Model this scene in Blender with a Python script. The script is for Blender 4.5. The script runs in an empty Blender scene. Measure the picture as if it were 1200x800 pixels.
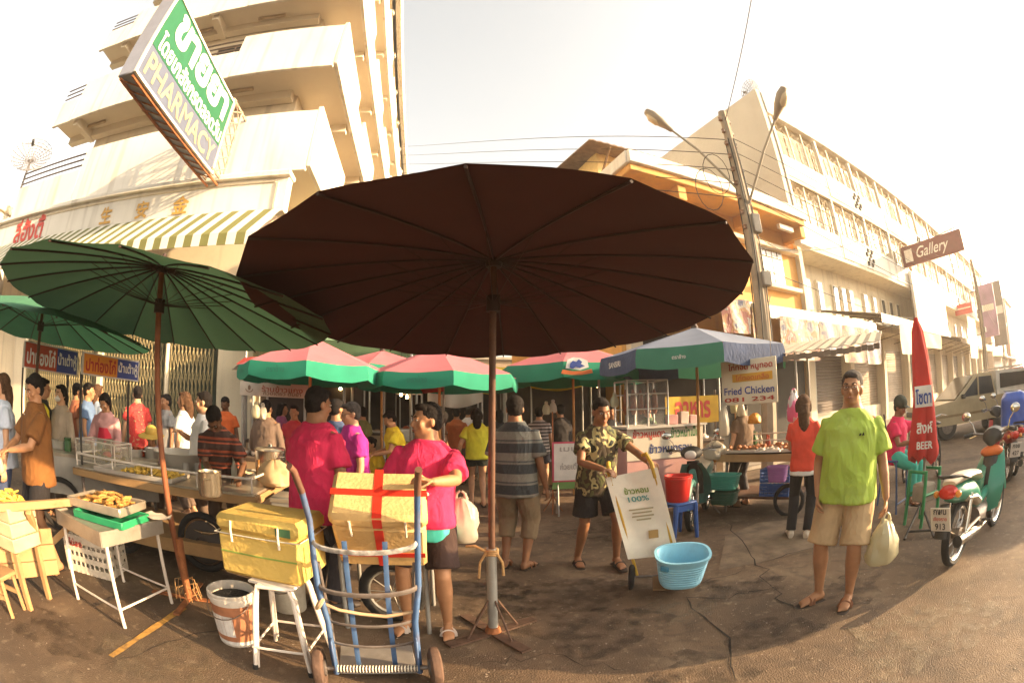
import bpy, math, random
import numpy as np
from mathutils import Vector, Matrix, Euler, geometry
random.seed(7); RNG = np.random.default_rng(5)
scene = bpy.context.scene
COL = scene.collection
PI = math.pi
rad = math.radians
# ---------------------------------------------------------------- camera (fisheye), world, sun, exposure
FPX, PITCH, ROLL, CAMH = 544.04, .1507, -.009, 1.513
cam_data = bpy.data.cameras.new('camera'); cam = bpy.data.objects.new('camera', cam_data); COL.objects.link(cam)
cam_data.type = 'PANO'; cam_data.panorama_type = 'FISHEYE_EQUISOLID'
cam_data.sensor_width = 36; cam_data.sensor_fit = 'HORIZONTAL'
cam_data.fisheye_lens = 36 * FPX / 1200; cam_data.fisheye_fov = rad(200)
cam_data.clip_start = .05; cam_data.clip_end = 3000
cR, sR, cP, sP = math.cos(ROLL), math.sin(ROLL), math.cos(PITCH), math.sin(PITCH)
cam.matrix_world = Matrix(((cR, -sR, 0, 0), (-sP*sR, -sP*cR, -cP, 0), (cP*sR, cP*cR, -sP, CAMH), (0, 0, 0, 1)))
scene.camera = cam
SUN_EL, SUN_A = rad(16.5), rad(-4.5)          # elevation; angle from +x axis
world = bpy.data.worlds.new('World'); scene.world = world; world.use_nodes = True
wn = world.node_tree; bg = wn.nodes['Background']
sky = wn.nodes.new('ShaderNodeTexSky'); sky.sky_type = 'NISHITA'; sky.sun_disc = False
sky.sun_elevation = SUN_EL; sky.sun_rotation = PI/2 - SUN_A
sky.air_density = 1.2; sky.dust_density = 4.0; sky.ozone_density = .6; sky.altitude = 0
hs = wn.nodes.new('ShaderNodeHueSaturation'); hs.inputs['Saturation'].default_value = .34
wn.links.new(sky.outputs[0], hs.inputs['Color']); tn = wn.nodes.new('ShaderNodeMix'); tn.data_type = 'RGBA'; tn.blend_type = 'MULTIPLY'; tn.inputs[0].default_value = 1; tn.inputs[7].default_value = (1, .945, .85, 1)
wn.links.new(hs.outputs[0], tn.inputs[6]); wn.links.new(tn.outputs[2], bg.inputs['Color'])
bg.inputs['Strength'].default_value = .15
sl = bpy.data.lights.new('sun', 'SUN'); sun = bpy.data.objects.new('sun', sl); COL.objects.link(sun)
sl.energy = 5.0; sl.angle = rad(.6); sl.color = (1, .70, .39)
sdir = Vector((math.cos(SUN_EL)*math.cos(SUN_A), math.cos(SUN_EL)*math.sin(SUN_A), math.sin(SUN_EL)))
sun.rotation_euler = sdir.to_track_quat('Z', 'Y').to_euler(); sun.location = sdir*60
vs = scene.view_settings; vs.view_transform = 'Standard'; vs.look = 'None'; vs.exposure = 1.84; vs.gamma = 1.0; vs.use_curve_mapping = False
scene.render.engine = 'CYCLES'; scene.cycles.use_denoising = True; scene.cycles.max_bounces = 6
scene.cycles.diffuse_bounces = 4; scene.cycles.transparent_max_bounces = 8; scene.cycles.caustics_reflective = False; scene.cycles.caustics_refractive = False
# ---------------------------------------------------------------- photo pixel -> direction -> point on a known surface
YL, YR = -.173, -.331
pL = Vector((math.sin(YL), math.cos(YL), 0)); rL = Vector((math.cos(YL), -math.sin(YL), 0))
pR = Vector((math.sin(YR), math.cos(YR), 0)); rR = Vector((math.cos(YR), -math.sin(YR), 0))
def ray(px, py):
    x, y = px-600, 400-py
    x, y = cR*x-sR*y, sR*x+cR*y
    r = math.hypot(x, y)+1e-9; th = 2*math.asin(r/2/FPX)
    dx, dy, dz = math.sin(th)*x/r, math.cos(th), math.sin(th)*y/r
    return Vector((dx, cP*dy-sP*dz, sP*dy+cP*dz))
def G(px, py, z=0):
    d = ray(px, py); return Vector((0, 0, CAMH))+d*((z-CAMH)/d.z)
def AT(px, py, D):
    d = ray(px, py); return Vector((0, 0, CAMH))+d*(D/math.hypot(d.x, d.y))
# ---------------------------------------------------------------- materials
def lin(h):
    if not isinstance(h, str): return tuple(h)
    h = h.lstrip('#'); c = [int(h[i:i+2], 16)/255 for i in (0, 2, 4)]
    return tuple(x/12.92 if x <= .04045 else ((x+.055)/1.055)**2.4 for x in c)
_m = {}
def M(name, col, rough=.65, metal=0, var=.14, vs=5, bump=0, bs=40, dirt=0, dcol=(.05, .035, .02), ds=3, trans=0, spec=.4, emit=0, alpha=1, sheen=0, streak=0, crease=0):
    if name in _m: return _m[name]
    c = lin(col); m = bpy.data.materials.new(name); m.use_nodes = True; nt = m.node_tree; N = nt.nodes; L = nt.links
    b = N['Principled BSDF']; b.inputs['Roughness'].default_value = rough; b.inputs['Metallic'].default_value = metal
    b.inputs['Specular IOR Level'].default_value = spec; b.inputs['Transmission Weight'].default_value = trans
    b.inputs['Alpha'].default_value = alpha
    if sheen: b.inputs['Sheen Weight'].default_value = sheen
    tc = N.new('ShaderNodeTexCoord'); nz = N.new('ShaderNodeTexNoise'); nz.inputs['Scale'].default_value = vs; nz.inputs['Detail'].default_value = 5
    L.new(tc.outputs['Object'], nz.inputs['Vector'])
    rp = N.new('ShaderNodeValToRGB'); e = rp.color_ramp.elements
    e[0].position, e[1].position = .3, .72
    e[0].color = (*[max(0, x*(1-var)) for x in c], 1); e[1].color = (*[min(1, x*(1+var)) for x in c], 1)
    L.new(nz.outputs[0], rp.inputs[0]); out = rp.outputs[0]
    if dirt:
        n2 = N.new('ShaderNodeTexNoise'); n2.inputs['Scale'].default_value = ds; n2.inputs['Detail'].default_value = 8; n2.inputs['Roughness'].default_value = .7
        L.new(tc.outputs['Object'], n2.inputs['Vector'])
        r2 = N.new('ShaderNodeMapRange'); r2.inputs[1].default_value = .5; r2.inputs[2].default_value = .75; r2.inputs[4].default_value = dirt
        L.new(n2.outputs[0], r2.inputs[0]); mx = N.new('ShaderNodeMix'); mx.data_type = 'RGBA'
        L.new(r2.outputs[0], mx.inputs[0]); L.new(out, mx.inputs[6]); mx.inputs[7].default_value = (*dcol, 1); out = mx.outputs[2]
    L.new(out, b.inputs['Base Color'])
    if emit: L.new(out, b.inputs['Emission Color']); b.inputs['Emission Strength'].default_value = emit
    if streak:   # rain streaks: noise drawn out along the vertical
        mp = N.new('ShaderNodeMapping'); mp.inputs['Scale'].default_value = (2.2, 2.2, .12); L.new(tc.outputs['Object'], mp.inputs[0]); n4 = N.new('ShaderNodeTexNoise'); n4.inputs['Scale'].default_value = 1.6; n4.inputs['Detail'].default_value = 7
        L.new(mp.outputs[0], n4.inputs['Vector']); r4 = N.new('ShaderNodeMapRange'); r4.inputs[1].default_value = .52; r4.inputs[2].default_value = .72; r4.inputs[4].default_value = streak; L.new(n4.outputs[0], r4.inputs[0])
        m4 = N.new('ShaderNodeMix'); m4.data_type = 'RGBA'; L.new(r4.outputs[0], m4.inputs[0]); L.new(out, m4.inputs[6]); m4.inputs[7].default_value = (.24, .19, .13, 1); L.new(m4.outputs[2], b.inputs['Base Color'])
    if crease:   # folds in cloth
        n5 = N.new('ShaderNodeTexNoise'); n5.inputs['Scale'].default_value = 7; n5.inputs['Detail'].default_value = 3; n5.inputs['Distortion'].default_value = 2.2; mp = N.new('ShaderNodeMapping'); mp.inputs['Scale'].default_value = (1.4, 1.4, .7); mp.inputs['Rotation'].default_value = (.5, .4, 0)
        L.new(tc.outputs['Object'], mp.inputs[0]); L.new(mp.outputs[0], n5.inputs['Vector']); b5 = N.new('ShaderNodeBump'); b5.inputs['Strength'].default_value = crease; b5.inputs['Distance'].default_value = .035; L.new(n5.outputs[0], b5.inputs['Height']); L.new(b5.outputs[0], b.inputs['Normal'])
    elif bump:
        n3 = N.new('ShaderNodeTexNoise'); n3.inputs['Scale'].default_value = bs; n3.inputs['Detail'].default_value = 4
        L.new(tc.outputs['Object'], n3.inputs['Vector']); bp = N.new('ShaderNodeBump'); bp.inputs['Strength'].default_value = bump; bp.inputs['Distance'].default_value = .02
        L.new(n3.outputs[0], bp.inputs['Height']); L.new(bp.outputs[0], b.inputs['Normal'])
    _m[name] = m; return m
def M_stripe(name, stops, axis='Z', period=.2, rough=.8, noise=.0, bands=None):
    """hard colour bands along one object axis: stops = [(fraction, colour)...]"""
    if name in _m: return _m[name]
    m = M(name, '#808080', rough, crease=.7); nt = m.node_tree; N = nt.nodes; L = nt.links; b = N['Principled BSDF']
    tc = next(n for n in N if n.type == 'TEX_COORD'); sx = N.new('ShaderNodeSeparateXYZ'); L.new(tc.outputs['Object'], sx.inputs[0])
    md = N.new('ShaderNodeMath'); md.operation = 'DIVIDE'; md.inputs[1].default_value = period; L.new(sx.outputs[axis], md.inputs[0])
    fr = N.new('ShaderNodeMath'); fr.operation = 'FRACT'; L.new(md.outputs[0], fr.inputs[0])
    rp = N.new('ShaderNodeValToRGB'); rp.color_ramp.interpolation = 'CONSTANT'; el = rp.color_ramp.elements
    while len(el) < len(stops): el.new(.5)
    for e, (p, c) in zip(el, stops): e.position = p; e.color = (*lin(c), 1)
    L.new(fr.outputs[0], rp.inputs[0]); L.new(rp.outputs[0], b.inputs['Base Color']); return m
def M_blotch(name, cols, scale=9, rough=.85, kind='noise'):
    if name in _m: return _m[name]
    m = M(name, '#808080', rough, crease=.6); nt = m.node_tree; N = nt.nodes; L = nt.links; b = N['Principled BSDF']
    nz = next(n for n in N if n.type == 'TEX_NOISE'); nz.inputs['Scale'].default_value = scale; nz.inputs['Detail'].default_value = 2.5
    rp = N.new('ShaderNodeValToRGB'); rp.color_ramp.interpolation = 'CONSTANT' if kind == 'noise' else 'LINEAR'; el = rp.color_ramp.elements
    while len(el) < len(cols): el.new(.5)
    for i, (e, c) in enumerate(zip(el, cols)): e.position = 0 if i == 0 else .36+.28*(i-1)/max(1, len(cols)-2); e.color = (*lin(c), 1)
    L.new(nz.outputs[0], rp.inputs[0]); L.new(rp.outputs[0], b.inputs['Base Color']); return m
def M_cloth(name, col, back=None, rough=.9, translucent=.0, dirt=.15):
    """thin fabric: diffuse with a little light coming through"""
    if name in _m: return _m[name]
    m = M(name, col, rough, var=.1, vs=4, dirt=dirt, ds=2, dcol=tuple(x*.5 for x in lin(col)), bump=.1, bs=200)
    nt = m.node_tree; N = nt.nodes; L = nt.links; b = N['Principled BSDF']; o = N['Material Output']
    if translucent:
        t = N.new('ShaderNodeBsdfTranslucent'); t.inputs[0].default_value = (*lin(col), 1); mx = N.new('ShaderNodeMixShader'); mx.inputs[0].default_value = translucent
        L.new(b.outputs[0], mx.inputs[1]); L.new(t.outputs[0], mx.inputs[2]); L.new(mx.outputs[0], o.inputs[0])
    return m
# ---------------------------------------------------------------- mesh building
class MB:
    def __init__(s): s.v = []; s.f = []; s.mi = []
    def add(s, v, f, mi=0):
        o = len(s.v); s.v += [tuple(x) for x in v]; s.f += [tuple(i+o for i in q) for q in f]; s.mi += [mi]*len(f); return s
    def box(s, c, size, rot=None, bev=0, mi=0):
        hx, hy, hz = [a/2 for a in size]; c = Vector(c)
        if bev <= 0:
            v = [Vector((x, y, z)) for z in (-hz, hz) for y in (-hy, hy) for x in (-hx, hx)]
            f = [(0, 2, 3, 1), (4, 5, 7, 6), (0, 1, 5, 4), (2, 6, 7, 3), (0, 4, 6, 2), (1, 3, 7, 5)]
        else:
            bev = min(bev, hx*.9, hy*.9, hz*.9)
            v = []; f = []
            P = [(-hx, -hy), (hx, -hy), (hx, hy), (-hx, hy)]
            def ring(z, i):
                a, b = hx-i, hy-i; k = bev-i if i < bev else 0; q = []
                for sx, sy, first in ((-1, -1, 0), (1, -1, 1), (1, 1, 0), (-1, 1, 1)):
                    p1 = Vector((sx*(hx-bev), sy*b, z)); p2 = Vector((sx*a, sy*(hy-bev), z))
                    q += [p1, p2] if first else [p2, p1]
                return q
            v = ring(-hz, bev*.999)+ring(-hz+bev, 0)+ring(hz-bev, 0)+ring(hz, bev*.999)
            for k in range(3):
                for i in range(8): f.append((k*8+i, k*8+(i+1) % 8, k*8+8+(i+1) % 8, k*8+8+i))
            f.append(tuple(range(7, -1, -1))); f.append(tuple(range(24, 32)))
        if rot is not None: v = [rot @ p for p in v]
        return s.add([p+c for p in v], f, mi)
    def tube(s, pts, r, n=8, mi=0, cap=True, closed=False, flat=1):
        pts = [Vector(p) for p in pts]; m = len(pts); rr = r if isinstance(r, (list, tuple)) else [r]*m
        v = []; f = []; up = None
        for i, p in enumerate(pts):
            a = pts[(i-1) % m] if (closed or i) else p; b = pts[(i+1) % m] if (closed or i < m-1) else p
            t = (b-a).normalized()
            if up is None:
                up = Vector((0, 0, 1)) if abs(t.z) < .9 else Vector((1, 0, 0))
            sx = t.cross(up); sx = sx.normalized() if sx.length > 1e-6 else t.orthogonal().normalized(); up = sx.cross(t).normalized()
            for k in range(n):
                A = 2*PI*k/n; v.append(p+(sx*math.cos(A)*flat+up*math.sin(A))*rr[i])
        for i in range(m if closed else m-1):
            j = (i+1) % m
            for k in range(n): f.append((i*n+k, i*n+(k+1) % n, j*n+(k+1) % n, j*n+k))
        if cap and not closed: f.append(tuple(range(n-1, -1, -1))); f.append(tuple((m-1)*n+k for k in range(n)))
        return s.add(v, f, mi)
    def cyl(s, a, b, r0, r1=None, n=12, mi=0): return s.tube([a, b], [r0, r0 if r1 is None else r1], n, mi)
    def lathe(s, prof, n=20, c=(0, 0, 0), mi=0, rot=None, close=True):
        v = []; f = []; c = Vector(c)
        for (r, z) in prof:
            for k in range(n):
                p = Vector((max(r, 1e-4)*math.cos(2*PI*k/n), max(r, 1e-4)*math.sin(2*PI*k/n), z)); v.append((rot @ p if rot else p)+c)
        for i in range(len(prof)-1):
            for k in range(n): f.append((i*n+k, i*n+(k+1) % n, (i+1)*n+(k+1) % n, (i+1)*n+k))
        if close: f.append(tuple(range(n-1, -1, -1))); f.append(tuple((len(prof)-1)*n+k for k in range(n)))
        return s.add(v, f, mi)
    def ell(s, c, r, n=12, m=8, rot=None, mi=0):
        r = (r, r, r) if not isinstance(r, (tuple, list)) else r; c = Vector(c); v = []; f = []
        for i in range(m+1):
            A = -PI/2+PI*i/m
            for k in range(n):
                B = 2*PI*k/n; ca = max(math.cos(A), 1e-3); p = Vector((r[0]*ca*math.cos(B), r[1]*ca*math.sin(B), r[2]*math.sin(A))); v.append((rot @ p if rot else p)+c)
        for i in range(m):
            for k in range(n): f.append((i*n+k, i*n+(k+1) % n, (i+1)*n+(k+1) % n, (i+1)*n+k))
        return s.add(v, f, mi)
    def rings(s, rs, n=16, mi=0, power=2.0):
        """rs: (centre, xaxis vec * rx, yaxis vec * ry)"""
        v = []; f = []
        for c, ax, ay in rs:
            for k in range(n):
                A = 2*PI*k/n; ca, sa = math.cos(A), math.sin(A)
                if power != 2: ca = math.copysign(abs(ca)**(2/power), ca); sa = math.copysign(abs(sa)**(2/power), sa)
                v.append(Vector(c)+ax*ca+ay*sa)
        for i in range(len(rs)-1):
            for k in range(n): f.append((i*n+k, i*n+(k+1) % n, (i+1)*n+(k+1) % n, (i+1)*n+k))
        f.append(tuple(range(n-1, -1, -1))); f.append(tuple((len(rs)-1)*n+k for k in range(n)))
        return s.add(v, f, mi)
    def prism(s, poly, o, ex, ey, ez, mi=0):
        """2-D polygon (x,y) in axes ex,ey from origin o, extruded by vector ez"""
        o, ex, ey, ez = Vector(o), Vector(ex), Vector(ey), Vector(ez); n = len(poly)
        a = [o+ex*x+ey*y for x, y in poly]; b = [p+ez for p in a]
        fl = ex.cross(ey).dot(ez) > 0
        ar = sum(poly[i][0]*poly[(i+1) % n][1]-poly[(i+1) % n][0]*poly[i][1] for i in range(n))
        if ar < 0: fl = not fl
        f = [tuple(range(n-1, -1, -1)) if fl else tuple(range(n)), tuple(range(n, 2*n)) if fl else tuple(range(2*n-1, n-1, -1))]
        for i in range(n):
            j = (i+1) % n; f.append((i, j, n+j, n+i) if fl else (j, i, n+i, n+j))
        return s.add(a+b, f, mi)
    def mesh(s, name, mats, smooth=True, ang=38):
        me = bpy.data.meshes.new(name); me.from_pydata(s.v, [], s.f)
        for m in (mats if isinstance(mats, (list, tuple)) else [mats]): me.materials.append(m)
        if any(s.mi): me.polygons.foreach_set('material_index', s.mi)
        if smooth:
            me.polygons.foreach_set('use_smooth', [True]*len(me.polygons)); me.set_sharp_from_angle(angle=rad(ang))
        me.update(); return me
    def build(s, name, mats, parent=None, loc=None, rot=None, smooth=True, ang=38):
        return obj(name, s.mesh(name, mats, smooth, ang), parent, loc, rot)
def obj(name, me, parent=None, loc=None, rot=None):
    o = bpy.data.objects.new(name, me); COL.objects.link(o)
    if parent is not None: o.parent = parent
    if loc is not None: o.location = loc
    if rot is not None: o.rotation_euler = rot
    return o
def tag(o, label=None, cat=None, group=None, kind=None):
    for k, v in (('label', label), ('category', cat), ('group', group), ('kind', kind)):
        if v: o[k] = v
    return o
def thing(name, label, cat, loc=(0, 0, 0), rz=0, group=None):
    o = bpy.data.objects.new(name, None); o.empty_display_size = .2; COL.objects.link(o); o.location = loc; o.rotation_euler = (0, 0, rz)
    return tag(o, label, cat, group)
def part(t, name, mb, mat, **k): return mb.build(name, mat, t, **k)
def copy_tree(o, parent=None):
    c = o.copy(); COL.objects.link(c); c.parent = parent
    for ch in list(o.children): copy_tree(ch, c)
    return c
def rotz(a): return Matrix.Rotation(a, 3, 'Z')
def basis(ex, ey):
    ex = Vector(ex).normalized(); ez = ex.cross(Vector(ey)).normalized(); ey = ez.cross(ex); return Matrix((ex, ey, ez)).transposed()
# a scratch scene in which remeshing and lettering are evaluated
_ts = bpy.data.scenes.new('scratch')
def evaluate(data, mods=None):
    o = bpy.data.objects.new('scratch', data); _ts.collection.objects.link(o)
    if mods: mods(o)
    vl = _ts.view_layers[0]; vl.update(); dg = vl.depsgraph
    me = bpy.data.meshes.new_from_object(o.evaluated_get(dg), depsgraph=dg)
    bpy.data.objects.remove(o); return me
def remesh(mb, voxel, smooth=6, wrinkle=0, wf=9, seed=0, fac=.5):
    me0 = bpy.data.meshes.new('raw'); me0.from_pydata(mb.v, [], mb.f)
    def mods(o):
        r = o.modifiers.new('r', 'REMESH'); r.mode = 'VOXEL'; r.voxel_size = voxel
        if smooth: q = o.modifiers.new('s', 'SMOOTH'); q.iterations = smooth; q.factor = fac
    me = evaluate(me0, mods); bpy.data.meshes.remove(me0)
    if wrinkle:
        n = len(me.vertices); co = np.empty(n*3); me.vertices.foreach_get('co', co); co = co.reshape(-1, 3)
        nr = np.empty(n*3); me.vertices.foreach_get('normal', nr); nr = nr.reshape(-1, 3); d = np.zeros(n); rg = np.random.default_rng(seed+3)
        for k in range(9):
            w = rg.normal(size=3)*np.array([1, 1, .8])*wf*(1+k*.35); d += np.sin(co@w+rg.uniform(0, 6.3)+1.6*np.sin(co@(rg.normal(size=3)*wf*.6)))/(1+k*.35)
        d = (1-np.abs(d)/2.2); co += nr*(d*wrinkle)[:, None]; me.vertices.foreach_set('co', co.ravel())
    me.polygons.foreach_set('use_smooth', [True]*len(me.polygons)); me.update(); return me
_tc = {}
def glyph_mesh(body, bold):
    key = (body, bold)
    if key in _tc: return _tc[key]
    cu = bpy.data.curves.new('t', 'FONT'); cu.body = body; cu.fill_mode = 'NONE' if False else 'BOTH'; cu.align_x = 'CENTER'; cu.align_y = 'CENTER'; cu.resolution_u = 3
    o = bpy.data.objects.new('scratch', cu); _ts.collection.objects.link(o); vl = _ts.view_layers[0]; vl.update(); dg = vl.depsgraph
    oc = o.evaluated_get(dg).to_curve(dg); loops = []
    for sp in oc.splines:
        P = [Vector((p.co.x, p.co.y)) for p in sp.bezier_points] if sp.type == 'BEZIER' else [Vector((p.co[0], p.co[1])) for p in sp.points]
        if sp.type == 'BEZIER':
            bp = sp.bezier_points; Q = []; n = len(bp)
            for i in range(n):
                a, b = bp[i], bp[(i+1) % n]; straight = (a.handle_right-a.co).length < 1e-5 and (b.handle_left-b.co).length < 1e-5
                Q += [Vector((p.x, p.y)) for p in geometry.interpolate_bezier(a.co, a.handle_right, b.handle_left, b.co, 2 if straight else 5)[:-1]]
            P = Q
        R = []
        for p in P:
            if not R or (p-R[-1]).length > .008: R.append(p)
        if len(R) > 2 and (R[0]-R[-1]).length < .008: R.pop()
        R = [p for i, p in enumerate(R) if abs((p-R[i-1]).normalized().cross((R[(i+1) % len(R)]-p).normalized())) > .02 or (p-R[i-1]).dot(R[(i+1) % len(R)]-p) < 0]
        if len(R) > 2: loops.append(R)
    bpy.data.objects.remove(o)
    def area(P): return sum(P[i].x*P[(i+1) % len(P)].y-P[(i+1) % len(P)].x*P[i].y for i in range(len(P)))/2
    A = [area(P) for P in loops]; sg = math.copysign(1, max(A, key=abs)) if A else 1
    if bold:
        for k, P in enumerate(loops):
            n = len(P); Q = []
            for i in range(n):
                e1 = (P[i]-P[i-1]).normalized(); e2 = (P[(i+1) % n]-P[i]).normalized(); nn = Vector((e1.y+e2.y, -(e1.x+e2.x)))
                nn = nn.normalized() if nn.length > 1e-6 else Vector((0, 0)); Q.append(P[i]+nn*bold*sg)
            loops[k] = Q
    def inside(p, P):
        c = False
        for i in range(len(P)):
            a, b = P[i-1], P[i]
            if (a.y > p.y) != (b.y > p.y) and p.x < (b.x-a.x)*(p.y-a.y)/(b.y-a.y)+a.x: c = not c
        return c
    mb = MB(); k = 0
    for P, a in zip(loops, A):
        if a*sg <= 0: continue
        hs_ = [Q for Q, b in zip(loops, A) if b*sg < 0 and inside(Q[0], P)]
        polys = [[Vector((p.x, p.y, 0)) for p in X] for X in [P]+hs_]; flat = [p for X in polys for p in X]
        tri = geometry.tessellate_polygon(polys); z = .0004*(k % 5); k += 1
        mb.add([(p.x, p.y, z) for p in flat], [t if (flat[t[1]]-flat[t[0]]).cross(flat[t[2]]-flat[t[0]]).z > 0 else (t[0], t[2], t[1]) for t in tri])
    xs = [v[0] for v in mb.v] or [0, 1]; ys = [v[1] for v in mb.v] or [0, 1]
    _tc[key] = (mb, min(xs), max(xs), min(ys), max(ys)); return _tc[key]
def text(parent, body, mat, o, ex, ey, width=None, height=None, bold=.02, name='lettering', shear=0):
    """flat printed letters centred on o; ex = reading direction, ey = up"""
    mb, x0, x1, y0, y1 = glyph_mesh(body, bold); sx = width/(x1-x0) if width else height/(y1-y0); sy = height/(y1-y0) if height else sx
    ex, ey, o = Vector(ex).normalized(), Vector(ey).normalized(), Vector(o); ez = ex.cross(ey); cx, cy = (x0+x1)/2, (y0+y1)/2
    q = MB(); q.add([o+ex*((v[0]-cx)*sx+shear*(v[1]-cy)*sy)+ey*((v[1]-cy)*sy)+ez*v[2] for v in mb.v], mb.f)
    return q.build(name, mat, parent, smooth=False)
# ================================================================= setting: ground, pavements
def asphalt():
    m = M('asphalt', (.125, .082, .05), .82, var=.3, vs=1.3, bump=.55, bs=90, spec=.3)
    nt = m.node_tree; N = nt.nodes; L = nt.links; b = N['Principled BSDF']; tc = next(n for n in N if n.type == 'TEX_COORD')
    src = b.inputs['Base Color'].links[0].from_socket
    def layer(src, scale, lo, hi, col, amt, detail=6, kind='noise', dist=0):
        if kind == 'noise':
            n = N.new('ShaderNodeTexNoise'); n.inputs['Scale'].default_value = scale; n.inputs['Detail'].default_value = detail; n.inputs['Distortion'].default_value = dist; o = n.outputs[0]
        else:
            n = N.new('ShaderNodeTexVoronoi'); n.inputs['Scale'].default_value = scale; n.feature = 'F1' if kind == 'dots' else 'DISTANCE_TO_EDGE'; o = n.outputs['Distance']
        L.new(tc.outputs['Object'], n.inputs['Vector']); r = N.new('ShaderNodeMapRange'); r.inputs[1].default_value = lo; r.inputs[2].default_value = hi; r.inputs[4].default_value = amt
        L.new(o, r.inputs[0]); x = N.new('ShaderNodeMix'); x.data_type = 'RGBA'; L.new(r.outputs[0], x.inputs[0]); L.new(src, x.inputs[6]); x.inputs[7].default_value = (*col, 1); return x.outputs[2]
    src = layer(src, .55, .52, .72, (.035, .024, .017), .85, dist=.9)      # old damp stains
    src = layer(src, 2.3, .58, .74, (.05, .035, .025), .6, dist=1.2)
    src = layer(src, 1.4, .56, .8, (.30, .22, .14), .65)                  # dusty worn patches
    src = layer(src, 75, .20, .10, (.26, .19, .13), .5, kind='dots')     # aggregate
    src = layer(src, 6, .50, .66, (.07, .048, .032), .55, dist=.8)
    src = layer(src, 13, .58, .70, (.25, .185, .12), .45)
    src = layer(src, 17, .085, .05, (.42, .34, .25), .7, kind='dots')
    src = layer(src, 27, .10, .05, (.03, .02, .015), .7, kind='dots')
    src = layer(src, 34, .12, .05, (.34, .26, .18), .6, kind='dots')
    src = layer(src, 150, .16, .08, (.03, .022, .018), .6, kind='dots')
    L.new(src, b.inputs['Base Color']); return m
A_M = asphalt()
gm = MB(); gm.add([(-70, -40, 0), (112, -40, 0), (112, 110, 0), (-70, 110, 0)], [(0, 1, 2, 3)])
tag(gm.build('ground', A_M, smooth=False), kind='structure')
concrete = M('concrete', (.30, .25, .19), .85, var=.2, vs=2, bump=.3, bs=60, dirt=.5, ds=1.5)
def Lp(r, p, z=0): return rL*r+pL*p+Vector((0, 0, z))
def Rp(r, p, z=0): return rR*r+pR*p+Vector((0, 0, z))
RZL, RZR = -YL, -YR
pv = MB(); pv.box((-14, 8.9, .06), (22, 1.6, .12), bev=.02); o = pv.build('pavement', concrete, rot=(0, 0, RZL)); tag(o, kind='structure')
pv = MB(); pv.box((35, 8.2, .06), (58, 2.6, .12), bev=.02); o = pv.build('pavement', concrete, rot=(0, 0, RZR)); tag(o, kind='structure')
# a mended strip of the road and a worn yellow paint stroke
pm = MB(); a = [G(842, 668, .004), G(905, 655, .004), G(960, 640, .004), G(945, 606, .004), G(888, 612, .004), G(850, 628, .004)]; pm.add(a, [tuple(range(6))])
tag(pm.build('road_patch', M('patch', (.16, .115, .075), .9, var=.3, vs=5, bump=.5, bs=50, dirt=.6, ds=4), smooth=False), kind='structure')
ym = MB(); a, b_ = G(130, 769), G(215, 712); d = (b_-a).normalized(); n_ = Vector((-d.y, d.x, 0))*.035
for k in range(7):
    s0, s1 = k/7, (k+1)/7; w0 = n_*(.62+.12*math.sin(k*2.1)+.05*k); w1 = n_*(.62+.12*math.sin((k+1)*2.1)+.05*(k+1))
    p, q = a.lerp(b_, s0), a.lerp(b_, s1); ym.add([p-w0, q-w1, q+w1, p+w0], [(0, 1, 2, 3)])
tag(ym.build('painted_line', M('yellow_paint', (.42, .22, .045), .8, var=.3, vs=25, dirt=.7, ds=14), loc=(0, 0, .004), smooth=False), kind='structure')
# litter: chips, bits of paper and leaf on the asphalt, too small to count
lt = MB()
for k in range(900):
    x, y = random.uniform(-4, 7), random.uniform(1.0, 9); 
    if k < 260: x, y = random.gauss(1.0, 1.3), abs(random.gauss(2.6, .7))
    s = random.uniform(.002, .0075); A = random.uniform(0, PI); lt.box((x, y, s*.25), (s*2, s*random.uniform(.6, 1.4), s*.4), rot=rotz(A), mi=0 if random.random() < .75 else 1)
tag(lt.build('litter', [M('litter_pale', (.28, .22, .16), .9), M('litter_leaf', (.1, .06, .03), .9)], smooth=False), 'small pale chips and scraps scattered over the asphalt', kind='stuff')

# cracks in the asphalt and dark wet stains, each a shape of its own
def crack(pts, w):
    q = MB(); P = [Vector(p) for p in pts]; out = []
    for a, b in zip(P, P[1:]):
        for k in range(6): out.append(a.lerp(b, k/6)+Vector((random.gauss(0, .025), random.gauss(0, .025), 0)))
    out.append(P[-1]); v = []
    for i, p in enumerate(out):
        d = (out[min(i+1, len(out)-1)]-out[max(i-1, 0)]).normalized(); n = Vector((-d.y, d.x, 0)); ww = w*.55*random.uniform(.4, 1.3)*(.3 if i in (0, len(out)-1) else 1); v += [p+n*ww, p-n*ww]
    q.add([(x.x, x.y, .0045) for x in v], [(2*i, 2*i+1, 2*i+3, 2*i+2) for i in range(len(out)-1)]); tag(q.build('road_crack', M('crack_dark', (.022, .016, .012), .95), smooth=False), kind='structure')
crack([G(850, 610), G(880, 650), G(905, 690), G(930, 712)], .012); crack([G(905, 655), G(960, 640), G(1000, 632)], .010); crack([G(800, 700), G(850, 740), G(862, 798)], .012); crack([G(740, 672), G(800, 690), G(870, 668)], .007); crack([G(560, 775), G(640, 768), G(735, 785)], .006); crack([G(120, 780), G(230, 740), G(330, 735)], .006); crack([G(905, 690), G(840, 700), G(800, 700)], .008)
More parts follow.
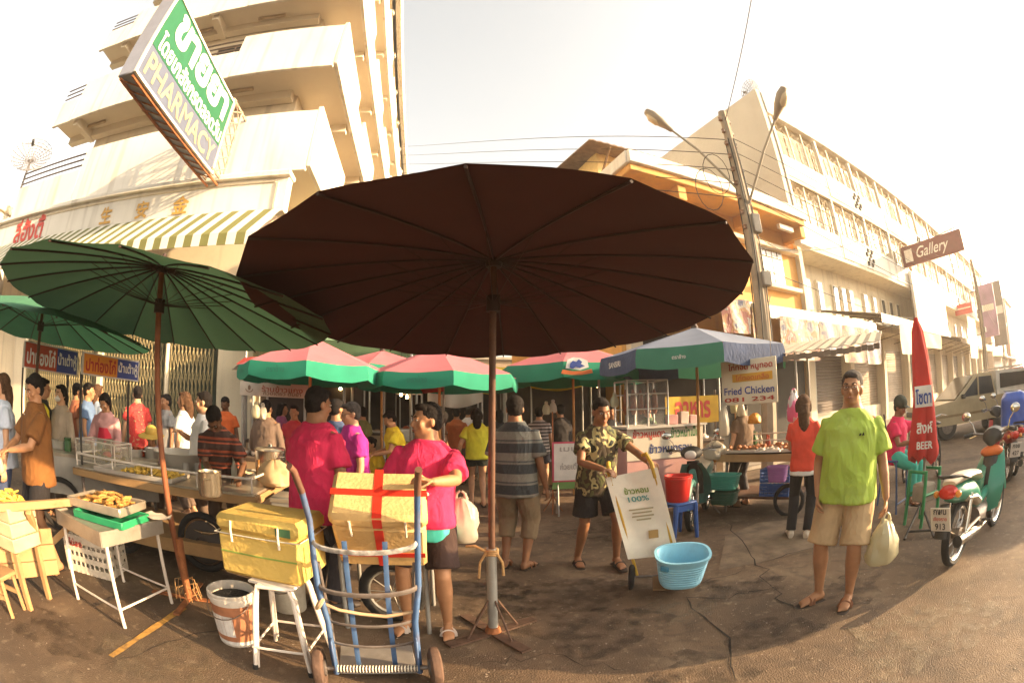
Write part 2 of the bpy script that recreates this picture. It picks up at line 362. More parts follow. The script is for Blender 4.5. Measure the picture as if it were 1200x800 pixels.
def stain(px, py, r, col, seed, z=.0048):
    c = G(px, py); rg = random.Random(seed); n = 26; v = [(c.x, c.y, z)]+[(c.x+r*(1+.3*math.sin(3*A+seed)+.18*math.sin(7*A)+rg.uniform(-.12, .12))*math.cos(A)*1.3, c.y+r*(1+.3*math.sin(2*A+seed)+rg.uniform(-.15, .15))*math.sin(A), z) for A in np.linspace(0, 2*PI, n+1)[:-1]]
    q = MB(); q.add(v, [(0, i+1, (i+1) % n+1) for i in range(n)]); m = M('stain%d' % seed, col, .6, var=.4, vs=9, bump=.5, bs=90); b = m.node_tree.nodes['Principled BSDF']
    nz = m.node_tree.nodes.new('ShaderNodeTexNoise'); nz.inputs['Scale'].default_value = 7; nz.inputs['Detail'].default_value = 6; mr = m.node_tree.nodes.new('ShaderNodeMapRange'); mr.inputs[1].default_value = .42; mr.inputs[2].default_value = .62; mr.inputs[4].default_value = .42
    tcn = next(x for x in m.node_tree.nodes if x.type == 'TEX_COORD'); m.node_tree.links.new(tcn.outputs['Object'], nz.inputs['Vector']); m.node_tree.links.new(nz.outputs[0], mr.inputs[0]); m.node_tree.links.new(mr.outputs[0], b.inputs['Alpha']); tag(q.build('road_stain', m, smooth=False), kind='structure')
for k, (px, py, r, c) in enumerate(((700, 740, .35, (.03, .02, .015)), (640, 700, .5, (.045, .03, .022)), (860, 690, .3, (.03, .022, .016)), (900, 740, .25, (.04, .027, .02)), (830, 785, .22, (.028, .02, .015)), (560, 700, .4, (.04, .028, .02)), (1000, 690, .25, (.035, .025, .018)), (60, 740, .3, (.05, .033, .022)), (770, 720, .3, (.20, .15, .10)), (1080, 740, .5, (.22, .17, .11)), (180, 780, .35, (.20, .145, .09)), (740, 620, .6, (.04, .028, .02)))): stain(px, py, r, c, k)
# ================================================================= left corner building with stacked balconies
white = M('white_plaster', (.70, .66, .58), .8, streak=.45, var=.05, vs=.8, bump=.1, bs=25, dirt=.22, dcol=(.42, .34, .24), ds=.7)
cream = M('cream_plaster', (.64, .55, .40), .85, streak=.4, var=.08, vs=.9, bump=.1, bs=30, dirt=.3, dcol=(.3, .22, .13), ds=.9)
soffit = M('soffit_cream', (.70, .62, .48), .9, var=.06, vs=1, dirt=.2, dcol=(.3, .22, .14), ds=1)
iron = M('iron_rail', (.16, .12, .09), .55, metal=.6, var=.2, vs=20)
darkglass = M('dark_glass', (.03, .03, .032), .12, spec=.6, var=.2)
B = thing('balcony_building', 'white corner building with stacked deep balconies above the striped awning', 'building', (0, 0, 0), RZL)
q = MB(); q.box((-8.6, 25, 13.4), (8.4, 28.8, 15.8)); part(B, 'upper_wall', q, cream)
q = MB(); q.box((-10.0, 24.6, 2.74), (12.0, 29.2, 5.48)); part(B, 'ground_wall', q, cream)
levels = [(6.85, -14.9, [(-14.9, -11.0, 'rail'), (-11.0, -3.05, 'full')]), (10.25, -14.4, [(-14.4, -13.2, 'rail'), (-13.2, -8.6, 'full'), (-8.6, -6.2, 'rail'), (-6.2, -3.05, 'full')]),
          (13.85, -14.0, [(-14.0, -12.6, 'rail'), (-12.6, -8.4, 'full'), (-8.4, -6.9, 'rail'), (-6.9, -3.05, 'full')]), (17.6, -13.6, [(-13.6, -3.05, 'full')]), (21.2, -13.6, [])]
for k, (z, rl, segs) in enumerate(levels):
    p0 = 9.0+.18*k
    q = MB(); q.box(((rl-4.4)/2, (p0+10.6)/2, z+.1), (-4.4-rl, 10.6-p0, .2)); q.box((-3.725, (p0+39)/2, z+.1), (1.35, 39-p0, .2))
    bal = part(B, 'balcony_slab', q, soffit)
    for (a, b, kd) in segs:
        hh = 1.5 if kd == 'full' else .85
        q = MB(); q.box(((a+b)/2, p0-.06, z-.1+hh/2), (b-a-.004, .12, hh+.2), bev=.015); pp = part(B, 'parapet', q, white)
        if kd == 'rail':
            for j in range(3):
                q = MB(); q.tube([(a+.05, p0-.05, z+hh+.15+j*.2), (b-.05, p0-.05, z+hh+.15+j*.2)], .03, 6); q.build('rail', iron, pp)
    if segs:   # side parapets along the side street, stepped down in places
        y = p0-.12; n = 0
        while y < 38:
            L_ = 3.7 if n % 2 == 0 else 1.6; hh = 1.72 if n % 2 == 0 else 1.15
            q = MB(); q.box((-3.05+.06, y+L_/2, z-.12+hh/2), (.12, L_-.004, hh), bev=.015); part(B, 'parapet', q, white); y += L_; n += 1
    else:
        q = MB(); q.box((-3.0, 24, z+.35), (.5, 30.4, .7), bev=.03); q.box(((rl-3.3)/2, p0, z+.35), (-3.3-rl, .3, .7), bev=.03); part(B, 'roof_cornice', q, white)
    for r in np.arange(rl+1.4, -4.2, 4.4):   # beams under each balcony
        q = MB(); q.box((r, (p0+10.6)/2+.05, z-.16), (.26, 10.5-p0, .32)); q.build('beam', soffit, bal)
    for y in np.arange(p0+3.2, 36, 3.6):
        q = MB(); q.box((-3.72, y, z-.14), (1.2, .26, .28)); q.build('beam', soffit, bal)
    q = MB(); q.box(((rl-4.4)/2, 10.42, z-.14), (-4.6-rl, .3, .28)); q.build('beam', soffit, bal)
    for r in (rl+2.0, rl+4.9, -6.2):
        q = MB(); q.box((r, p0+.75, z-.06), (1.05, .12, .1), bev=.02); q.build('tube_lamp', M('lamp_case', (.4, .3, .18), .6), bal)
    if segs:
        for r in (-11.6, -9.6, -7.4, -5.4):
            q = MB(); q.box((r, 10.57, z+1.55), (1.5, .08, 2.3)); w = part(B, 'window', q, M('frame_brown', (.2, .13, .08), .6))
            for s in (-1, 1):
                q = MB(); q.box((r+s*.36, 10.52, z+1.55), (.64, .04, 2.1)); q.build('pane', darkglass, w)
        for y in np.arange(12.5, 36, 3.6):
            q = MB(); q.box((-4.37, y, z+1.6), (.06, 1.6, 2.2)); w = part(B, 'window', q, _m['frame_brown'])
            q = MB(); q.box((-4.335, y, z+1.6), (.03, 1.4, 2.0)); q.build('pane', darkglass, w)
# shop fascia with the raised frame, lettering in red and gold
fas = white
q = MB(); q.box((-11.2, 8.66, 5.87), (15.9, .28, .8), bev=.02); F_ = part(B, 'shop_fascia', q, fas)
q = MB(); q.box((-11.2, 8.6, 6.32), (16.0, .46, .12), bev=.02); q.build('coping', fas, F_)
for (c, s) in (((-11.2, 8.505, 6.17), (15.3, .03, .05)), ((-3.5, 8.505, 5.83), (.05, .03, .62))):
    q = MB(); q.box(c, s); q.build('moulding', cream, F_)
gold = M('gold_letter', (.55, .30, .06), .4, metal=.3, var=.2, vs=10); redl = M('red_letter', (.5, .05, .03), .5)
for x, ch in ((-6.0, '金'), (-7.25, '安'), (-8.6, '生')): text(B, ch, gold, (x, 8.49, 5.78), (1, 0, 0), (0, 0, 1), height=.46, bold=.035)
text(B, 'ลี่ฮั้งตี้', redl, (-12.6, 8.49, 5.85), (1, 0, 0), (0, 0, 1), height=.75, bold=.03)
# striped awning under it
aw = thing('striped_awning', 'olive and white striped canvas awning below the shop fascia with gold characters', 'awning', (0, 0, 0), RZL)
for k in range(64):
    r0 = -3.3-k*.2; q = MB(); c_ = .012 if k % 2 else 0
    q.add([(r0-.2, 8.5, 5.5), (r0, 8.5, 5.5), (r0, 7.35, 4.55-c_), (r0-.2, 7.35, 4.55-c_), (r0-.2, 7.33, 4.3), (r0, 7.33, 4.3), (r0-.2, 8.5, 5.48), (r0, 8.5, 5.48), (r0, 7.37, 4.53-c_), (r0-.2, 7.37, 4.53-c_), (r0-.2, 7.35, 4.3), (r0, 7.35, 4.3)],
          [(0, 3, 2, 1), (3, 4, 5, 2), (6, 7, 8, 9), (9, 8, 11, 10)])
    part(aw, 'stripe', q, M_cloth('awn_white', (.72, .68, .58), translucent=.15) if k % 2 == 0 else M_cloth('awn_olive', (.17, .165, .05), translucent=.1), smooth=False)
for r in (-3.4, -7.4, -11.4, -15.4):
    q = MB(); q.tube([(r, 8.5, 5.3), (r, 7.4, 4.48)], .025, 6); q.tube([(r, 8.6, 4.3), (r, 7.4, 4.45)], .02, 6); part(aw, 'bracket', q, iron)
# folding lattice gates of the ground floor
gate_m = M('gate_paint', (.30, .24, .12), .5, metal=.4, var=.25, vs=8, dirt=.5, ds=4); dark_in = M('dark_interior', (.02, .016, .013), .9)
def lattice_gate(r0, r1, label):
    g = thing('folding_gate', label, 'gate', (0, 0, 0), RZL)
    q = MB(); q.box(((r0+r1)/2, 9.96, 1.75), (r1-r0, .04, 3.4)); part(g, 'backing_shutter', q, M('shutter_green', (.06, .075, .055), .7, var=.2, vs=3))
    n = int((r1-r0)/.115); me = MB().box((0, 0, 0), (.04, .03, 3.4), bev=.008).mesh('slat', gate_m)
    for k in range(n): obj('slat', me, g, (r0+(k+.5)*(r1-r0)/n, 9.86, 1.75))
    q = MB(); w = (r1-r0)/n
    for k in range(0, n-1):
        for j in range(8):
            z0 = .2+j*.42; x0 = r0+(k+.5)*w; q.tube([(x0, 9.83, z0), (x0+w, 9.83, z0+.38)], .007, 4); q.tube([(x0, 9.835, z0+.38), (x0+w, 9.835, z0)], .007, 4)
    tag(part(g, 'lattice', q, gate_m, smooth=False), kind='stuff')
    q = MB(); q.box(((r0+r1)/2, 9.86, 3.5), (r1-r0, .1, .1)); part(g, 'top_track', q, iron); return g
lattice_gate(-9.0, -6.62, 'brown folding lattice gate behind the woman in the red patterned blouse')
lattice_gate(-6.55, -5.15, 'narrow folding lattice gate next to the cream pillar of the shop')
lattice_gate(-13.2, -9.2, 'wide folding lattice gate behind the stall with two signboards')
for r, w in ((-4.55, .95), (-9.1, .22), (-6.585, .07), (-13.6, .8)):
    q = MB(); q.box((r, 9.9, 1.8), (w, .3, 3.6), bev=.02); part(B, 'pillar', q, cream)
q = MB(); q.box((-9.2, 9.9, 4.4), (10.2, .32, 1.6)); part(B, 'lintel', q, cream)
# far-left low neighbour
Nb = thing('low_house', 'plain white low house left of the balcony building with a dish on its roof', 'building', (0, 0, 0), RZL)
q = MB(); q.box((-23.2, 16, 3.57), (14.0, 14, 7.14)); part(Nb, 'wall', q, white)
q = MB(); q.box((-23.2, 15.9, 7.28), (14.4, 14.4, .3), bev=.04); part(Nb, 'roof_edge', q, cream)
for r in (-18.2, -20.6, -23):
    q = MB(); q.box((r, 8.98, 5.4), (1.3, .06, 1.5)); w = part(Nb, 'window', q, _m['frame_brown']); q = MB(); q.box((r, 8.94, 5.4), (1.1, .03, 1.3)); q.build('pane', darkglass, w)

def dish(label, loc, rz, tilt, R_, mesh=True):
    d = thing('satellite_dish', label, 'satellite dish', loc, rz); mt = M('dish_mesh', (.12, .11, .11), .6, metal=.5); T = Matrix.Rotation(tilt, 3, 'X'); c = Vector((0, 0, R_+.45))
    q = MB(); prof = [(R_*k/8, .32*R_*(k/8)**2) for k in range(9)]
    if mesh:
        for k in range(2, 9): q.tube([c+T @ Vector((prof[k][0]*math.cos(A), prof[k][0]*math.sin(A), prof[k][1])) for A in np.linspace(0, 2*PI, 25)[:-1]], .012, 4, closed=True)
        for j in range(20):
            A = 2*PI*j/20; q.tube([c+T @ Vector((r*math.cos(A), r*math.sin(A), z)) for r, z in prof], .014, 4)
        part(d, 'reflector', q, mt)
        q = MB(); v = []
        q.lathe(prof, 24, c, rot=T, close=False); part(d, 'mesh_skin', q, M('dish_skin', (.35, .34, .33), .6, alpha=.28))
    else:
        q.lathe(prof+[(R_*.99, prof[-1][1]+.01)], 28, c, rot=T, close=False); part(d, 'reflector', q, M('dish_white', (.6, .56, .5), .5))
    q = MB()
    for j in range(3):
        A = 2*PI*j/3+.4; q.tube([c+T @ Vector((R_*.95*math.cos(A), R_*.95*math.sin(A), .3*R_)), c+T @ Vector((0, 0, .78*R_))], .014, 5)
    part(d, 'feed_arm', q, mt); q = MB(); q.cyl(c+T @ Vector((0, 0, .72*R_)), c+T @ Vector((0, 0, .95*R_)), .08, .06, 10); part(d, 'feed_horn', q, M('feed_black', (.03, .03, .03), .5))
    q = MB(); q.cyl((0, 0, 0), c, .05, n=10); q.tube([(0, 0, .5*R_), c+T @ Vector((0, R_*.4, .08))], .03, 6); part(d, 'mast', q, mt)
p_ = AT(20, 235, 17.5); dish('round black mesh dish on the roof of the low white house', (p_.x, p_.y, 7.42), .9, rad(62), .95)

# ================================================================= pharmacy sign on a truss
S = thing('pharmacy_sign', 'green and white pharmacy box sign jutting out from the balcony building', 'sign', (0, 0, 0), RZL)
sx0, sy0, sy1, sz0, sz1 = -5.0, 4.3, 8.0, 6.2, 8.15
q = MB(); q.box((sx0-.2, (sy0+sy1)/2, (sz0+sz1)/2), (.4, sy1-sy0, sz1-sz0), bev=.02); part(S, 'sign_box', q, M('sign_bluegrey', (.24, .25, .30), .5, var=.08, dirt=.25, ds=1.2, dcol=(.2, .17, .14)))
q = MB(); q.box((sx0+.006, (sy0+sy1)/2, sz0+1.29), (.01, sy1-sy0-.1, 1.22)); part(S, 'green_panel', q, M('sign_green', (.012, .095, .04), .4, var=.1))
q = MB(); q.box((sx0+.006, (sy0+sy1)/2, sz0+.36), (.01, sy1-sy0-.1, .62)); part(S, 'pale_panel', q, M('sign_pale', (.075, .088, .13), .5, var=.06))
for (c, s) in (((sx0+.012, (sy0+sy1)/2, sz0+.02), (.05, sy1-sy0, .05)), ((sx0+.012, (sy0+sy1)/2, sz1-.02), (.05, sy1-sy0, .05)), ((sx0+.012, sy0+.02, (sz0+sz1)/2), (.05, .05, sz1-sz0)), ((sx0+.012, sy1-.02, (sz0+sz1)/2), (.05, .05, sz1-sz0))):
    q = MB(); q.box(c, s); part(S, 'edge_trim', q, M('trim_white', (.7, .66, .58), .5))
sw = M('sign_white_letter', (.75, .73, .66), .5); sy = M('sign_cream_letter', (.34, .29, .14), .5)
ym_ = (sy0+sy1)/2
text(S, 'ขายยา', sw, (sx0+.02, ym_+.12, sz0+1.52), (0, 1, 0), (0, 0, 1), width=3.0, height=.66, bold=.05)
text(S, 'โดยเภสัชกรตลอดวัน', sw, (sx0+.02, ym_+.05, sz0+.93), (0, 1, 0), (0, 0, 1), width=3.35, height=.42, bold=.025)
text(S, 'PHARMACY', sy, (sx0+.02, ym_, sz0+.36), (0, 1, 0), (0, 0, 1), width=3.3, height=.46, bold=.02)
steel = M('truss_steel', (.38, .30, .22), .6, metal=.3, var=.3, vs=6, dirt=.5, ds=4, dcol=(.2, .08, .03)); rust = M('rust', (.28, .10, .035), .85, var=.4, vs=12, bump=.4)
for zz in (sz0+.1, sz1+.05):
    q = MB()
    for x in (sx0-.35, sx0+.02): q.tube([(x, 7.9, zz), (x, 9.05, zz)], .035, 6)
    part(S, 'truss_chord', q, steel)
q = MB()
for x in (sx0-.35, sx0+.02):
    for j in range(6):
        z0, z1 = sz0+.1+j*.32, sz0+.42+j*.32; q.tube([(x, 8.05, z0), (x, 8.55, z1)], .018, 5); q.tube([(x, 8.55, z0), (x, 8.05, z1)], .018, 5)
    q.tube([(x, 8.05, sz0), (x, 8.05, sz1+.1)], .03, 6); q.tube([(x, 8.55, sz0), (x, 8.55, sz1+.1)], .03, 6)
tag(part(S, 'truss', q, steel), kind='stuff')
q = MB()
for x in (sx0-.34, sx0-.06): q.tube([(x, sy0+.05, sz0-.02), (x, 9.0, sz0-.02)], .03, 6)
for j in range(12):
    y = sy0+.1+j*.31; q.tube([(sx0-.34, y, sz0-.025), (sx0-.06, y+.31, sz0-.025)], .016, 5)
part(S, 'bottom_frame', q, rust)

# ================================================================= right-hand row: orange house, white long building
orange = M('orange_plaster', (.62, .33, .09), .85, streak=.3, var=.1, vs=.8, dirt=.3, dcol=(.35, .16, .06), ds=1)
O = thing('orange_house', 'orange plaster house with flat overhanging roof beside the long white building', 'building', (0, 0, 0), RZR)
q = MB(); q.box((9.9, 13.2, 3.6), (8.0, 8.0, 7.2)); part(O, 'wall', q, orange)
q = MB(); q.box((9.6, 9.4, 7.3), (7.4, 2.4, .22), bev=.02); ov = part(O, 'overhang', q, orange)
q = MB(); q.box((9.6, 8.16, 7.56), (7.5, .12, .36), bev=.02); q.build('fascia', white, ov); q = MB(); q.box((5.86, 10.4, 7.56), (.12, 4.4, .36), bev=.02); q.build('fascia', white, ov)
for r in (7.6, 10.6, 13.2):
    q = MB(); q.box((r, 8.75, 6.98), (.3, .9, .42), bev=.02); part(O, 'bracket', q, orange)
q = MB(); q.box((9.7, 9.05, 6.45), (7.8, .34, .14), bev=.02); part(O, 'string_course', q, cream)
q = MB(); q.box((12.35, 9.05, 5.08), (2.2, .34, .14), bev=.02); part(O, 'ledge', q, cream)
for r in (8.2, 12.1):
    q = MB(); q.box((r, 9.17, 5.75), (1.3, .1, 1.3), bev=.01); w = part(O, 'window', q, cream)
    for j in range(2):
        q = MB(); q.box((r-.3+j*.6, 9.105, 5.6), (.54, .03, .92)); q.build('pane', M('frosted', (.5, .46, .38), .35), w)
    for j in range(4):
        q = MB(); q.box((r-.45+j*.3, 9.105, 6.22), (.25, .03, .22)); q.build('pane', M('brown_glass', (.16, .11, .06), .2), w)
q = MB(); q.box((8.6, 12.0, 8.3), (4.6, 3.2, 1.5)); part(O, 'penthouse', q, M('yellow_plaster', (.6, .45, .2), .85))
q = MB()
q.prism([(x*.12, .03*(x % 2)) for x in range(50)]+[(x*.12, .03*(x % 2)-.04) for x in range(49, -1, -1)], (5.7, 9.7, 8.95), (1, 0, 0), (0, 0, 1), (0, 4.8, .5)); part(O, 'tin_roof', q, M('old_tin', (.16, .12, .09), .7, metal=.2, var=.3))
for x in (6.4, 8.6, 10.8):
    q = MB(); q.tube([(x, 9.75, 8.9), (x, 10.5, 8.1)], .04, 5); part(O, 'strut', q, M('wood_dark', (.2, .13, .07), .8))
q = MB(); q.box((13.6, 8.6, 6.75), (.9, .3, .3), bev=.03); q.box((12.4, 8.5, 7.0), (.8, .14, .16)); part(O, 'air_duct', q, white)
for r, w in ((6.2, .35), (9.9, .3), (13.7, .35)):
    q = MB(); q.box((r, 9.1, 2.1), (w, .22, 4.2)); part(O, 'column', q, cream)
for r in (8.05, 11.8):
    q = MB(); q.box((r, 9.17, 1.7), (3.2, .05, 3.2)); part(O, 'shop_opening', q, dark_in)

W = thing('white_shophouse_row', 'long white four storey shophouse row with lattice screened balconies receding along the road', 'building', (0, 0, 0), RZR)
wcream = M('row_cream', (.64, .56, .41), .85, streak=.4, var=.07, vs=.7, dirt=.25, dcol=(.34, .26, .16), ds=.7)
R1 = 60.
q = MB(); q.box(((14+R1)/2, 15.5, 6.75), (R1-14, 10.6, 13.5)); part(W, 'core_wall', q, wcream)
q = MB(); q.add([(13.95, 9.0, 0), (13.95, 20.8, 0), (13.95, 20.8, 14.0), (13.95, 9.0, 13.85), (13.7, 9.0, 0), (13.7, 20.8, 0), (13.7, 20.8, 14.0), (13.7, 9.0, 13.85)], [(0, 3, 2, 1), (4, 5, 6, 7), (3, 7, 6, 2), (0, 1, 5, 4), (0, 4, 7, 3), (1, 2, 6, 5)]); part(W, 'gable_wall', q, M('gable_grey', (.50, .47, .40), .9, var=.08, vs=.5, dirt=.35, dcol=(.3, .25, .18), ds=.6), smooth=False)
q = MB(); q.box(((14+R1)/2, 9.1, 13.25), (R1-14, .3, 1.15), bev=.03); part(W, 'cornice', q, white)
q = MB(); q.box(((14+R1)/2, 9.75, 12.78), (R1-14, 1.1, .1)); part(W, 'eave_soffit', q, wcream)
white2 = M('white_trim', (.72, .66, .54), .7, var=.05)
grm = M('grille_paint', (.52, .42, .26), .6); wint = M('window_tan', (.46, .37, .24), .4, var=.25, vs=2)
for zf in (6.85, 9.65):
    q = MB(); q.box(((14+R1)/2, 9.6, zf), (R1-14, 1.3, .16)); part(W, 'floor_slab', q, wcream)
    for k in range(14):
        r = 14.1+k*3.28; hh = 1.1 if (k % 3) else .95
        q = MB(); q.box((r+1.6, 9.0-.02*(k % 2), zf+.1+hh/2), (3.1, .12, hh), bev=.02); part(W, 'parapet', q, white)
        if k % 3 == 1:
            q = MB()
            for a in range(4):
                for b in range(4): q.box((r+2.6+a*.22, 8.9, zf+.3+b*.22), (.17, .06, .17)) if (a+b) % 2 == 0 else None
            tag(part(W, 'breeze_block', q, dark_in, smooth=False), kind='stuff')
    for k in range(14):
        r = 14.1+k*3.28
        q = MB(); q.box((r, 9.05, zf+1.5), (.16, .2, 2.8), bev=.02); part(W, 'post', q, white2)
        for j in (1.1, 2.2):
            q = MB(); q.box((r+j, 9.06, zf+2.0), (.05, .06, 1.7)); part(W, 'mullion', q, white2)
        q = MB(); q.box((r+1.64, 9.42, zf+1.75), (3.1, .08, 1.9)); w = part(W, 'window', q, wint)
        for j in range(3):
            q = MB(); q.box((r+.64+j*1.0, 9.36, zf+1.75), (.86, .03, 1.6)); q.build('pane', M('dull_glass', (.40, .32, .21), .4), w)
        if k < 6 or (zf > 9 and k < 4):   # lattice screens
            q = MB()
            for a in range(22):
                x0 = r+.12+a*.14; q.tube([(x0, 9.08, zf+1.2), (x0, 9.08, zf+2.72)], .008, 4)
            for b in range(8): q.tube([(r+.1, 9.08, zf+1.25+b*.2), (r+3.2, 9.08, zf+1.25+b*.2)], .008, 4)
            for a in range(7):
                for b in range(3): q.tube([(r+.3+a*.42+.16*math.cos(t), 9.07, zf+1.5+b*.45+.18*math.sin(t)) for t in np.linspace(0, 2*PI, 9)[:-1]], .009, 3, closed=True)
            tag(part(W, 'lattice_screen', q, grm, smooth=False), kind='stuff')
for r in (14.7, 15.7, 16.7, 18.1, 18.9, 19.7, 21.4, 22.6, 23.8, 25.0, 26.2, 29.5, 31, 32.5, 35, 37, 39, 42, 45, 48):
    q = MB(); q.box((r, 10.16, 5.5), (.5, .12, 1.35), bev=.01); w = part(W, 'window', q, white2); q = MB(); q.box((r, 10.09, 5.5), (.36, .04, 1.2)); q.build('pane', darkglass, w)
shut = M('roller_shutter', (.24, .18, .12), .6, metal=.2, var=.2, vs=1.5, dirt=.4, ds=2)
for k in range(12):
    r = 14.2+k*3.9
    q = MB(); q.box((r, 9.9, 2.1), (.35, .6, 4.2), bev=.02); part(W, 'column', q, wcream)
    q = MB()
    for j in range(22): q.box((r+1.95, 10.1, .9+j*.12), (3.4, .05, .115), bev=.02)
    part(W, 'shutter', q, shut if k % 3 else M('shutter_dark', (.10, .07, .05), .7, dirt=.3)); 
    q = MB(); q.box((r+1.95, 10.0, .45), (3.5, .2, .88)); part(W, 'stall_riser', q, wcream)
q = MB(); q.box(((14+R1)/2, 9.6, 4.3), (R1-14, .9, .3)); part(W, 'canopy_beam', q, wcream)
# tin awnings over the pavement
def tin_awning(label, r0, r1, pf, zf, pb, zb, mat):
    t = thing('tin_awning', label, 'awning', (0, 0, 0), RZR); n = int((r1-r0)/.09); q = MB()
    poly = [(x*.09, .02*(x % 2)) for x in range(n+1)]+[(x*.09, .02*(x % 2)-.012) for x in range(n, -1, -1)]
    q.prism(poly, (r0, pf, zf), (1, 0, 0), (0, 0, 1), (0, pb-pf, zb-zf)); part(t, 'tin_sheet', q, mat, smooth=False)
    q = MB(); q.prism([(x*.09, .0) for x in range(n+1)]+[(x*.09, -.3-.02*(x % 2)) for x in range(n, -1, -1)], (r0, pf-.02, zf), (1, 0, 0), (0, 0, 1), (0, .012, 0)); part(t, 'valance', q, mat, smooth=False)
    for r in np.arange(r0+.2, r1, 2.6):
        q = MB(); q.tube([(r, pf+.1, zf-.05), (r, pb, zb-.05)], .03, 6); q.tube([(r, pb, zb-1.0), (r, pf+.2, zf-.08)], .02, 6); part(t, 'bracket', q, iron)
    return t
tin = M('tin_grey', (.36, .31, .24), .6, metal=.15, var=.2, vs=2, dirt=.4, ds=2, dcol=(.2, .11, .05))
tin_awning('corrugated tin awning with four printed banners hung along its edge', 6.6, 15.3, 6.9, 3.75, 9.0, 4.35, tin)
tin_awning('long grey corrugated awning in front of the shuttered white shophouses', 15.5, 26.4, 6.75, 4.1, 9.6, 4.75, tin)
tin_awning('weathered awning further along the road past the white billboard', 30, 46, 6.9, 4.0, 9.6, 4.6, M('tin_tan', (.42, .33, .22), .7, var=.2, dirt=.3))
ban = [M_blotch('banner_a', [(.16, .15, .14), (.15, .022, .015), (.18, .07, .01), (.18, .165, .14), (.03, .04, .1)], 3.2, .6), M_blotch('banner_b', [(.17, .155, .14), (.16, .14, .11), (.06, .06, .11), (.16, .055, .02)], 2.6, .6), M_blotch('banner_c', [(.18, .12, .06), (.18, .10, .01), (.13, .02, .01), (.05, .07, .025)], 3.4, .6)]
def banner(label, r0, r1, z0, z1, p, mat, sag=.05):
    q = MB(); n, m = 10, 6; v = []; f = []
    for s in (0, 1):
        for j in range(m+1):
            for i in range(n+1):
                u, w = i/n, j/m; v.append((r0+(r1-r0)*u, p+.03*math.sin(u*9+w*3)+s*.006, z0+(z1-z0)*w-sag*math.sin(PI*u)*(1-w)+.04*math.sin(u*3)*(1-w)))
    k = (n+1)*(m+1)
    for j in range(m):
        for i in range(n): a = j*(n+1)+i; f += [(a, a+1, a+n+2, a+n+1), (k+a, k+a+n+1, k+a+n+2, k+a+1)]
    o = q.add(v, f).build('banner', mat, rot=(0, 0, RZR)); return tag(o, label, 'banner', 'banners hung along the awnings')
for a in (('printed banner with red and yellow food pictures hung first on the tin awning', 9.1, 10.9, 2.45, 3.5, 6.84, ban[0]), ('pale printed banner hung next on the tin awning after the food banner', 11.0, 12.3, 2.6, 3.5, 6.83, ban[1]), ('yellow and orange printed banner hung on the tin awning', 12.4, 14.0, 2.42, 3.5, 6.84, ban[2]), ('pale banner with blotchy print at the end of the tin awning', 14.1, 15.3, 2.38, 3.5, 6.83, ban[1]),
          ('small poster with red face print hung behind the blue umbrella', 7.0, 7.9, 3.0, 3.75, 6.82, ban[0]), ('small yellow poster hung behind the blue umbrella', 8.0, 8.6, 2.9, 3.7, 6.82, ban[2])): banner(*a)
wb = M_cloth('banner_white', (.66, .58, .46), translucent=.1)
banner('blank white cloth banner hung under the long grey awning', 17.3, 19.6, 2.75, 3.85, 6.7, wb); banner('limp cream banner hung under the grey awning after the white one', 20.4, 23.8, 3.1, 3.75, 6.7, M_cloth('banner_cream', (.55, .42, .28)))
banner('tall white banner beside the second utility pole', 30.4, 33.4, 2.7, 5.2, 6.3, wb)
# billboard, maroon script sign, purple signs further on
t = thing('billboard', 'blank white billboard mounted under the maroon script sign', 'billboard', (0, 0, 0), RZR)
q = MB(); q.box((29.6, 8.75, 6.2), (7.6, .2, 3.0), bev=.03); part(t, 'panel', q, M('bill_white', (.78, .74, .66), .6, var=.04))
q = MB(); q.box((29.6, 8.72, 4.6), (7.9, .28, .35), bev=.03); part(t, 'lower_band', q, M('bill_grey', (.45, .40, .32), .6))
for r in (26.5, 32.5): q = MB(); q.box((r, 9.0, 6.2), (.1, .4, 2.4)); part(t, 'mount', q, iron)
t = thing('gallery_sign', 'maroon projecting sign with white script lettering on the white shophouses', 'sign', (0, 0, 0), RZR)
q = MB(); q.box((26.0, 6.9, 8.55), (.18, 4.4, 1.15), bev=.02); part(t, 'board', q, M('maroon', (.16, .035, .03), .5, var=.1))
text(t, 'Gallery', M('script_white', (.75, .70, .62), .5), (25.9, 6.9, 8.5), (0, -1, 0), (0, 0, 1), width=2.3, height=.8, bold=.012, shear=.35)
q = MB(); q.box((25.9, 8.6, 8.55), (.02, .55, .7)); part(t, 'emblem', q, M('script_white', (1, 1, 1)))
q = MB(); q.tube([(26, 9.1, 8.9), (26, 4.8, 9.3)], .03, 6); part(t, 'bracket', q, iron); q = MB(); q.tube([(26, 9.1, 8.2), (26, 8.9, 8.2)], .03, 6); part(t, 'bracket', q, iron)
for i, (r, p, z0, z1, w, c, lb) in enumerate(((47, 7.2, 4.9, 9.6, 2.2, (.30, .16, .28), 'tall purple advertising sign projecting over the road'), (52, 6.6, 4.2, 10.5, 1.8, (.10, .085, .075), 'dark narrow vertical sign behind the purple one'), (39, 8.3, 6.4, 7.2, 1.8, (.5, .06, .04), 'small red projecting shop sign past the maroon sign'))):
    t = thing('vertical_sign', lb, 'sign', (0, 0, 0), RZR); q = MB(); q.box((r, p, (z0+z1)/2), (.2, w, z1-z0), bev=.03); part(t, 'board', q, M('vsign%d' % i, c, .5, var=.3, vs=1))
    q = MB(); q.box((r-.12, p, z0+(z1-z0)*.55), (.03, w*.8, (z1-z0)*.12)); part(t, 'pale_strip', q, white2); [part(t, 'bracket', MB().tube([(r, p, zz), (r, 9.2, zz)], .05, 6), iron) for zz in (z1-.4, z0+.4)]
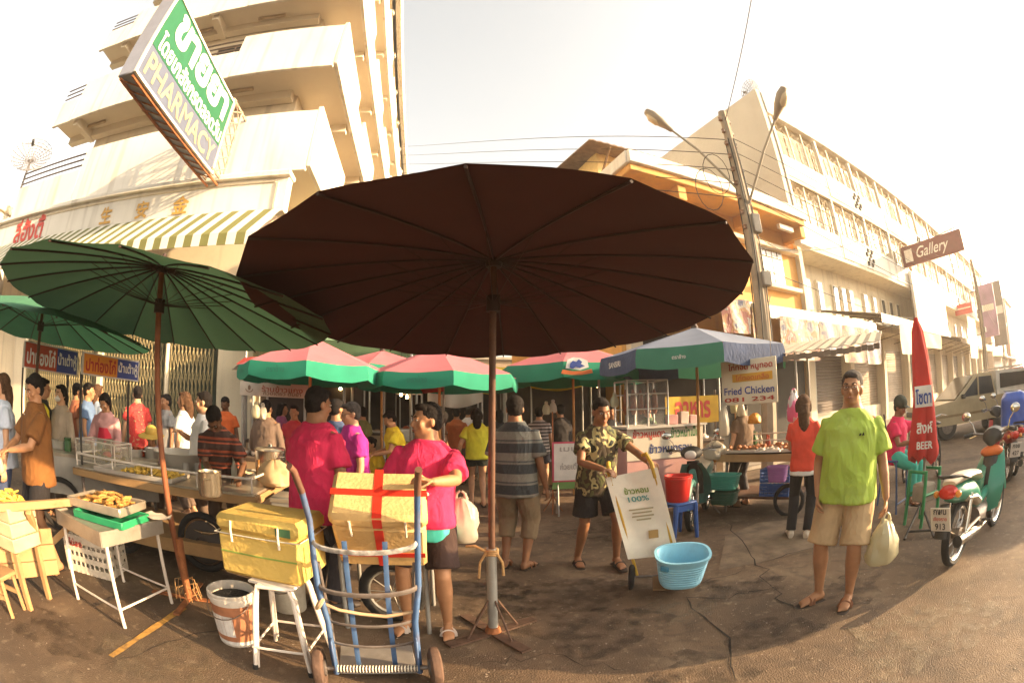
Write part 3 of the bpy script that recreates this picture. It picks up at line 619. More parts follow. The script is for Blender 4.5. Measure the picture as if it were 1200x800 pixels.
# buildings further along the road
for i, (r0, r1, p0, h, c, lb) in enumerate(((60.5, 71, 9.2, 10.5, (.5, .36, .26), 'pinkish shophouse beyond the white row'), (71.3, 83, 9.4, 9.0, (.55, .47, .34), 'pale shophouse far along the road'), (83.3, 95, 8.8, 13.0, (.32, .10, .06), 'brick red block far along the road'))):
    t = thing('far_shophouse', lb, 'building', (0, 0, 0), RZR); mt = M('far%d' % i, c, .85, var=.12, vs=.4)
    q = MB(); q.box(((r0+r1)/2, p0+5, h/2), (r1-r0, 10, h)); part(t, 'wall', q, mt); q = MB(); q.box(((r0+r1)/2, p0-.1, h-.2), (r1-r0, .6, .5)); part(t, 'cornice', q, white2)
    for zf in np.arange(5, h-1.5, 3):
        for r in np.arange(r0+1.5, r1-1, 3): q = MB(); q.box((r, p0-.03, zf), (1.5, .1, 1.4)); part(t, 'window', q, darkglass)
    q = MB(); q.box(((r0+r1)/2, p0-.02, 1.6), (r1-r0-1, .1, 3)); part(t, 'shop_opening', q, shut); q = MB(); q.box(((r0+r1)/2, p0-1.0, 3.5), (r1-r0-1, 2.2, .12), rot=Matrix.Rotation(.15, 3, 'X')); part(t, 'canopy', q, tin)
for i, (r, h) in enumerate(((44.5, 2.0), (45.6, 1.7))):   # flags on the roof
    t = thing('roof_flag', 'small faded flag on a thin staff at the roof edge of the white shophouses', 'flag', Rp(r, 9.4, 13.8), RZR, 'flags on the white roof'); q = MB(); q.cyl((0, 0, 0), (0, 0, h), .03); part(t, 'staff', q, white2)
    q = MB(); q.box((.25, 0, h-.35), (.5, .02, .6)); part(t, 'cloth', q, M('flag_red', (.4, .12, .1), .8))
dish('tilted white dish on the roof corner of the white shophouse row', Rp(15.0, 10.0, 13.6), .5, rad(-52), .7, True)

# ================================================================= utility poles, lamps, wires
pole_m = M('pole_concrete', (.30, .24, .17), .9, var=.18, vs=3, bump=.3, bs=30, dirt=.35, ds=2); insul = M('insulator', (.22, .12, .07), .35)
def util_pole(label, base, top, h, lean=(0, 0)):
    t = thing('utility_pole', label, 'utility pole', base)
    q = MB(); q.tube([(0, 0, 0), (lean[0], lean[1], h)], [.17, .105], 8); part(t, 'pole', q, pole_m)
    def P(z): return Vector((lean[0]*z/h, lean[1]*z/h, z))
    for k in range(9):
        z = h-.25-k*.34; s = -1 if k % 2 else 1
        for s in (-1, 1):
            q = MB(); c = P(z)+rR*(.14*s); q.lathe([(.02, -.05), (.05, -.04), (.035, 0), (.05, .04), (.02, .06)], 8, c); part(t, 'insulator', q, insul)
    bxm = M('box_grey', (.22, .2, .17), .6)
    for c, s_ in ((P(h-.9), (.32, .05, .05)), (P(h-1.6), (.36, .05, .05))): part(t, 'cross_arm', MB().box(c, s_), bxm)
    for c, s_ in ((P(h-2.9)+Vector((.12, -.1, 0)), (.2, .16, .42)), (P(h-4.1)+Vector((.12, -.12, 0)), (.22, .2, .3))): part(t, 'junction_box', MB().box(c, s_, bev=.02), bxm)
    for k in range(5):
        q = MB(); A = k*1.3; q.tube([P(h*.9)+Vector((.11*math.cos(A), .11*math.sin(A), 0)), P(h*.6)+Vector((.16*math.cos(A+.5), .16*math.sin(A+.5), 0)), P(h*.25)+Vector((.18*math.cos(A), .18*math.sin(A), 0))], .014, 5); part(t, 'cable', q, M('cable_black', (.02, .018, .016), .7))
    return P
PB = Vector((AT(893, 356, 9.3).x, AT(893, 356, 9.3).y, 0)); ptop = AT(846, 132, 9.3)
util_pole('grey concrete utility pole with two lamps standing behind the fried chicken stall', PB, ptop, ptop.z, (ptop.x-PB.x, ptop.y-PB.y))
p2b = AT(1155, 425, 30); P2 = Vector((p2b.x, p2b.y, 0)); util_pole('second utility pole further along the road by the white banner', P2, None, 8.2)
p3b = AT(1177, 425, 62); P3 = Vector((p3b.x, p3b.y, 0)); util_pole('third utility pole far along the road', P3, None, 8.2)
def lamp(label, base, head, updir):
    t = thing('street_lamp', label, 'street lamp', base); h_ = head-base; q = MB(); mid = h_*.5+Vector((0, 0, .12)); e = h_*.86
    q.tube([(0, 0, 0), h_*.06+Vector((0, 0, .05)), mid, e], [.035, .03, .028, .028], 8); part(t, 'arm', q, M('arm_steel', (.3, .26, .2), .5, metal=.5))
    d = (h_-mid).normalized(); side = d.cross(Vector((0, 0, 1))).normalized(); up = side.cross(d)
    q = MB(); q.rings([(e-d*.1, side*.05, up*.05), (e+d*.05, side*.08, up*.07), (e+d*.25, side*.15, up*.11), (e+d*.5, side*.17, up*.12), (e+d*.68, side*.11, up*.08), (e+d*.72, side*.03, up*.03)], 14); part(t, 'head', q, M('lamp_head', (.30, .24, .17), .5, metal=.2))
    q = MB(); q.ell(e+d*.42-up*.06, (.1, .1, .1)); q = MB(); q.rings([(e+d*.2-up*.06, side*.04, up*.03), (e+d*.3-up*.08, side*.11, up*.07), (e+d*.5-up*.08, side*.12, up*.08), (e+d*.62-up*.05, side*.06, up*.04)], 12); part(t, 'lens', q, M('lamp_lens', (.6, .48, .3), .25))
def on_pole(z): return PB+(ptop-PB).xy.to_3d()*(z/ptop.z)+Vector((0, 0, z))
lamp('street lamp on the curved arm reaching toward the market street from the pole', on_pole(5.75), AT(770, 139, 9.0), None)
lamp('street lamp on the short arm leaning toward the road from the pole', on_pole(5.35), AT(914, 118, 8.5), None)
wire_m = M('wire', (.05, .04, .035), .7)
def wire(label, a, b, sag, r=.011, n=24):
    a, b = Vector(a), Vector(b); q = MB(); q.tube([a.lerp(b, i/n)-Vector((0, 0, sag*4*(i/n)*(1-i/n))) for i in range(n+1)], r, 4); return tag(q.build('overhead_wire', wire_m), label, 'wire', 'overhead wires')
for k, (z, s) in enumerate(((7.3, .4), (6.9, .5), (6.5, .6), (6.15, .7), (5.8, .8))):
    wire('overhead wire strung between the two utility poles along the road', on_pole(z), P2+Vector((0, 0, z-.1)), s); wire('overhead wire running from the pole across the market street', on_pole(z-.1), AT(430, 172+9*k, 46), .5)
    if k < 3: wire('overhead wire strung beyond the second pole', P2+Vector((0, 0, z-.1)), P3+Vector((0, 0, z)), .6)
wire('single wire rising from the pole over the road', on_pole(7.7), (2.0, -9, 11), .1); wire('service wire from the pole to the orange house', on_pole(5.0), Rp(13.4, 8.9, 6.6), .25); wire('service wire from the pole to the tall lattice screens', on_pole(4.6), Rp(22, 8.9, 9.4), .5); wire('thick looped cable from the pole to the orange house', on_pole(4.4), Rp(11.5, 8.95, 4.7), .5, .02); wire('service wire from the pole low to the awning', on_pole(4.2), Rp(25, 8.5, 5.0), .3)
q = MB(); c = on_pole(6.3)
for k in range(2):
    C_ = c+Vector((-.5-.25*k, .1, -.4*k)); q.tube([C_+Vector((.32*math.cos(t), 0, .5*math.sin(t))) for t in np.linspace(0, 2*PI, 17)[:-1]], .01, 4, closed=True)
tag(q.build('coiled_cable', wire_m), 'loose loops of coiled cable hanging beside the utility pole', 'cable')
# ================================================================= people
def V3(*a): return Vector(a)
def ik(a, b, l1, l2, hint):
    """middle joint of a two-bone chain from a towards b; returns (mid, end)"""
    a, b, hint = Vector(a), Vector(b), Vector(hint); d = b-a; L = d.length
    if L > (l1+l2)*.995: b = a+d*((l1+l2)*.995/L); d = b-a; L = d.length
    L = max(L, abs(l1-l2)*1.05); dn = d.normalized(); x = (l1*l1-l2*l2+L*L)/(2*L); h = math.sqrt(max(0, l1*l1-x*x))
    s = hint-dn*hint.dot(dn); s = s.normalized() if s.length > 1e-5 else dn.orthogonal().normalized()
    return a+dn*x+s*h, b
SKINS = {k: M('skin_'+k, c, .55, var=.1, vs=14, bump=.05, bs=200, spec=.35) for k, c in (('tan', (.36, .175, .085)), ('brown', (.25, .115, .055)), ('dark', (.13, .06, .03)), ('light', (.46, .25, .14)))}
HAIRM = {k: M('hair_'+k, c, .8, spec=.15, var=.4, vs=40, bump=.5, bs=120) for k, c in (('black', (.012, .009, .008)), ('brown', (.07, .035, .018)), ('grey', (.06, .05, .045)))}
eye_w = M('eye_white', (.55, .5, .45), .3); eye_b = M('eye_dark', (.015, .01, .008), .2); lip = M('lip', (.28, .10, .07), .5)
def cloth(name, col, **k): return M('cloth_'+name, col, .9, var=.16, vs=7, crease=.45, dirt=.3, ds=5, dcol=tuple(min(1, x*1.25+.02) for x in col), **k)
def person(label, loc, rz, h=1.65, girth=1., belly=0, lean=0, tilt=0, hands=None, feet=None, head=(0, 0), skin='tan', hair='short', hairc='black', top=None, bottom=None, shoes=None, sit=None, vox=.011, extras=(), group=None, apron=None, stance=.10, pelvis=(0, 0), armsw=None, bootlen=None):
    """loc: ground point; rz=0 faces -Y; hands/feet in metres in the body's own axes (x to the body's left, -y forward)"""
    t = thing('person', label, 'person', loc, rz, group); k = h/1.70; g = girth; inv = 1/k
    pz = (sit*inv if sit else .915); lr, tr = rad(lean), rad(tilt); P = V3(pelvis[0]*inv, pelvis[1]*inv, pz)
    u = V3(math.sin(tr), -math.sin(lr)*math.cos(tr), math.cos(lr)*math.cos(tr)).normalized(); X = V3(1, 0, 0); X = (X-u*X.dot(u)).normalized(); Y = u.cross(X)
    def tp(s, x=0, y=0): return P+u*s+X*x+Y*y
    b = MB()
    TR = [(-.13, .10, .085), (-.06, .155, .115), (.02, .158, .115+belly*.5), (.10, .145, .108+belly), (.20, .142, .105+belly*.7), (.30, .155, .112), (.38, .160, .105), (.43, .147, .09), (.465, .112, .076), (.495, .078, .066), (.53, .062, .062), (.57, .058, .06)]
    b.rings([(tp(s, 0, -belly*.6 if s < .3 else 0), X*rx*g, Y*ry*g) for s, rx, ry in TR], 18)
    # head
    hy, hp = rad(head[0]), rad(head[1]); HM = basis(X, Y) @ Matrix.Rotation(hy, 3, 'Z') @ Matrix.Rotation(hp, 3, 'X')
    nk = tp(.495); hc = nk+u*.134+HM @ V3(0, -.022, 0)
    def hd(x, y, z): return hc+HM @ V3(x, y, z)
    b.ell(hd(0, .01, .025), (.074, .092, .092), 14, 10, HM); b.ell(hd(0, -.018, -.045), (.06, .07, .07), 12, 8, HM); b.ell(hd(0, -.055, -.088), (.032, .028, .025), 8, 6, HM)
    b.tube([tp(.46), hd(0, .012, -.05)], [.066, .058], 12)
    b.tube([hd(0, -.088, .005), hd(0, -.106, -.03)], [.010, .016], 6); b.ell(hd(0, -.10, -.034), (.019, .014, .011), 8, 6, HM)
    b.ell(hd(0, -.082, .022), (.045, .012, .012), 8, 6, HM); b.ell(hd(0, -.083, -.066), (.024, .012, .011), 8, 5, HM)
    for s in (-1, 1): b.ell(hd(s*.076, .012, -.01), (.011, .02, .033), 8, 6, HM); b.ell(hd(s*.045, -.06, -.025), (.022, .022, .026), 8, 6, HM)
    # arms
    sh = {'R': tp(.40, -.162*g**.8), 'L': tp(.40, .162*g**.8)}; J = {}
    hands = dict(hands or {}); dv = {'R': (-.24, -.03, .0), 'L': (.24, -.03, .0)}
    for s, sg in (('R', -1), ('L', 1)):
        if s in hands: w = V3(*hands[s][:3])*inv; hint = V3(*hands[s][3]) if len(hands[s]) > 3 else V3(sg*.5, .6, -.8)
        else: w = sh[s]+V3(sg*.10*g, -.06, -.525); hint = V3(sg*.3, 1, 0)
        el, w = ik(sh[s], w, .285, .25, hint); J[s] = (sh[s], el, w); fd = (w-el).normalized()
        b.tube([sh[s]+V3(-sg*.03, 0, .005), sh[s], sh[s].lerp(el, .4), el, el.lerp(w, .3), w], [.045*g**.5, .05*g**.5, .046*g**.6, .037*g**.6, .038*g**.6, .025], 12)
        # hand: palm, four fingers, thumb
        fw = fd if len(hands.get(s, ())) < 5 else V3(*hands[s][4]).normalized()
        side = fw.cross(V3(0, 0, 1)) if abs(fw.z) < .8 else V3(0, 1, 0)   # across the knuckles
        side = side.normalized(); pn = side.cross(fw).normalized(); curl = pn if pn.dot(V3(-sg*.6, -.2, -.8)) > 0 else -pn
        pm = basis(side, fw); b.ell(w+fw*.048, (.041, .05, .017), 10, 6, pm)
        for j, (o_, L_) in enumerate(((-.033, .062), (-.011, .074), (.011, .07), (.033, .054))):
            p0 = w+fw*.078+side*o_; p1 = p0+(fw*.8+curl*.45+side*o_*2).normalized()*L_*.5; p2 = p1+(fw*.35+curl*.9).normalized()*L_*.5; b.tube([p0-fw*.02, p0, p1, p2], [.0095, .0095, .0088, .0075], 6)
        td = -1 if side.dot(V3(0, -1, 0)) > 0 else 1
        q0 = w+fw*.025-side*td*.034; b.tube([q0, q0+(fw*.5-side*td*.75+curl*.3)*.045, q0+(fw*.9-side*td*.5+curl*.7)*.07], [.013, .0115, .009], 6)
    # legs
    feet = feet or {}; LJ = {}
    for s, sg in (('R', -1), ('L', 1)):
        hip = P+X*sg*.088*g+V3(0, 0, -.02); f = feet.get(s, (sg*stance, 0, 0)); yaw = f[3] if len(f) > 3 else sg*.25; up = f[2]*inv if len(f) > 2 else 0
        an = V3(f[0]*inv, f[1]*inv+.03, .075+up); kn, an = ik(hip, an, .425, .43, V3(math.sin(yaw)*.6, -1, .12)); LJ[s] = (hip, kn, an, yaw)
        b.tube([hip+V3(0, 0, .05), hip, hip.lerp(kn, .35), hip.lerp(kn, .8), kn, kn.lerp(an, .3), kn.lerp(an, .75), an], [.08*g, .088*g, .080*g, .058*g, .052*g**.7, .056*g**.7, .038*g**.5, .034], 14)
        fw = V3(math.sin(yaw), -math.cos(yaw), 0); sd = V3(math.cos(yaw), math.sin(yaw), 0); Z = V3(0, 0, 1); base = V3(an.x, an.y, an.z-.075)
        b.rings([(base-fw*.055+Z*.035, sd*.022, Z*.03), (base-fw*.03+Z*.045, sd*.033, Z*.042), (base+fw*.04+Z*.042, sd*.038, Z*.040), (base+fw*.12+Z*.026, sd*.045, Z*.024), (base+fw*.165+Z*.018, sd*.042, Z*.016)], 12)
        for j in range(5): q0 = base+fw*(.15-.006*j*(1))+sd*(-sg)*(.032-.016*j)+Z*.015; b.tube([q0, q0+fw*(.04-.004*j)-Z*.003], [.011-.0008*j, .009-.0008*j], 6)
    def fin(mb, name, mat, vx, par=t, **kk):
        for i in range(len(mb.v)): mb.v[i] = tuple(x*k for x in mb.v[i])
        me = remesh(mb, vx, **kk); me.materials.append(mat); return obj(name, me, par)
    body = fin(b, 'body', SKINS[skin], min(vox, .009), smooth=3)
    def small(name, mb, mat, par=body):
        for i in range(len(mb.v)): mb.v[i] = tuple(x*k for x in mb.v[i])
        return mb.build(name, mat, par)
    if vox < .0115:
        for s in (-1, 1):
            q = MB(); q.ell(hd(s*.031, -.083, .006), (.0135, .006, .006), 10, 6, HM); small('eye', q, eye_w)
            q = MB(); q.ell(hd(s*.031, -.0868, .006), (.0062, .004, .0058), 8, 6, HM); small('iris', q, eye_b)
            q = MB(); q.tube([hd(s*.014, -.096, .026), hd(s*.034, -.094, .032), hd(s*.052, -.08, .027)], [.0035, .0045, .002], 6); small('eyebrow', q, HAIRM['black'])
        q = MB(); q.tube([hd(-.024, -.087, -.064), hd(0, -.097, -.062), hd(.024, -.087, -.064)], [.003, .0058, .003], 6); small('mouth', q, lip)
    # hair
    if hair:
        q = MB(); q.ell(hd(0, .026, .045), (.082, .092, .085), 14, 10, HM)
        if hair in ('short', 'crop'): q.ell(hd(0, .045, -.005), (.074, .066, .075), 12, 8, HM); q.ell(hd(0, -.045, .088), (.052, .04, .024), 10, 6, HM)
        if hair in ('long', 'tail', 'bob'):
            q.ell(hd(0, .05, -.01), (.08, .066, .085), 12, 8, HM); q.ell(hd(0, -.035, .09), (.06, .05, .026), 10, 6, HM)
            for s in (-1, 1): q.tube([hd(s*.07, -.02, .06), hd(s*.084, .0, 0), hd(s*.082, .01, -.07 if hair != 'tail' else -.02)], [.02, .022, .018], 8)
        if hair == 'long': q.tube([hd(0, .07, 0), hd(0, .085, -.10), hd(0, .08, -.22), hd(0, .075, -.32)], [.07, .075, .066, .035], 12)
        if hair == 'bob': q.tube([hd(0, .05, 0), hd(0, .055, -.10), hd(0, .05, -.17)], [.075, .082, .06], 12)
        if hair == 'tail': q.tube([hd(0, .11, .03), hd(0, .135, -.02), hd(0, .12, -.12), hd(0, .11, -.22)], [.025, .036, .03, .012], 10)
        if hair == 'bun': q.ell(hd(0, .045, 0), (.078, .07, .08), 12, 8, HM); q.ell(hd(0, .115, .03), .042); q.ell(hd(0, -.035, .09), (.06, .05, .026), 10, 6, HM)
        fin(q, 'hair', HAIRM[hairc], .008 if vox < .0115 else .012, smooth=2, wrinkle=.004, wf=55, seed=int(abs(loc[0])*10))
    # shirt
    if top:
        q = MB(); m = top['mat']; e = top.get('loose', .02); hem = top.get('hem', -.12); sl = top.get('sleeve', .55); n0 = .485 if top.get('kind') != 'polo' else .495
        prof = [(hem, .172, .134), (hem+.015, .172, .134), (hem+.06, .17, .132), (.0, .163, .126), (.10, .156, .118), (.20, .153, .115), (.30, .158, .115), (.37, .163, .107), (.42, .15, .092), (.455, .12, .082), (.478, .092, .074), (n0+.012, .07, .068)]
        bel = lambda s: belly*(.5 if s < 0 else 1 if s < .16 else .7 if s < .27 else 0)
        q.rings([(tp(s, 0, -belly*.6 if s < .3 else 0), X*(rx*g+e*(1 if s < .4 else .4)), Y*((ry+bel(s))*g+e*(1.2 if s < .4 else .4))) for s, rx, ry in prof if s >= hem], 20, power=2.3)
        for s, sg in (('R', -1), ('L', 1)):
            a, el, w = J[s]
            if sl <= 0: continue
            if sl <= 1:
                en = a.lerp(el, sl); q.tube([a+V3(-sg*.05, 0, -.012), a+V3(0, 0, -.004), a.lerp(el, sl*.5), en], [.048*g**.4, .054*g**.5+e*.1, .057*g**.6+e*.35, .060*g**.6+e*.7], 14)
            else: en = el.lerp(w, sl-1); q.tube([a+V3(-sg*.05, 0, -.012), a, a.lerp(el, .5), el, en], [.048*g**.4, .054*g**.5+e*.1, .053*g**.6+e*.35, .048*g**.6+e*.35, .036+e*.4], 14)
        sh_ = fin(q, top.get('name', 'shirt'), m, vox, smooth=4, wrinkle=top.get('wr', .010), wf=top.get('wf', 9), seed=int(abs(loc[0]*7+loc[1]*3)))
        if top.get('kind') == 'polo':
            q = MB(); 
            q.tube([tp(.497+.012*math.cos(A), .068*math.sin(A), -.064*math.cos(A)) for A in np.linspace(.35, 2*PI-.35, 14)], .018, 8, flat=.55); small('collar', q, m, sh_)
            for zz in (.37, .41): q = MB(); q.ell(tp(zz, 0, -.105*g-e*.9), .006); small('button', q, eye_w, sh_)
        if top.get('hem_mat'):   # a second shirt or hem showing below
            q = MB(); q.rings([(tp(s), X*(rx*g), Y*(ry+belly*.5)*g) for s, rx, ry in ((hem-top.get('hem_len', .1), .18+e*.8, .142+e), (hem-top.get('hem_len', .1)*.5, .18+e*.8, .142+e), (hem+.04, .168+e*.6, .13+e*.8))], 20, power=2.3); fin(q, 'undershirt', top['hem_mat'], vox, smooth=3, wrinkle=.006, wf=14)
    # legs clothing
    if bottom:
        q = MB(); m = bottom['mat']; kind = bottom['kind']; e = bottom.get('loose', .014); wt = .06
        q.rings([(tp(s), X*(rx*g+e*.5), Y*((ry+(belly*.6 if s > -.05 else 0))*g+e*.5)) for s, rx, ry in ((-.14, .12, .10), (-.06, .158, .118), (.0, .158, .116), (wt, .15, .112))], 18)
        if kind == 'skirt':
            L_ = bottom.get('len', .45); q.rings([(tp(.05), X*.15*g, Y*.115*g), (tp(-.08), X*.175*g, Y*.14*g), (P+V3(0, -.02, -L_), X*(.18+e)*g, Y*(.16+e)*g)], 18)
        else:
            for s in 'RL':
                hip, kn, an, yw = LJ[s]; f = bottom.get('len', .85)
                pts = [hip+V3(0, 0, .03), hip.lerp(kn, .3)]; rr = [.092*g+e*.3, .092*g+e*.6]
                if f <= 1: pts += [hip.lerp(kn, f*.7), hip.lerp(kn, f)]; rr += [.082*g+e*1.0, .076*g+e*1.6]
                else: pts += [hip.lerp(kn, .75), kn, kn.lerp(an, .5*(f-1)), kn.lerp(an, f-1)]; rr += [.07*g+e, .062*g+e, .056*g+e, .046+e*1.2]
                q.tube(pts, rr, 16)
        bo = fin(q, bottom.get('name', {'skirt': 'skirt', 'shorts': 'shorts'}.get(kind, 'trousers')), m, vox, smooth=4, wrinkle=bottom.get('wr', .006), wf=9, seed=int(abs(loc[1])*5))
        if bottom.get('belt'):
            q = MB(); q.tube([tp(wt-.012, (.152*g+.012)*math.sin(A), -((.114+belly*.6)*g+.014)*math.cos(A)) for A in np.linspace(0, 2*PI, 25)[:-1]], .016, 6, closed=True, flat=.4); small('belt', q, bottom['belt'], bo)
    if apron:
        q = MB(); pr = [(-.42, .21, .16), (-.2, .21, .16), (0, .20, .155), (.15, .18, .145), (.32, .13, .135)]
        pts = []
        for s, w_, d_ in pr: pts.append([tp(s, w_*g*math.sin(A), -(d_+belly+.045)*g*math.cos(A)) for A in np.linspace(-.8, .8, 7)])
        v = [p for r_ in pts for p in r_]+[p+Y*.012 for r_ in pts for p in r_]; n = 7; f = []; o2 = len(pr)*n
        for j in range(len(pr)-1):
            for i in range(n-1): a = j*n+i; f += [(a, a+1, a+n+1, a+n), (o2+a, o2+a+n, o2+a+n+1, o2+a+1)]
        q.add(v, f); small('apron', q, apron, t)
    if shoes:
        for s, sg in (('R', -1), ('L', 1)):
            hip, kn, an, yaw = LJ[s]; fw = V3(math.sin(yaw), -math.cos(yaw), 0); sd = V3(math.cos(yaw), math.sin(yaw), 0); Z = V3(0, 0, 1); base = V3(an.x, an.y, an.z-.075)
            q = MB()
            if shoes[0] == 'sandal':
                q.rings([(base-fw*.075+Z*-.006, sd*.03, fw*.004), (base-fw*.06-Z*.006, sd*.042, Z*.012), (base+fw*.06-Z*.006, sd*.046, Z*.012), (base+fw*.16-Z*.006, sd*.052, Z*.012), (base+fw*.215-Z*.006, sd*.03, Z*.011)], 12, power=3)
                so = small('sandal_sole', q, M('sole_dark', (.03, .02, .014), .8), t)
                for a, c in ((.10, .0), (.055, .035)) if len(shoes) < 3 else ((.11, 0),):
                    q = MB(); q.tube([base+fw*(a+c*.5*math.cos(A))+sd*(.05*math.cos(A))+Z*(.006+.055*math.sin(A)*(1-a*2)) for A in np.linspace(0, PI, 9)], .016, 6, flat=.4); small('strap', q, shoes[1], so)
            else:
                q.rings([(base-fw*.07+Z*.03, sd*.028, Z*.036), (base-fw*.04+Z*.045, sd*.042, Z*.052), (base+fw*.05+Z*.042, sd*.046, Z*.047), (base+fw*.15+Z*.028, sd*.05, Z*.033), (base+fw*.215+Z*.02, sd*.035, Z*.024)], 14); small('shoe', q, shoes[1], t)
    t_inf = dict(thing=t, body=body, hd=hd, tp=tp, J=J, LJ=LJ, k=k, HM=HM, small=small)
    for ex in extras: ex(t_inf)
    return t_inf
def glasses(d):
    q = MB(); hd = d['hd']
    for s in (-1, 1):
        q.tube([hd(s*.031+.022*math.cos(A), -.101, .004+.016*math.sin(A)) for A in np.linspace(0, 2*PI, 13)[:-1]], .0022, 5, closed=True); q.tube([hd(s*.053, -.10, .008), hd(s*.078, 0, .008)], .002, 4)
    q.tube([hd(-.009, -.102, .008), hd(.009, -.102, .008)], .002, 4); d['small']('glasses', q, M('wire_rim', (.12, .09, .06), .3, metal=.8))
def cap(mat, brim=.09, wide=False):
    def f(d):
        q = MB(); hd = d['hd']; HM = d['HM']; q.ell(hd(0, .024, .064), (.104, .118, .102), 14, 8, HM)
        if wide: q.lathe([(.09, .0), (.16, -.02), (.21, -.045), (.205, -.052), (.15, -.03), (.08, -.01)], 18, hd(0, .02, .06), rot=HM)
        else: q.ell(hd(0, -.09, .055), (.07, brim*.8, .01), 12, 6, HM)
        d['small']('hat', q, mat)
    return f
def mask(d):
    q = MB(); hd = d['hd']; q.ell(hd(0, -.06, -.05), (.056, .05, .045), 12, 8, d['HM']); d['small']('face_mask', q, M('mask_white', (.6, .57, .52), .8))
def local(px, py, t_loc, rz, D):
    """a photo point at distance D, in a figure's own axes"""
    return rotz(-rz) @ (AT(px, py, D)-Vector(t_loc))
def bag(label, top, drop, r, mat, squash=.8, name='plastic_bag', handles=True):
    """thin carrier bag hanging from a hand"""
    o = thing(name, label, 'bag', (top.x, top.y, top.z-drop)); q = MB(); n = 36; v = []; f = []; rg = random.Random(int(top.x*100))
    prof = [(.30, 0), (.62, .008), (.82, .03), (.95, .09), (1, .17), (1.0, .27), (.99, .37), (.94, .47), (.86, .57), (.73, .67), (.52, .77), (.36, .83), (.26, .87)]; ph = [rg.uniform(0, 6) for _ in range(6)]
    for a, z in prof:
        for k in range(n):
            A = 2*PI*k/n; w = 1+.09*math.sin(2*A+z*6+ph[0])+.05*math.sin(5*A+z*5+ph[1])+.12*z*abs(math.sin(6*A+ph[2]+2*z))-.10*abs(math.sin(3*A-9*z+ph[3]))*abs(math.sin(11*z+2*A+ph[4]))+rg.uniform(-.015, .015); v.append((r*a*w*math.cos(A), r*squash*a*w*math.sin(A), drop*z*(1+rg.uniform(-.015, .015))))
    for j in range(len(prof)-1):
        for k in range(n): f.append((j*n+k, j*n+(k+1) % n, (j+1)*n+(k+1) % n, (j+1)*n+k))
    f.append(tuple(range(n-1, -1, -1))); q.add(v, f); part(o, 'sack', q, mat, ang=28)
    if handles:
        q = MB()
        for s in (-1, 1): q.tube([(s*r*.3, 0, drop*.84), (s*r*.22, .0, drop*.95), (s*.006, 0, drop*1.0)], [.018, .011, .008], 6)
        part(o, 'handle', q, mat)
    return o
film = M_cloth('bag_film', (.52, .47, .38), translucent=.4, dirt=.5); film2 = M_cloth('bag_film_yellow', (.55, .50, .33), translucent=.4, dirt=.6)
for m_ in (film, film2): m_.node_tree.nodes['Principled BSDF'].inputs['Roughness'].default_value = .3
sand_b = M('sandal_brown', (.20, .075, .03), .6); sand_d = M('sandal_dark', (.03, .02, .015), .6); c_black = cloth('black', (.014, .011, .012)); c_white = cloth('white', (.62, .58, .54)); khaki = cloth('khaki', (.45, .31, .165)); jeans = cloth('jeans', (.04, .055, .11)); pinkc = cloth('pink', (.62, .022, .09)); orangec = cloth('orange', (.62, .13, .03)); yellowc = cloth('yellow', (.62, .46, .02)); redc = cloth('red', (.60, .06, .03)); blue_c = cloth('blue', (.10, .16, .28)); brownc = cloth('brown', (.17, .065, .014)); dkshort = cloth('darkbrown', (.035, .017, .014)); magenta = cloth('magenta', (.42, .02, .22)); taupe = cloth('taupe', (.14, .095, .07)); palebl = cloth('paleblue', (.42, .46, .55))
limec = M('cloth_lime', (.34, .46, .06), .85, var=.16, vs=3, crease=.5, dirt=.5, dcol=(.42, .55, .16), ds=4)
polo_st = M_stripe('cloth_polo_stripe', [(0, (.035, .04, .045)), (.45, (.17, .165, .14)), (.55, (.06, .065, .07)), (.62, (.19, .18, .15))], 'Z', .19)
red_st = M_stripe('cloth_red_stripe', [(0, (.045, .02, .015)), (.5, (.32, .07, .03)), (.62, (.05, .02, .015)), (.8, (.25, .05, .02))], 'Z', .12)
thin_st = M_stripe('cloth_thin_stripe', [(0, (.35, .32, .30)), (.5, (.05, .05, .055))], 'Z', .06)
camo = M_blotch('cloth_camo', [(.028, .033, .015), (.10, .10, .035), (.05, .034, .018), (.34, .29, .13), (.014, .016, .012)], 8)
red_fl = M_blotch('cloth_red_floral', [(.5, .03, .025), (.55, .05, .04), (.5, .03, .03), (.5, .26, .12)], 22); flor = M_blotch('cloth_floral', [(.3, .2, .25), (.4, .35, .4), (.2, .12, .2), (.45, .3, .2)], 20)
two_tone = M('cloth_teal', (.05, .42, .33), .85, var=.1)
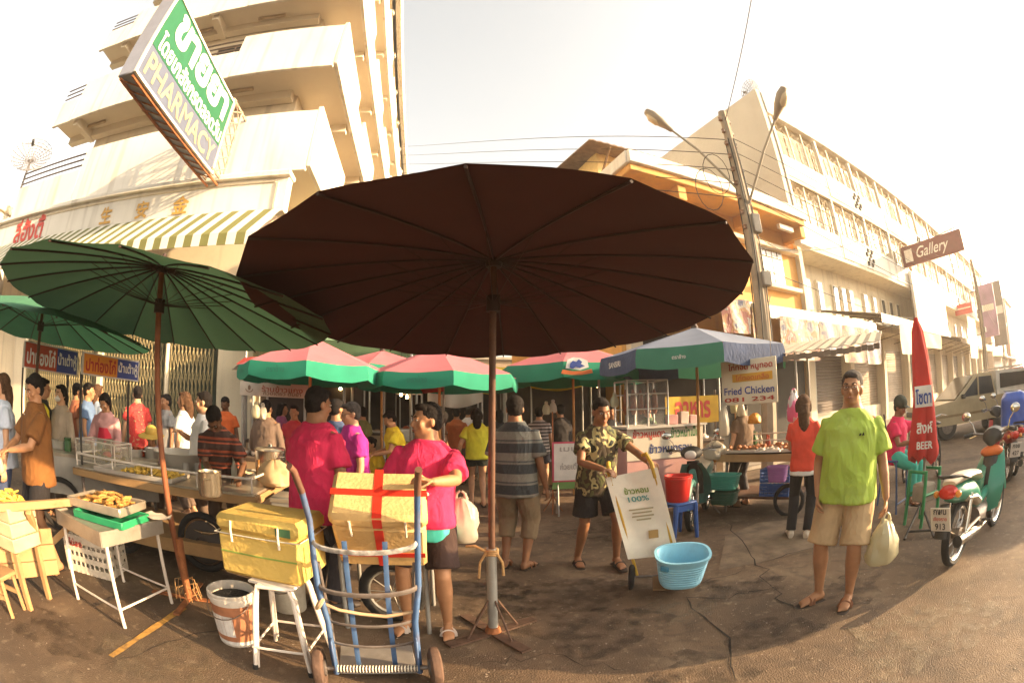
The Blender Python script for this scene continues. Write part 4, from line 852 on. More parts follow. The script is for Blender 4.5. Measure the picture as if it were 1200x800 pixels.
# --- man in the lime shirt
L0 = G(976, 706); RZ = -.80
def lime_trim(d):
    tp, sm = d['tp'], d['small']; a, el, w = d['J']['L']; q = MB()
    for j in (-.02, 0, .02): q.tube([a.lerp(el, .02+f_)+V3(.066-.012*f_, -.005+j, .058-.03*f_) for f_ in (.02, .2, .4, .6)], .005, 4)
    sm('sleeve_stripes', q, c_black, d['thing']); q = MB(); 
    q.prism([(-.016, 0), (-.006, 0), (-.002, .010), (-.010, .010)], tp(.33, .085, -.168), V3(1.4, 0, 0), V3(0, 0, 1.4), V3(0, -.008, 0)); q.prism([(0, 0), (.014, 0), (.008, .016)], tp(.33, .085, -.168), V3(1.4, 0, 0), V3(0, 0, 1.4), V3(0, -.008, 0)); sm('chest_emblem', q, c_black, d['thing'])
lime = person('man in lime green shirt, khaki shorts and glasses holding a plastic bag', L0, RZ, 1.70, 1.13, belly=.022, tilt=2.5, hands={'R': (-.215, -.10, .84), 'L': (.31, -.06, .77, (.3, 1, -.2), (0, -.2, -1))}, feet={'R': (-.135, .0, 0, -.75), 'L': (.115, -.02, 0, -.10)}, head=(-6, -3), skin='tan', hair='crop', hairc='grey',
       top=dict(mat=limec, loose=.03, hem=-.115, sleeve=.72, wr=.010, wf=9), bottom=dict(kind='shorts', mat=khaki, len=.97, loose=.019, belt=M('belt_dark', (.05, .03, .02), .5)), shoes=('sandal', sand_b), vox=.0085, extras=(glasses, lime_trim), stance=.12)
w = lime['J']['L'][2]*lime['k']; hw = rotz(RZ) @ w+L0
bag('bulging white plastic bag of groceries hanging from the hand of the lime shirted man', hw+V3(0, -.02, -.09), .36, .135, film2)
# --- woman in pink behind the hand truck
L0 = G(505, 736); RZ = .10
def pink_print(d):
    tp, sm = d['tp'], d['small']; q = MB(); q.ell(tp(.13, .02, -.168), (.085, .012, .055), 14, 8); e1 = sm('shirt_print', q, M('print_orange', (.55, .22, .05), .8), d['thing'])
    q = MB(); q.ell(tp(.155, .02, -.176), (.06, .01, .035), 12, 8); sm('shirt_print', q, M('print_blue', (.03, .05, .2), .8), d['thing']); q = MB(); q.ell(tp(.16, .02, -.182), (.022, .008, .02), 10, 6); sm('shirt_print', q, eye_w, d['thing'])
pw = person('woman in bright pink shirt with turquoise hem gripping the blue hand truck', L0, RZ, 1.60, 1.10, belly=.018, tilt=4, hands={'L': (.085, -.44, 1.13, (1, .25, -.7), (-.8, -.4, .3)), 'R': (-.27, -.12, .82)}, feet={'R': (-.15, -.03, 0, -.5), 'L': (.12, -.06, 0, .05)}, head=(-62, 3), skin='tan', hair='bun',
       top=dict(mat=pinkc, loose=.024, hem=-.07, sleeve=.74, hem_mat=two_tone, hem_len=.09, wr=.011), bottom=dict(kind='shorts', mat=dkshort, len=.86, loose=.02), shoes=('sandal', M('sandal_white', (.5, .42, .36), .6)), vox=.0085, extras=(pink_print,))
bag('thin white plastic bag hanging behind the woman in bright pink', G(540, 575, .98), .36, .12, film)
# --- man pushing the trolley
L0 = G(697, 664)+V3(0, 0, 0); RZ = .18; CART_L0, CART_RZ = L0.copy(), RZ
ca = person('man in camouflage tee pushing a sack trolley with a blue basket', L0, RZ, 1.66, 1.0, lean=11, hands={'R': (-.10, -.44, 1.02, (-.9, .3, -.6)), 'L': (.28, -.50, 1.06, (.9, .3, -.6))}, feet={'R': (-.12, .14, .0, -.1), 'L': (.18, -.12, .03, .0)}, head=(-2, 2), skin='brown', hair='short',
       top=dict(mat=camo, loose=.024, hem=-.14, sleeve=.6), bottom=dict(kind='shorts', mat=c_black, len=.82, loose=.028), shoes=('sandal', sand_d), vox=.0085)
# --- boy in brown polo
L0 = G(62, 664); RZ = -.12
bp_ = person('young man in brown polo packing food into a small bag', L0, RZ, 1.63, 1.06, hands={'R': (-.06, -.33, .98, (-.9, .3, -.5)), 'L': (.06, -.33, .99, (.9, .3, -.5))}, head=(8, 22), skin='tan', hair='short', top=dict(mat=brownc, kind='polo', loose=.028, hem=-.16, sleeve=.75), bottom=dict(kind='shorts', mat=c_black, len=.8, loose=.02), shoes=('sandal', sand_d), vox=.0085, stance=.11)
hw = rotz(RZ) @ V3(-.0, -.43, .965)+L0; bag('small clear bag of fried dough in the hands of the young man in brown', hw, .16, .05, film)
# --- striped polo man, back view
L0 = G(605, 664); person('man in grey striped polo and khaki trousers seen from behind the big umbrella pole', L0, PI-.35, 1.69, 1.08, head=(20, 3), skin='brown', hair='short', top=dict(mat=polo_st, kind='polo', loose=.026, hem=-.18, sleeve=.75), bottom=dict(kind='trousers', mat=cloth('khaki_dark', (.22, .155, .09)), len=1.45, loose=.022), shoes=('sandal', sand_b), vox=.009, stance=.10)
# --- yellow shirt woman walking away
L0 = G(560, 592); d = person('woman in lemon yellow top and dark shorts walking into the market', L0, PI+.15, 1.60, 1.0, hands={'L': (.30, -.08, .80)}, head=(0, 0), skin='light', hair='long', hairc='black', top=dict(mat=cloth('lemon', (.52, .50, .03)), loose=.026, hem=-.10, sleeve=.6), bottom=dict(kind='shorts', mat=cloth('darkgreen', (.02, .025, .018)), len=.45, loose=.02), shoes=('sandal', sand_b), vox=.011, feet={'R': (-.08, .12, .02, 0), 'L': (.09, -.1, 0, 0)})
hw = rotz(PI+.15) @ (d['J']['L'][2]*d['k'])+L0; bag('small white carrier bag held by the woman in lemon yellow', hw+V3(0, 0, -.08), .28, .1, film)
# --- girl in red
L0 = G(936, 628); d = person('long haired girl in red top and black trousers waiting at the fried chicken cart', L0, PI-.75, 1.58, .86, head=(10, 4), skin='light', hair='long', hairc='brown', hands={'L': (.10, -.30, .92), 'R': (-.22, -.10, .78)}, top=dict(mat=redc, loose=.018, hem=-.11, sleeve=.55, hem_mat=c_white, hem_len=.05), bottom=dict(kind='trousers', mat=c_black, len=1.97, loose=.012), shoes=('shoe', M('sneaker', (.5, .42, .33), .7)), vox=.0095)
hw = rotz(PI-.75) @ V3(-.24, -.12, .72)+L0; bag('white paper bag hanging from the hand of the girl in red', hw, .3, .09, M('paper_bag', (.6, .52, .38), .8))
# --- pink shirted man seen from behind, magenta man
L0 = AT(372, 560, 3.35); L0.z = 0; person('broad man in deep pink shirt seen from behind beside the foam boxes', L0, PI-.42, 1.70, 1.16, head=(-8, 6), skin='brown', hair='crop', top=dict(mat=cloth('deeppink', (.55, .018, .075)), loose=.034, hem=-.2, sleeve=.72), bottom=dict(kind='trousers', mat=cloth('charcoal', (.04, .035, .04)), len=1.95), shoes=('shoe', sand_d), vox=.009)
L0 = AT(414, 560, 4.6); L0.z = 0; person('man in magenta polo and glasses standing past the deep pink shirt', L0, -.85, 1.62, 1.05, belly=.015, head=(-5, 8), skin='light', hair='short', hairc='grey', top=dict(mat=magenta, kind='polo', loose=.026, sleeve=.7, hem=-.15), bottom=dict(kind='trousers', mat=taupe, len=1.95), shoes=('shoe', sand_d), vox=.0105, extras=(glasses,))
# --- woman seated by the bicycles
L0 = AT(1046, 560, 6.2); L0.z = 0; SEATP = L0.copy(); person('woman in pink apron and dark cap sitting on a tall blue chair beside the bicycles', L0, .35, 1.55, 1.05, sit=.72, lean=8, hands={'L': (.42, -.42, .94), 'R': (-.12, -.36, .88)}, feet={'R': (-.12, -.36, .12), 'L': (.12, -.36, .12)}, head=(-8, 16), skin='brown', hair='short', top=dict(mat=pinkc, loose=.03, sleeve=.6), bottom=dict(kind='trousers', mat=cloth('teal', (.08, .22, .2)), len=1.9), shoes=('sandal', sand_b), vox=.010, extras=(cap(M('cap_dark', (.03, .035, .02), .8)),))
# --- vendors and shoppers by the dough stall and further back
def bgp(label, px, py, D, h, rz, **k):
    p = AT(px, py, D); p.z = 0; k.setdefault('vox', .0125); k.setdefault('shoes', ('sandal', sand_d)); k.setdefault('bottom', dict(kind='trousers', mat=taupe, len=1.9)); return person(label, p, rz, h, **k)
T_ = lambda m, **k: dict(mat=m, **k)
bgp('woman with long dark hair and pale blue shirt behind the young man in brown', 4, 500, 4.9, 1.60, -1.2+PI*.3, hair='long', hairc='brown', top=T_(palebl, loose=.03), bottom=dict(kind='trousers', mat=jeans, len=1.95), skin='light')
bgp('person in yellow and black jersey behind the red and blue signboard', 50, 500, 6.2, 1.63, 2.6, hair='short', top=T_(M_stripe('cloth_ylw_blk', [(0, (.6, .5, .02)), (.72, (.02, .02, .02))], 'X', .5), loose=.03))
bgp('masked woman in beige top standing behind the far stall', 72, 500, 6.1, 1.58, .2, hair='tail', top=T_(cloth('beige', (.35, .27, .2)), sleeve=1.7), extras=(mask,), skin='light', vox=.0114)
bgp('shopper in denim blue shirt behind the woman in the pink apron', 103, 500, 7.2, 1.66, 2.2, hair='short', top=T_(blue_c))
bgp('second shopper in grey blue shirt behind the woman in the pink apron', 114, 500, 7.6, 1.66, 2.9, hair='long', top=T_(cloth('greyblue', (.2, .24, .3))), hairc='brown')
bgp('vendor woman in pale pink cardigan and hot pink apron serving at the far stall', 127, 500, 6.35, 1.56, .5, hair='tail', lean=12, hands={'R': (-.18, -.34, .88), 'L': (.16, -.34, .86)}, head=(-10, 18), top=T_(cloth('palepink', (.52, .26, .25)), sleeve=1.6, loose=.03), apron=cloth('hotpink', (.6, .03, .06)), skin='tan', vox=.0105)
bgp('woman in red patterned blouse with pale hair tie in front of the folding gate', 161, 500, 7.6, 1.7, -2.2, hair='bun', top=T_(red_fl, loose=.025, hem=-.22, sleeve=.6), skin='light')
bgp('seated woman in floral shirt and yellow straw hat beside the stall', 179, 520, 6.1, 1.5, .6, sit=.5, hair='short', feet={'R': (-.1, -.4), 'L': (.1, -.4)}, top=T_(flor, sleeve=1.6), extras=(cap(M('straw_yellow', (.5, .32, .06), .8), wide=True),), lean=10)
bgp('woman in white tee with brown hair looking at the dough stall', 217, 500, 6.4, 1.66, -1.3, hair='long', hairc='brown', top=T_(c_white, loose=.022), skin='light')
bgp('man in white shirt eating beside the dough stall', 240, 510, 5.4, 1.66, -.8, hair='short', belly=.02, girth=1.1, hands={'R': (-.08, -.30, 1.16, (-.8, .2, -.7))}, head=(-15, 0), top=T_(c_white, loose=.03, hem=-.15), skin='light', vox=.0105)
bgp('man in plain orange shirt standing by the cream pillar', 264, 500, 8.0, 1.66, .3, hair='crop', head=(0, 20), top=T_(orangec, loose=.025), skin='dark')
bgp('man in dark red striped shirt bending over the stall', 262, 530, 4.75, 1.62, .35, lean=32, hands={'L': (.28, -.46, .88), 'R': (.02, -.48, .88)}, head=(0, 25), hair='crop', top=T_(red_st, loose=.03, sleeve=.75), skin='dark', vox=.0105)
bgp('man in taupe work shirt with his back to the road under the pink umbrella', 312, 500, 6.6, 1.63, PI, girth=1.1, hair='crop', top=T_(taupe, sleeve=1.4, loose=.03, hem=-.18))
bgp('woman in red at the stall under the pink umbrella', 345, 500, 7.4, 1.58, .2, hair='bun', top=T_(cloth('crimson', (.42, .03, .04))))
bgp('person in navy tee standing between the deep pink and magenta shirts', 394, 500, 5.4, 1.66, PI-.6, hair='short', top=T_(cloth('navy', (.04, .06, .12))))
bgp('person in yellow shirt bending at a stall behind the magenta polo', 466, 500, 6.6, 1.55, -1.1, lean=10, hair='short', top=T_(yellowc, loose=.03), hands={'R': (-.1, -.34, .9), 'L': (.1, -.36, .9)}, head=(0, 20))
bgp('seated person in yellow top behind the low counter', 443, 520, 6.9, 1.5, -.6, sit=.48, lean=14, hair='bun', feet={'R': (-.1, -.4), 'L': (.1, -.4)}, top=T_(cloth('yellow2', (.58, .40, .02))))
bgp('shopper in burnt orange shirt deep in the market', 535, 500, 9.6, 1.62, PI, hair='short', top=T_(cloth('burnt', (.36, .10, .03)), loose=.03))
bgp('shopper in white shirt ahead of the woman in lemon yellow', 549, 500, 10.2, 1.66, PI, hair='short', top=T_(c_white))
bgp('woman in brown print dress deep in the market', 512, 500, 9.0, 1.56, PI-.5, hair='bun', top=T_(M_blotch('cloth_brownprint', [(.12, .05, .03), (.2, .1, .05), (.08, .03, .02)], 18)), bottom=dict(kind='skirt', mat=_m['cloth_brownprint'], len=.6))
bgp('woman in thin striped top and grey skirt walking away past the sign stand', 632, 500, 8.4, 1.62, PI-.2, hair='bun', top=T_(thin_st, loose=.025, hem=-.13), bottom=dict(kind='shorts', mat=cloth('greyskirt', (.06, .06, .075)), len=.7, loose=.02), skin='light')
bgp('shopper in black at the stall behind the sign stand', 657, 500, 8.8, 1.66, PI+.4, hair='short', top=T_(c_black, loose=.03, sleeve=1.5))
bgp('woman with dark hair in black top near the glass fronted food stall', 585, 500, 9.4, 1.58, PI+.2, hair='bob', top=T_(cloth('black2', (.02, .02, .025))))
bgp('vendor in grey shirt standing behind the glass food case', 716, 500, 8.2, 1.6, 0, hair='short', top=T_(cloth('midgrey', (.12, .11, .10))))
# ================================================================= umbrellas
wood_d = M('wood_pole', (.085, .035, .016), .7, var=.3, vs=8, bump=.2, bs=60); wood = M('wood_raw', (.34, .20, .085), .75, var=.25, vs=5, bump=.25, bs=60, dirt=.4, ds=5, dcol=(.12, .06, .03)); rib_m = M('rib_dark', (.035, .018, .012), .7)
galv = M('galvanised', (.33, .32, .29), .45, metal=.5, var=.15, vs=8, dirt=.35, ds=8, dcol=(.15, .07, .03)); rustplate = M('rust_plate', (.10, .055, .035), .8, metal=.2, var=.35, vs=15, bump=.3); twine = M('twine', (.38, .22, .09), .9, var=.2, vs=60)
def canopy_pts(R_, hz, rz_, tilt, n, sag, sub=4, rings=7, a0=0, shape=1.0):
    """umbrella surface: grid of angles x radii, sagging between the ribs"""
    v = []
    for j in range(rings+1):
        f = .03+.97*j/rings
        for i in range(n*sub):
            A = a0+2*PI*i/(n*sub); s = (i % sub)/sub; w = math.sin(PI*s); fl = math.cos(PI/n)/math.cos((s-.5)*2*PI/n)
            r = R_*f*(fl if True else 1); z = hz+(rz_-hz)*f**shape-sag*w*f*(1.2-.4*f)*(1+.9*math.sin(12.9898*(i//sub)+hz*7))-.005*f*f*math.sin(5.3*(i//sub+s)+R_*9)
            x, y = r*math.cos(A), r*math.sin(A); v.append((x, y, z+tilt[0]*x+tilt[1]*y))
    return v, n*sub
def umbrella(label, base, R_, hz, rz_, n, mats, tilt=(0, 0), pole=(wood_d, .028), a0=0, sag=.02, valance=0, vmats=None, top=None, shape=1.15, group=None, base_kind=None, lean=(0, 0), spreader=True, rim_mat=None, pole_bottom=0.0, cat='umbrella', name='market_umbrella'):
    t = thing(name, label, cat, base, 0, group); hub = V3(lean[0], lean[1], 0)
    v, m = canopy_pts(R_, hz, rz_, tilt, n, sag, a0=a0, shape=shape); rings = len(v)//m-1; sub = m//n
    for pi_ in range(n):          # one cloth panel between two ribs
        q = MB(); idx = [(j*m+(pi_*sub+i) % m) for j in range(rings+1) for i in range(sub+1)]; vv = [V3(*v[k])+hub for k in idx]; k_ = len(vv); f = []
        for j in range(rings):
            for i in range(sub): a = j*(sub+1)+i; f += [(a, a+sub+1, a+sub+2, a+1)]
        q.add(vv, f); part(t, 'canopy_panel', q, mats[pi_ % len(mats)], ang=60)
        if valance:
            e = [V3(*v[rings*m+(pi_*sub+i) % m])+hub for i in range(sub+1)]; q = MB(); out = [(p-hub).xy.normalized().to_3d() for p in e]
            pts = e+[p+o_*.025-V3(0, 0, valance*(.5+.02*math.sin(i*2))) for i, (p, o_) in enumerate(zip(e, out))]+[p+o_*.02-V3(0, 0, valance*(1 if 0 < i < sub else .88)) for i, (p, o_) in enumerate(zip(e, out))]; s1 = sub+1
            q.add(pts, [(j*s1+i, (j+1)*s1+i, (j+1)*s1+i+1, j*s1+i+1) for j in range(2) for i in range(sub)]); part(t, 'valance', q, vmats[pi_ % len(vmats)], ang=60)
    for i in range(n):
        q = MB(); pts = [V3(*v[j*m+i*sub])+hub+V3(0, 0, -.012) for j in range(rings+1)]; q.tube(pts, .007 if n > 10 else .009, 5); part(t, 'rib', q, rib_m if not rim_mat else rim_mat)
    if spreader:
        for i in range(n):
            q = MB(); p = V3(*v[(rings//2)*m+i*sub])+hub; c = V3(.03*math.cos(a0+2*PI*i/n), .03*math.sin(a0+2*PI*i/n), hz-.38*(hz-rz_)-.16)+hub*.85; q.tube([c, p+V3(0, 0, -.015)], .0028, 4); part(t, 'spreader', q, rib_m if not rim_mat else rim_mat)
        q = MB(); q.cyl(V3(0, 0, hz-.38*(hz-rz_)-.22)+hub*.85, V3(0, 0, hz-.38*(hz-rz_)-.12)+hub*.86, .045, n=12); part(t, 'runner', q, rib_m)
    q = MB(); q.lathe([(.05, -.05), (.06, 0), (.03, .06), (.012, .10)], 12, V3(0, 0, hz)+hub); part(t, 'finial', q, rib_m)
    q = MB(); q.tube([(0, 0, pole_bottom), hub+V3(0, 0, hz)], pole[1], 10); part(t, 'pole', q, pole[0])
    return t, v, m, hub
dkm = M_cloth('cloth_maroon', (.045, .012, .008), translucent=.05, dirt=.7); gr_u = M_cloth('cloth_green', (.055, .115, .06), translucent=.22, dirt=.5)
t, v, m, hub = umbrella('huge dark maroon umbrella on a steel stand in the middle of the street', G(578, 742), 1.575, 2.47, 2.155, 18, [dkm], tilt=(.008, -.070), a0=rad(-91), pole=(wood_d, .022), sag=.018, lean=(.03, -.02), shape=1.25, pole_bottom=.45)
q = MB(); q.tube([(0, 0, .02), (0, 0, .64)], .034, 14); part(t, 'stand_tube', q, galv)
for k in range(4):
    A = rad(38+90*k); d_ = V3(math.cos(A), math.sin(A), 0); q = MB(); q.box(d_*.17+V3(0, 0, .012), (.36, .075, .012), rot=rotz(A)); part(t, 'base_foot', q, rustplate)
    q = MB(); q.tube([d_*.20+V3(0, 0, .02), d_*.03+V3(0, 0, .27)], .008, 6); part(t, 'base_strut', q, rustplate)
q = MB(); q.cyl((0, 0, .02), (0, 0, .06), .055, .045); part(t, 'base_collar', q, rust)
q = MB()
for k in range(3): q.tube([(.04*math.cos(a), .04*math.sin(a), .60+k*.014+.004*math.sin(3*a)) for a in np.linspace(0, 2*PI, 13)[:-1]], .008, 6, closed=True)
q.tube([(-.03, -.02, .62), (-.10, -.02, .66), (-.16, 0, .65)], .009, 6); q.tube([(.03, -.02, .62), (.07, -.03, .55), (.075, -.03, .46)], .009, 6); q.tube([(-.03, -.03, .62), (-.07, -.03, .55), (-.08, -.03, .44)], .009, 6); part(t, 'rope', q, twine)
t, v, m, hub = umbrella('wide green umbrella on a rusty pole over the fried dough stall', G(222, 702), 1.42, 2.48, 2.13, 18, [gr_u], tilt=(-.03, -.06), a0=.1, pole=(M('pole_rust', (.20, .065, .025), .75, var=.35, vs=6), .024), sag=.02, lean=(-.19, -.06), shape=1.2)
q = MB(); q.cyl((0, 0, .0), (0, 0, .5), .032, n=12); part(t, 'stand_tube', q, rust)
for k in range(4):
    A = rad(20+90*k); d_ = V3(math.cos(A), math.sin(A), 0); q = MB(); q.box(d_*.17+V3(0, 0, .015), (.34, .05, .012), rot=rotz(A)); part(t, 'base_foot', q, rust)
q = MB()
for k in range(14): a = k*2.4; q.tube([(.035*math.cos(a), .035*math.sin(a), .04+.012*k), (.09*math.cos(a+.3), .09*math.sin(a+.3), .06+.01*k), (.11*math.cos(a+.5), .11*math.sin(a+.5), .02)], .004, 4)
tag(part(t, 'frayed_string', q, twine), kind='stuff')
b2 = AT(42, 470, 5.6); b2.z = 0
umbrella('smaller green umbrella over the far stall with the two signboards', b2, 1.5, 2.42, 2.08, 16, [M_cloth('cloth_green2', (.05, .17, .09), translucent=.2)], tilt=(-.03, -.03), pole=(wood_d, .022), sag=.02, shape=1.2)
pk = M_cloth('cloth_pinktop', (.52, .15, .17), translucent=.25); gval = M_cloth('cloth_jade', (.02, .23, .14), translucent=.2); redrib = M('rib_red', (.35, .03, .03), .6)
logo_b = M('logo_blue', (.03, .06, .25), .7); logo_w = M('logo_white', (.6, .58, .54), .7)
def beach(label, px, D, R_, hz, rz_, n=8, a0=.2, top=pk, val=None, words=(), vh=.26, dirs=None, lean=(0, 0)):
    b = AT(px, 470, D); b.z = 0; t, v, m, hub = umbrella(label, b, R_, hz, rz_, n, top if isinstance(top, list) else [top], a0=a0, pole=(M('pole_bamboo', (.42, .20, .05), .6, var=.25), .022), sag=.015, valance=vh, vmats=val or [gval], shape=1.0, rim_mat=redrib, lean=lean)
    sub = m//n; rings = len(v)//m-1
    for (k, word, mat, h_) in words:
        e0, e1 = V3(*v[rings*m+k*sub])+hub, V3(*v[rings*m+((k+1)*sub) % m])+hub; c = (e0+e1)/2; ex = (e1-e0).normalized(); c2 = c+c.xy.normalized().to_3d()*.045-V3(0, 0, vh*.52)
        text(t, word, mat, c2, ex, (0, 0, 1), height=h_, bold=.02)
    return t
faint = M('faint_print', (.02, .15, .10), .8)
beach('pink umbrella with jade green valance nearest the folding gates', 363, 6.6, 1.08, 2.52, 2.07, vh=.21, a0=.39, words=((4, 'ตราช้าง', faint, .08), (5, 'ตราช้าง', faint, .08)))
beach('second pink umbrella with jade valance behind the woman in bright pink', 515, 6.9, 1.2, 2.48, 2.02, vh=.21, a0=.30, words=((4, '1085', faint, .1), (5, 'ตราช้าง', faint, .08)))
t = beach('pink umbrella with a blue elephant emblem on its jade valance', 672, 8.2, 1.35, 2.72, 2.25, a0=.55, vh=.27, words=())
# emblem on the valance facing the road: white cloud, blue mark, orange ribbon with words
c = AT(676, 428, 6.85)-Vector(t.location); ex = V3(1, .05, 0).normalized(); ez_ = V3(.05, -1, 0)
q = MB(); q.prism([(-.17, -.04), (-.14, .09), (-.05, .12), (.06, .11), (.16, .07), (.18, -.03), (.05, -.07)], c, ex, V3(0, 0, 1), ez_*.006); part(t, 'emblem', q, logo_w, smooth=False)
q = MB(); q.prism([(-.11, -.03), (-.10, .03), (-.06, .07), (-.01, .05), (.03, .09), (.08, .05), (.06, .02), (.12, -.01), (.04, -.04), (-.02, -.02), (-.06, -.05)], c+ez_*.008, ex, V3(0, 0, 1), ez_*.005); part(t, 'emblem', q, logo_b, smooth=False)
q = MB(); q.prism([(-.24, -.12), (-.22, -.06), (-.08, -.085), (.08, -.085), (.22, -.055), (.24, -.115), (.08, -.14), (-.08, -.14)], c+ez_*.008, ex, V3(0, 0, 1), ez_*.005); part(t, 'emblem', q, M('logo_orange', (.5, .12, .03), .7), smooth=False)
q = MB(); # small round cloth emblem of the pink umbrella by the gates
beach('pink umbrella half hidden between the two jade valanced ones', 447, 8.6, 1.2, 2.62, 2.26, a0=.1)
blu = M_cloth('cloth_slate', (.17, .20, .27), translucent=.15); bval = M_cloth('cloth_navy', (.04, .055, .13), translucent=.12); gval2 = M_cloth('cloth_green_worn', (.05, .20, .13), translucent=.2)
beach('faded blue umbrella with blue and green valances over the fried chicken stall', 818, 6.65, 1.38, 2.62, 2.22, n=8, a0=.62, top=[blu], val=[gval2, bval], vh=.26, words=((3, 'SANSIRI', logo_w, .075), (4, 'ตราช้าง', logo_w, .05)))
cg = thing('green_canopy', 'pale green tarpaulin canopy above the pink umbrellas', 'canopy', (0, 0, 0), RZL)
q = MB(); n_ = 12; v = []; f = []
for j in range(7):
    for i in range(n_+1): u_, w_ = i/n_, j/6; v.append((-3.9+3.6*u_, 8.6+3.4*w_, 2.75+.45*math.sin(PI*w_)-.06*math.sin(u_*9)))
for j in range(6):
    for i in range(n_): a = j*(n_+1)+i; f.append((a, a+1, a+n_+2, a+n_+1))
q.add(v, f); part(cg, 'sheet', q, M_cloth('tarp_green', (.20, .34, .20), translucent=.3))
for r in (-3.8, -.4):
    for p in (8.7, 11.9): q = MB(); q.cyl((r, p, 0), (r, p, 2.75), .03); part(cg, 'post', q, galv)
# closed red umbrella on its green stand
cu = AT(1086, 500, 5.5); cu.z = 0; t = thing('closed_umbrella', 'tall closed red umbrella with white and navy lettering standing beside the green motorcycle', 'umbrella', cu); rd = M_cloth('cloth_redumb', (.42, .025, .02), dirt=.25)
topz = AT(1073, 372, 5.5); L_ = V3(topz.x-cu.x, topz.y-cu.y, 0); q = MB(); n_ = 20; v = []; zs = (.72, .80, 1.0, 1.25, 1.5, 1.8, 2.1, topz.z)
for j, z in enumerate(zs):
    R_ = .84*(.19, .20, .175, .15, .135, .11, .075, .02)[j]
    for i in range(n_):
        A = 2*PI*i/n_; r = R_*(1+.30*math.cos(5*A+z*1.6)+.10*math.cos(9*A-z*2.3)); c = L_*(z/topz.z); v.append((c.x+r*math.cos(A), c.y+r*math.sin(A), z+.05*math.cos(5*A) if j < 2 else z))
q.add(v, [(j*n_+i, j*n_+(i+1) % n_, (j+1)*n_+(i+1) % n_, (j+1)*n_+i) for j in range(len(zs)-1) for i in range(n_)]); part(t, 'folded_cloth', q, rd, ang=75)
vd = V3(-cu.x, -cu.y, 0).normalized(); ex = V3(-vd.y, vd.x, 0)*-1; ex = V3(0, 0, 1).cross(vd)
for z, w_, m_, h_, s_ in ((1.40, 'โซดา', logo_b, .16, .195), (1.08, 'สิงห์', logo_w, .12, .222), (.90, 'BEER', logo_w, .08, .245)): text(t, w_, m_, L_*(z/topz.z)+V3(0, 0, z)+vd*(s_+.01), ex, V3(0, 0, 1), height=h_, width=.2, bold=.03)
q = MB(); q.box(L_*(1.40/topz.z)+V3(0, 0, 1.4)+vd*.18, (.22, .02, .22), rot=basis(ex, (0, 0, 1)) @ Matrix.Rotation(PI/2, 3, 'X') if False else Matrix.Rotation(math.atan2(ex.y, ex.x), 3, 'Z')); part(t, 'print_panel', q, logo_w)
q = MB(); q.cyl((0, 0, .1), L_*.9+V3(0, 0, topz.z-.15), .02); part(t, 'pole', q, galv); q = MB()
for s in (-1, 1):
    for u_ in (-1, 1): q.tube([(s*.16, u_*.14, 0), (s*.15, u_*.13, .62)], .022, 8)
    q.tube([(s*.15, -.13, .6), (s*.15, .13, .6)], .018, 6); q.tube([(-.15, s*.13, .35), (.15, s*.13, .35)], .018, 6)
part(t, 'green_stand', q, M('stand_green', (.03, .22, .08), .5)); q = MB(); q.box((0, 0, .36), (.24, .22, .2), bev=.02); part(t, 'ballast', q, concrete)
q = MB(); q.tube([(0, 0, .3), (-.6, -.25, .01)], .015, 6); q.tube([(-.05, 0, .25), (-.35, -.5, .01)], .015, 6); q.tube([(-.5, -.2, .06), (-.3, -.44, .06)], .012, 6); part(t, 'kick_brace', q, M('black_steel', (.03, .025, .02), .6))

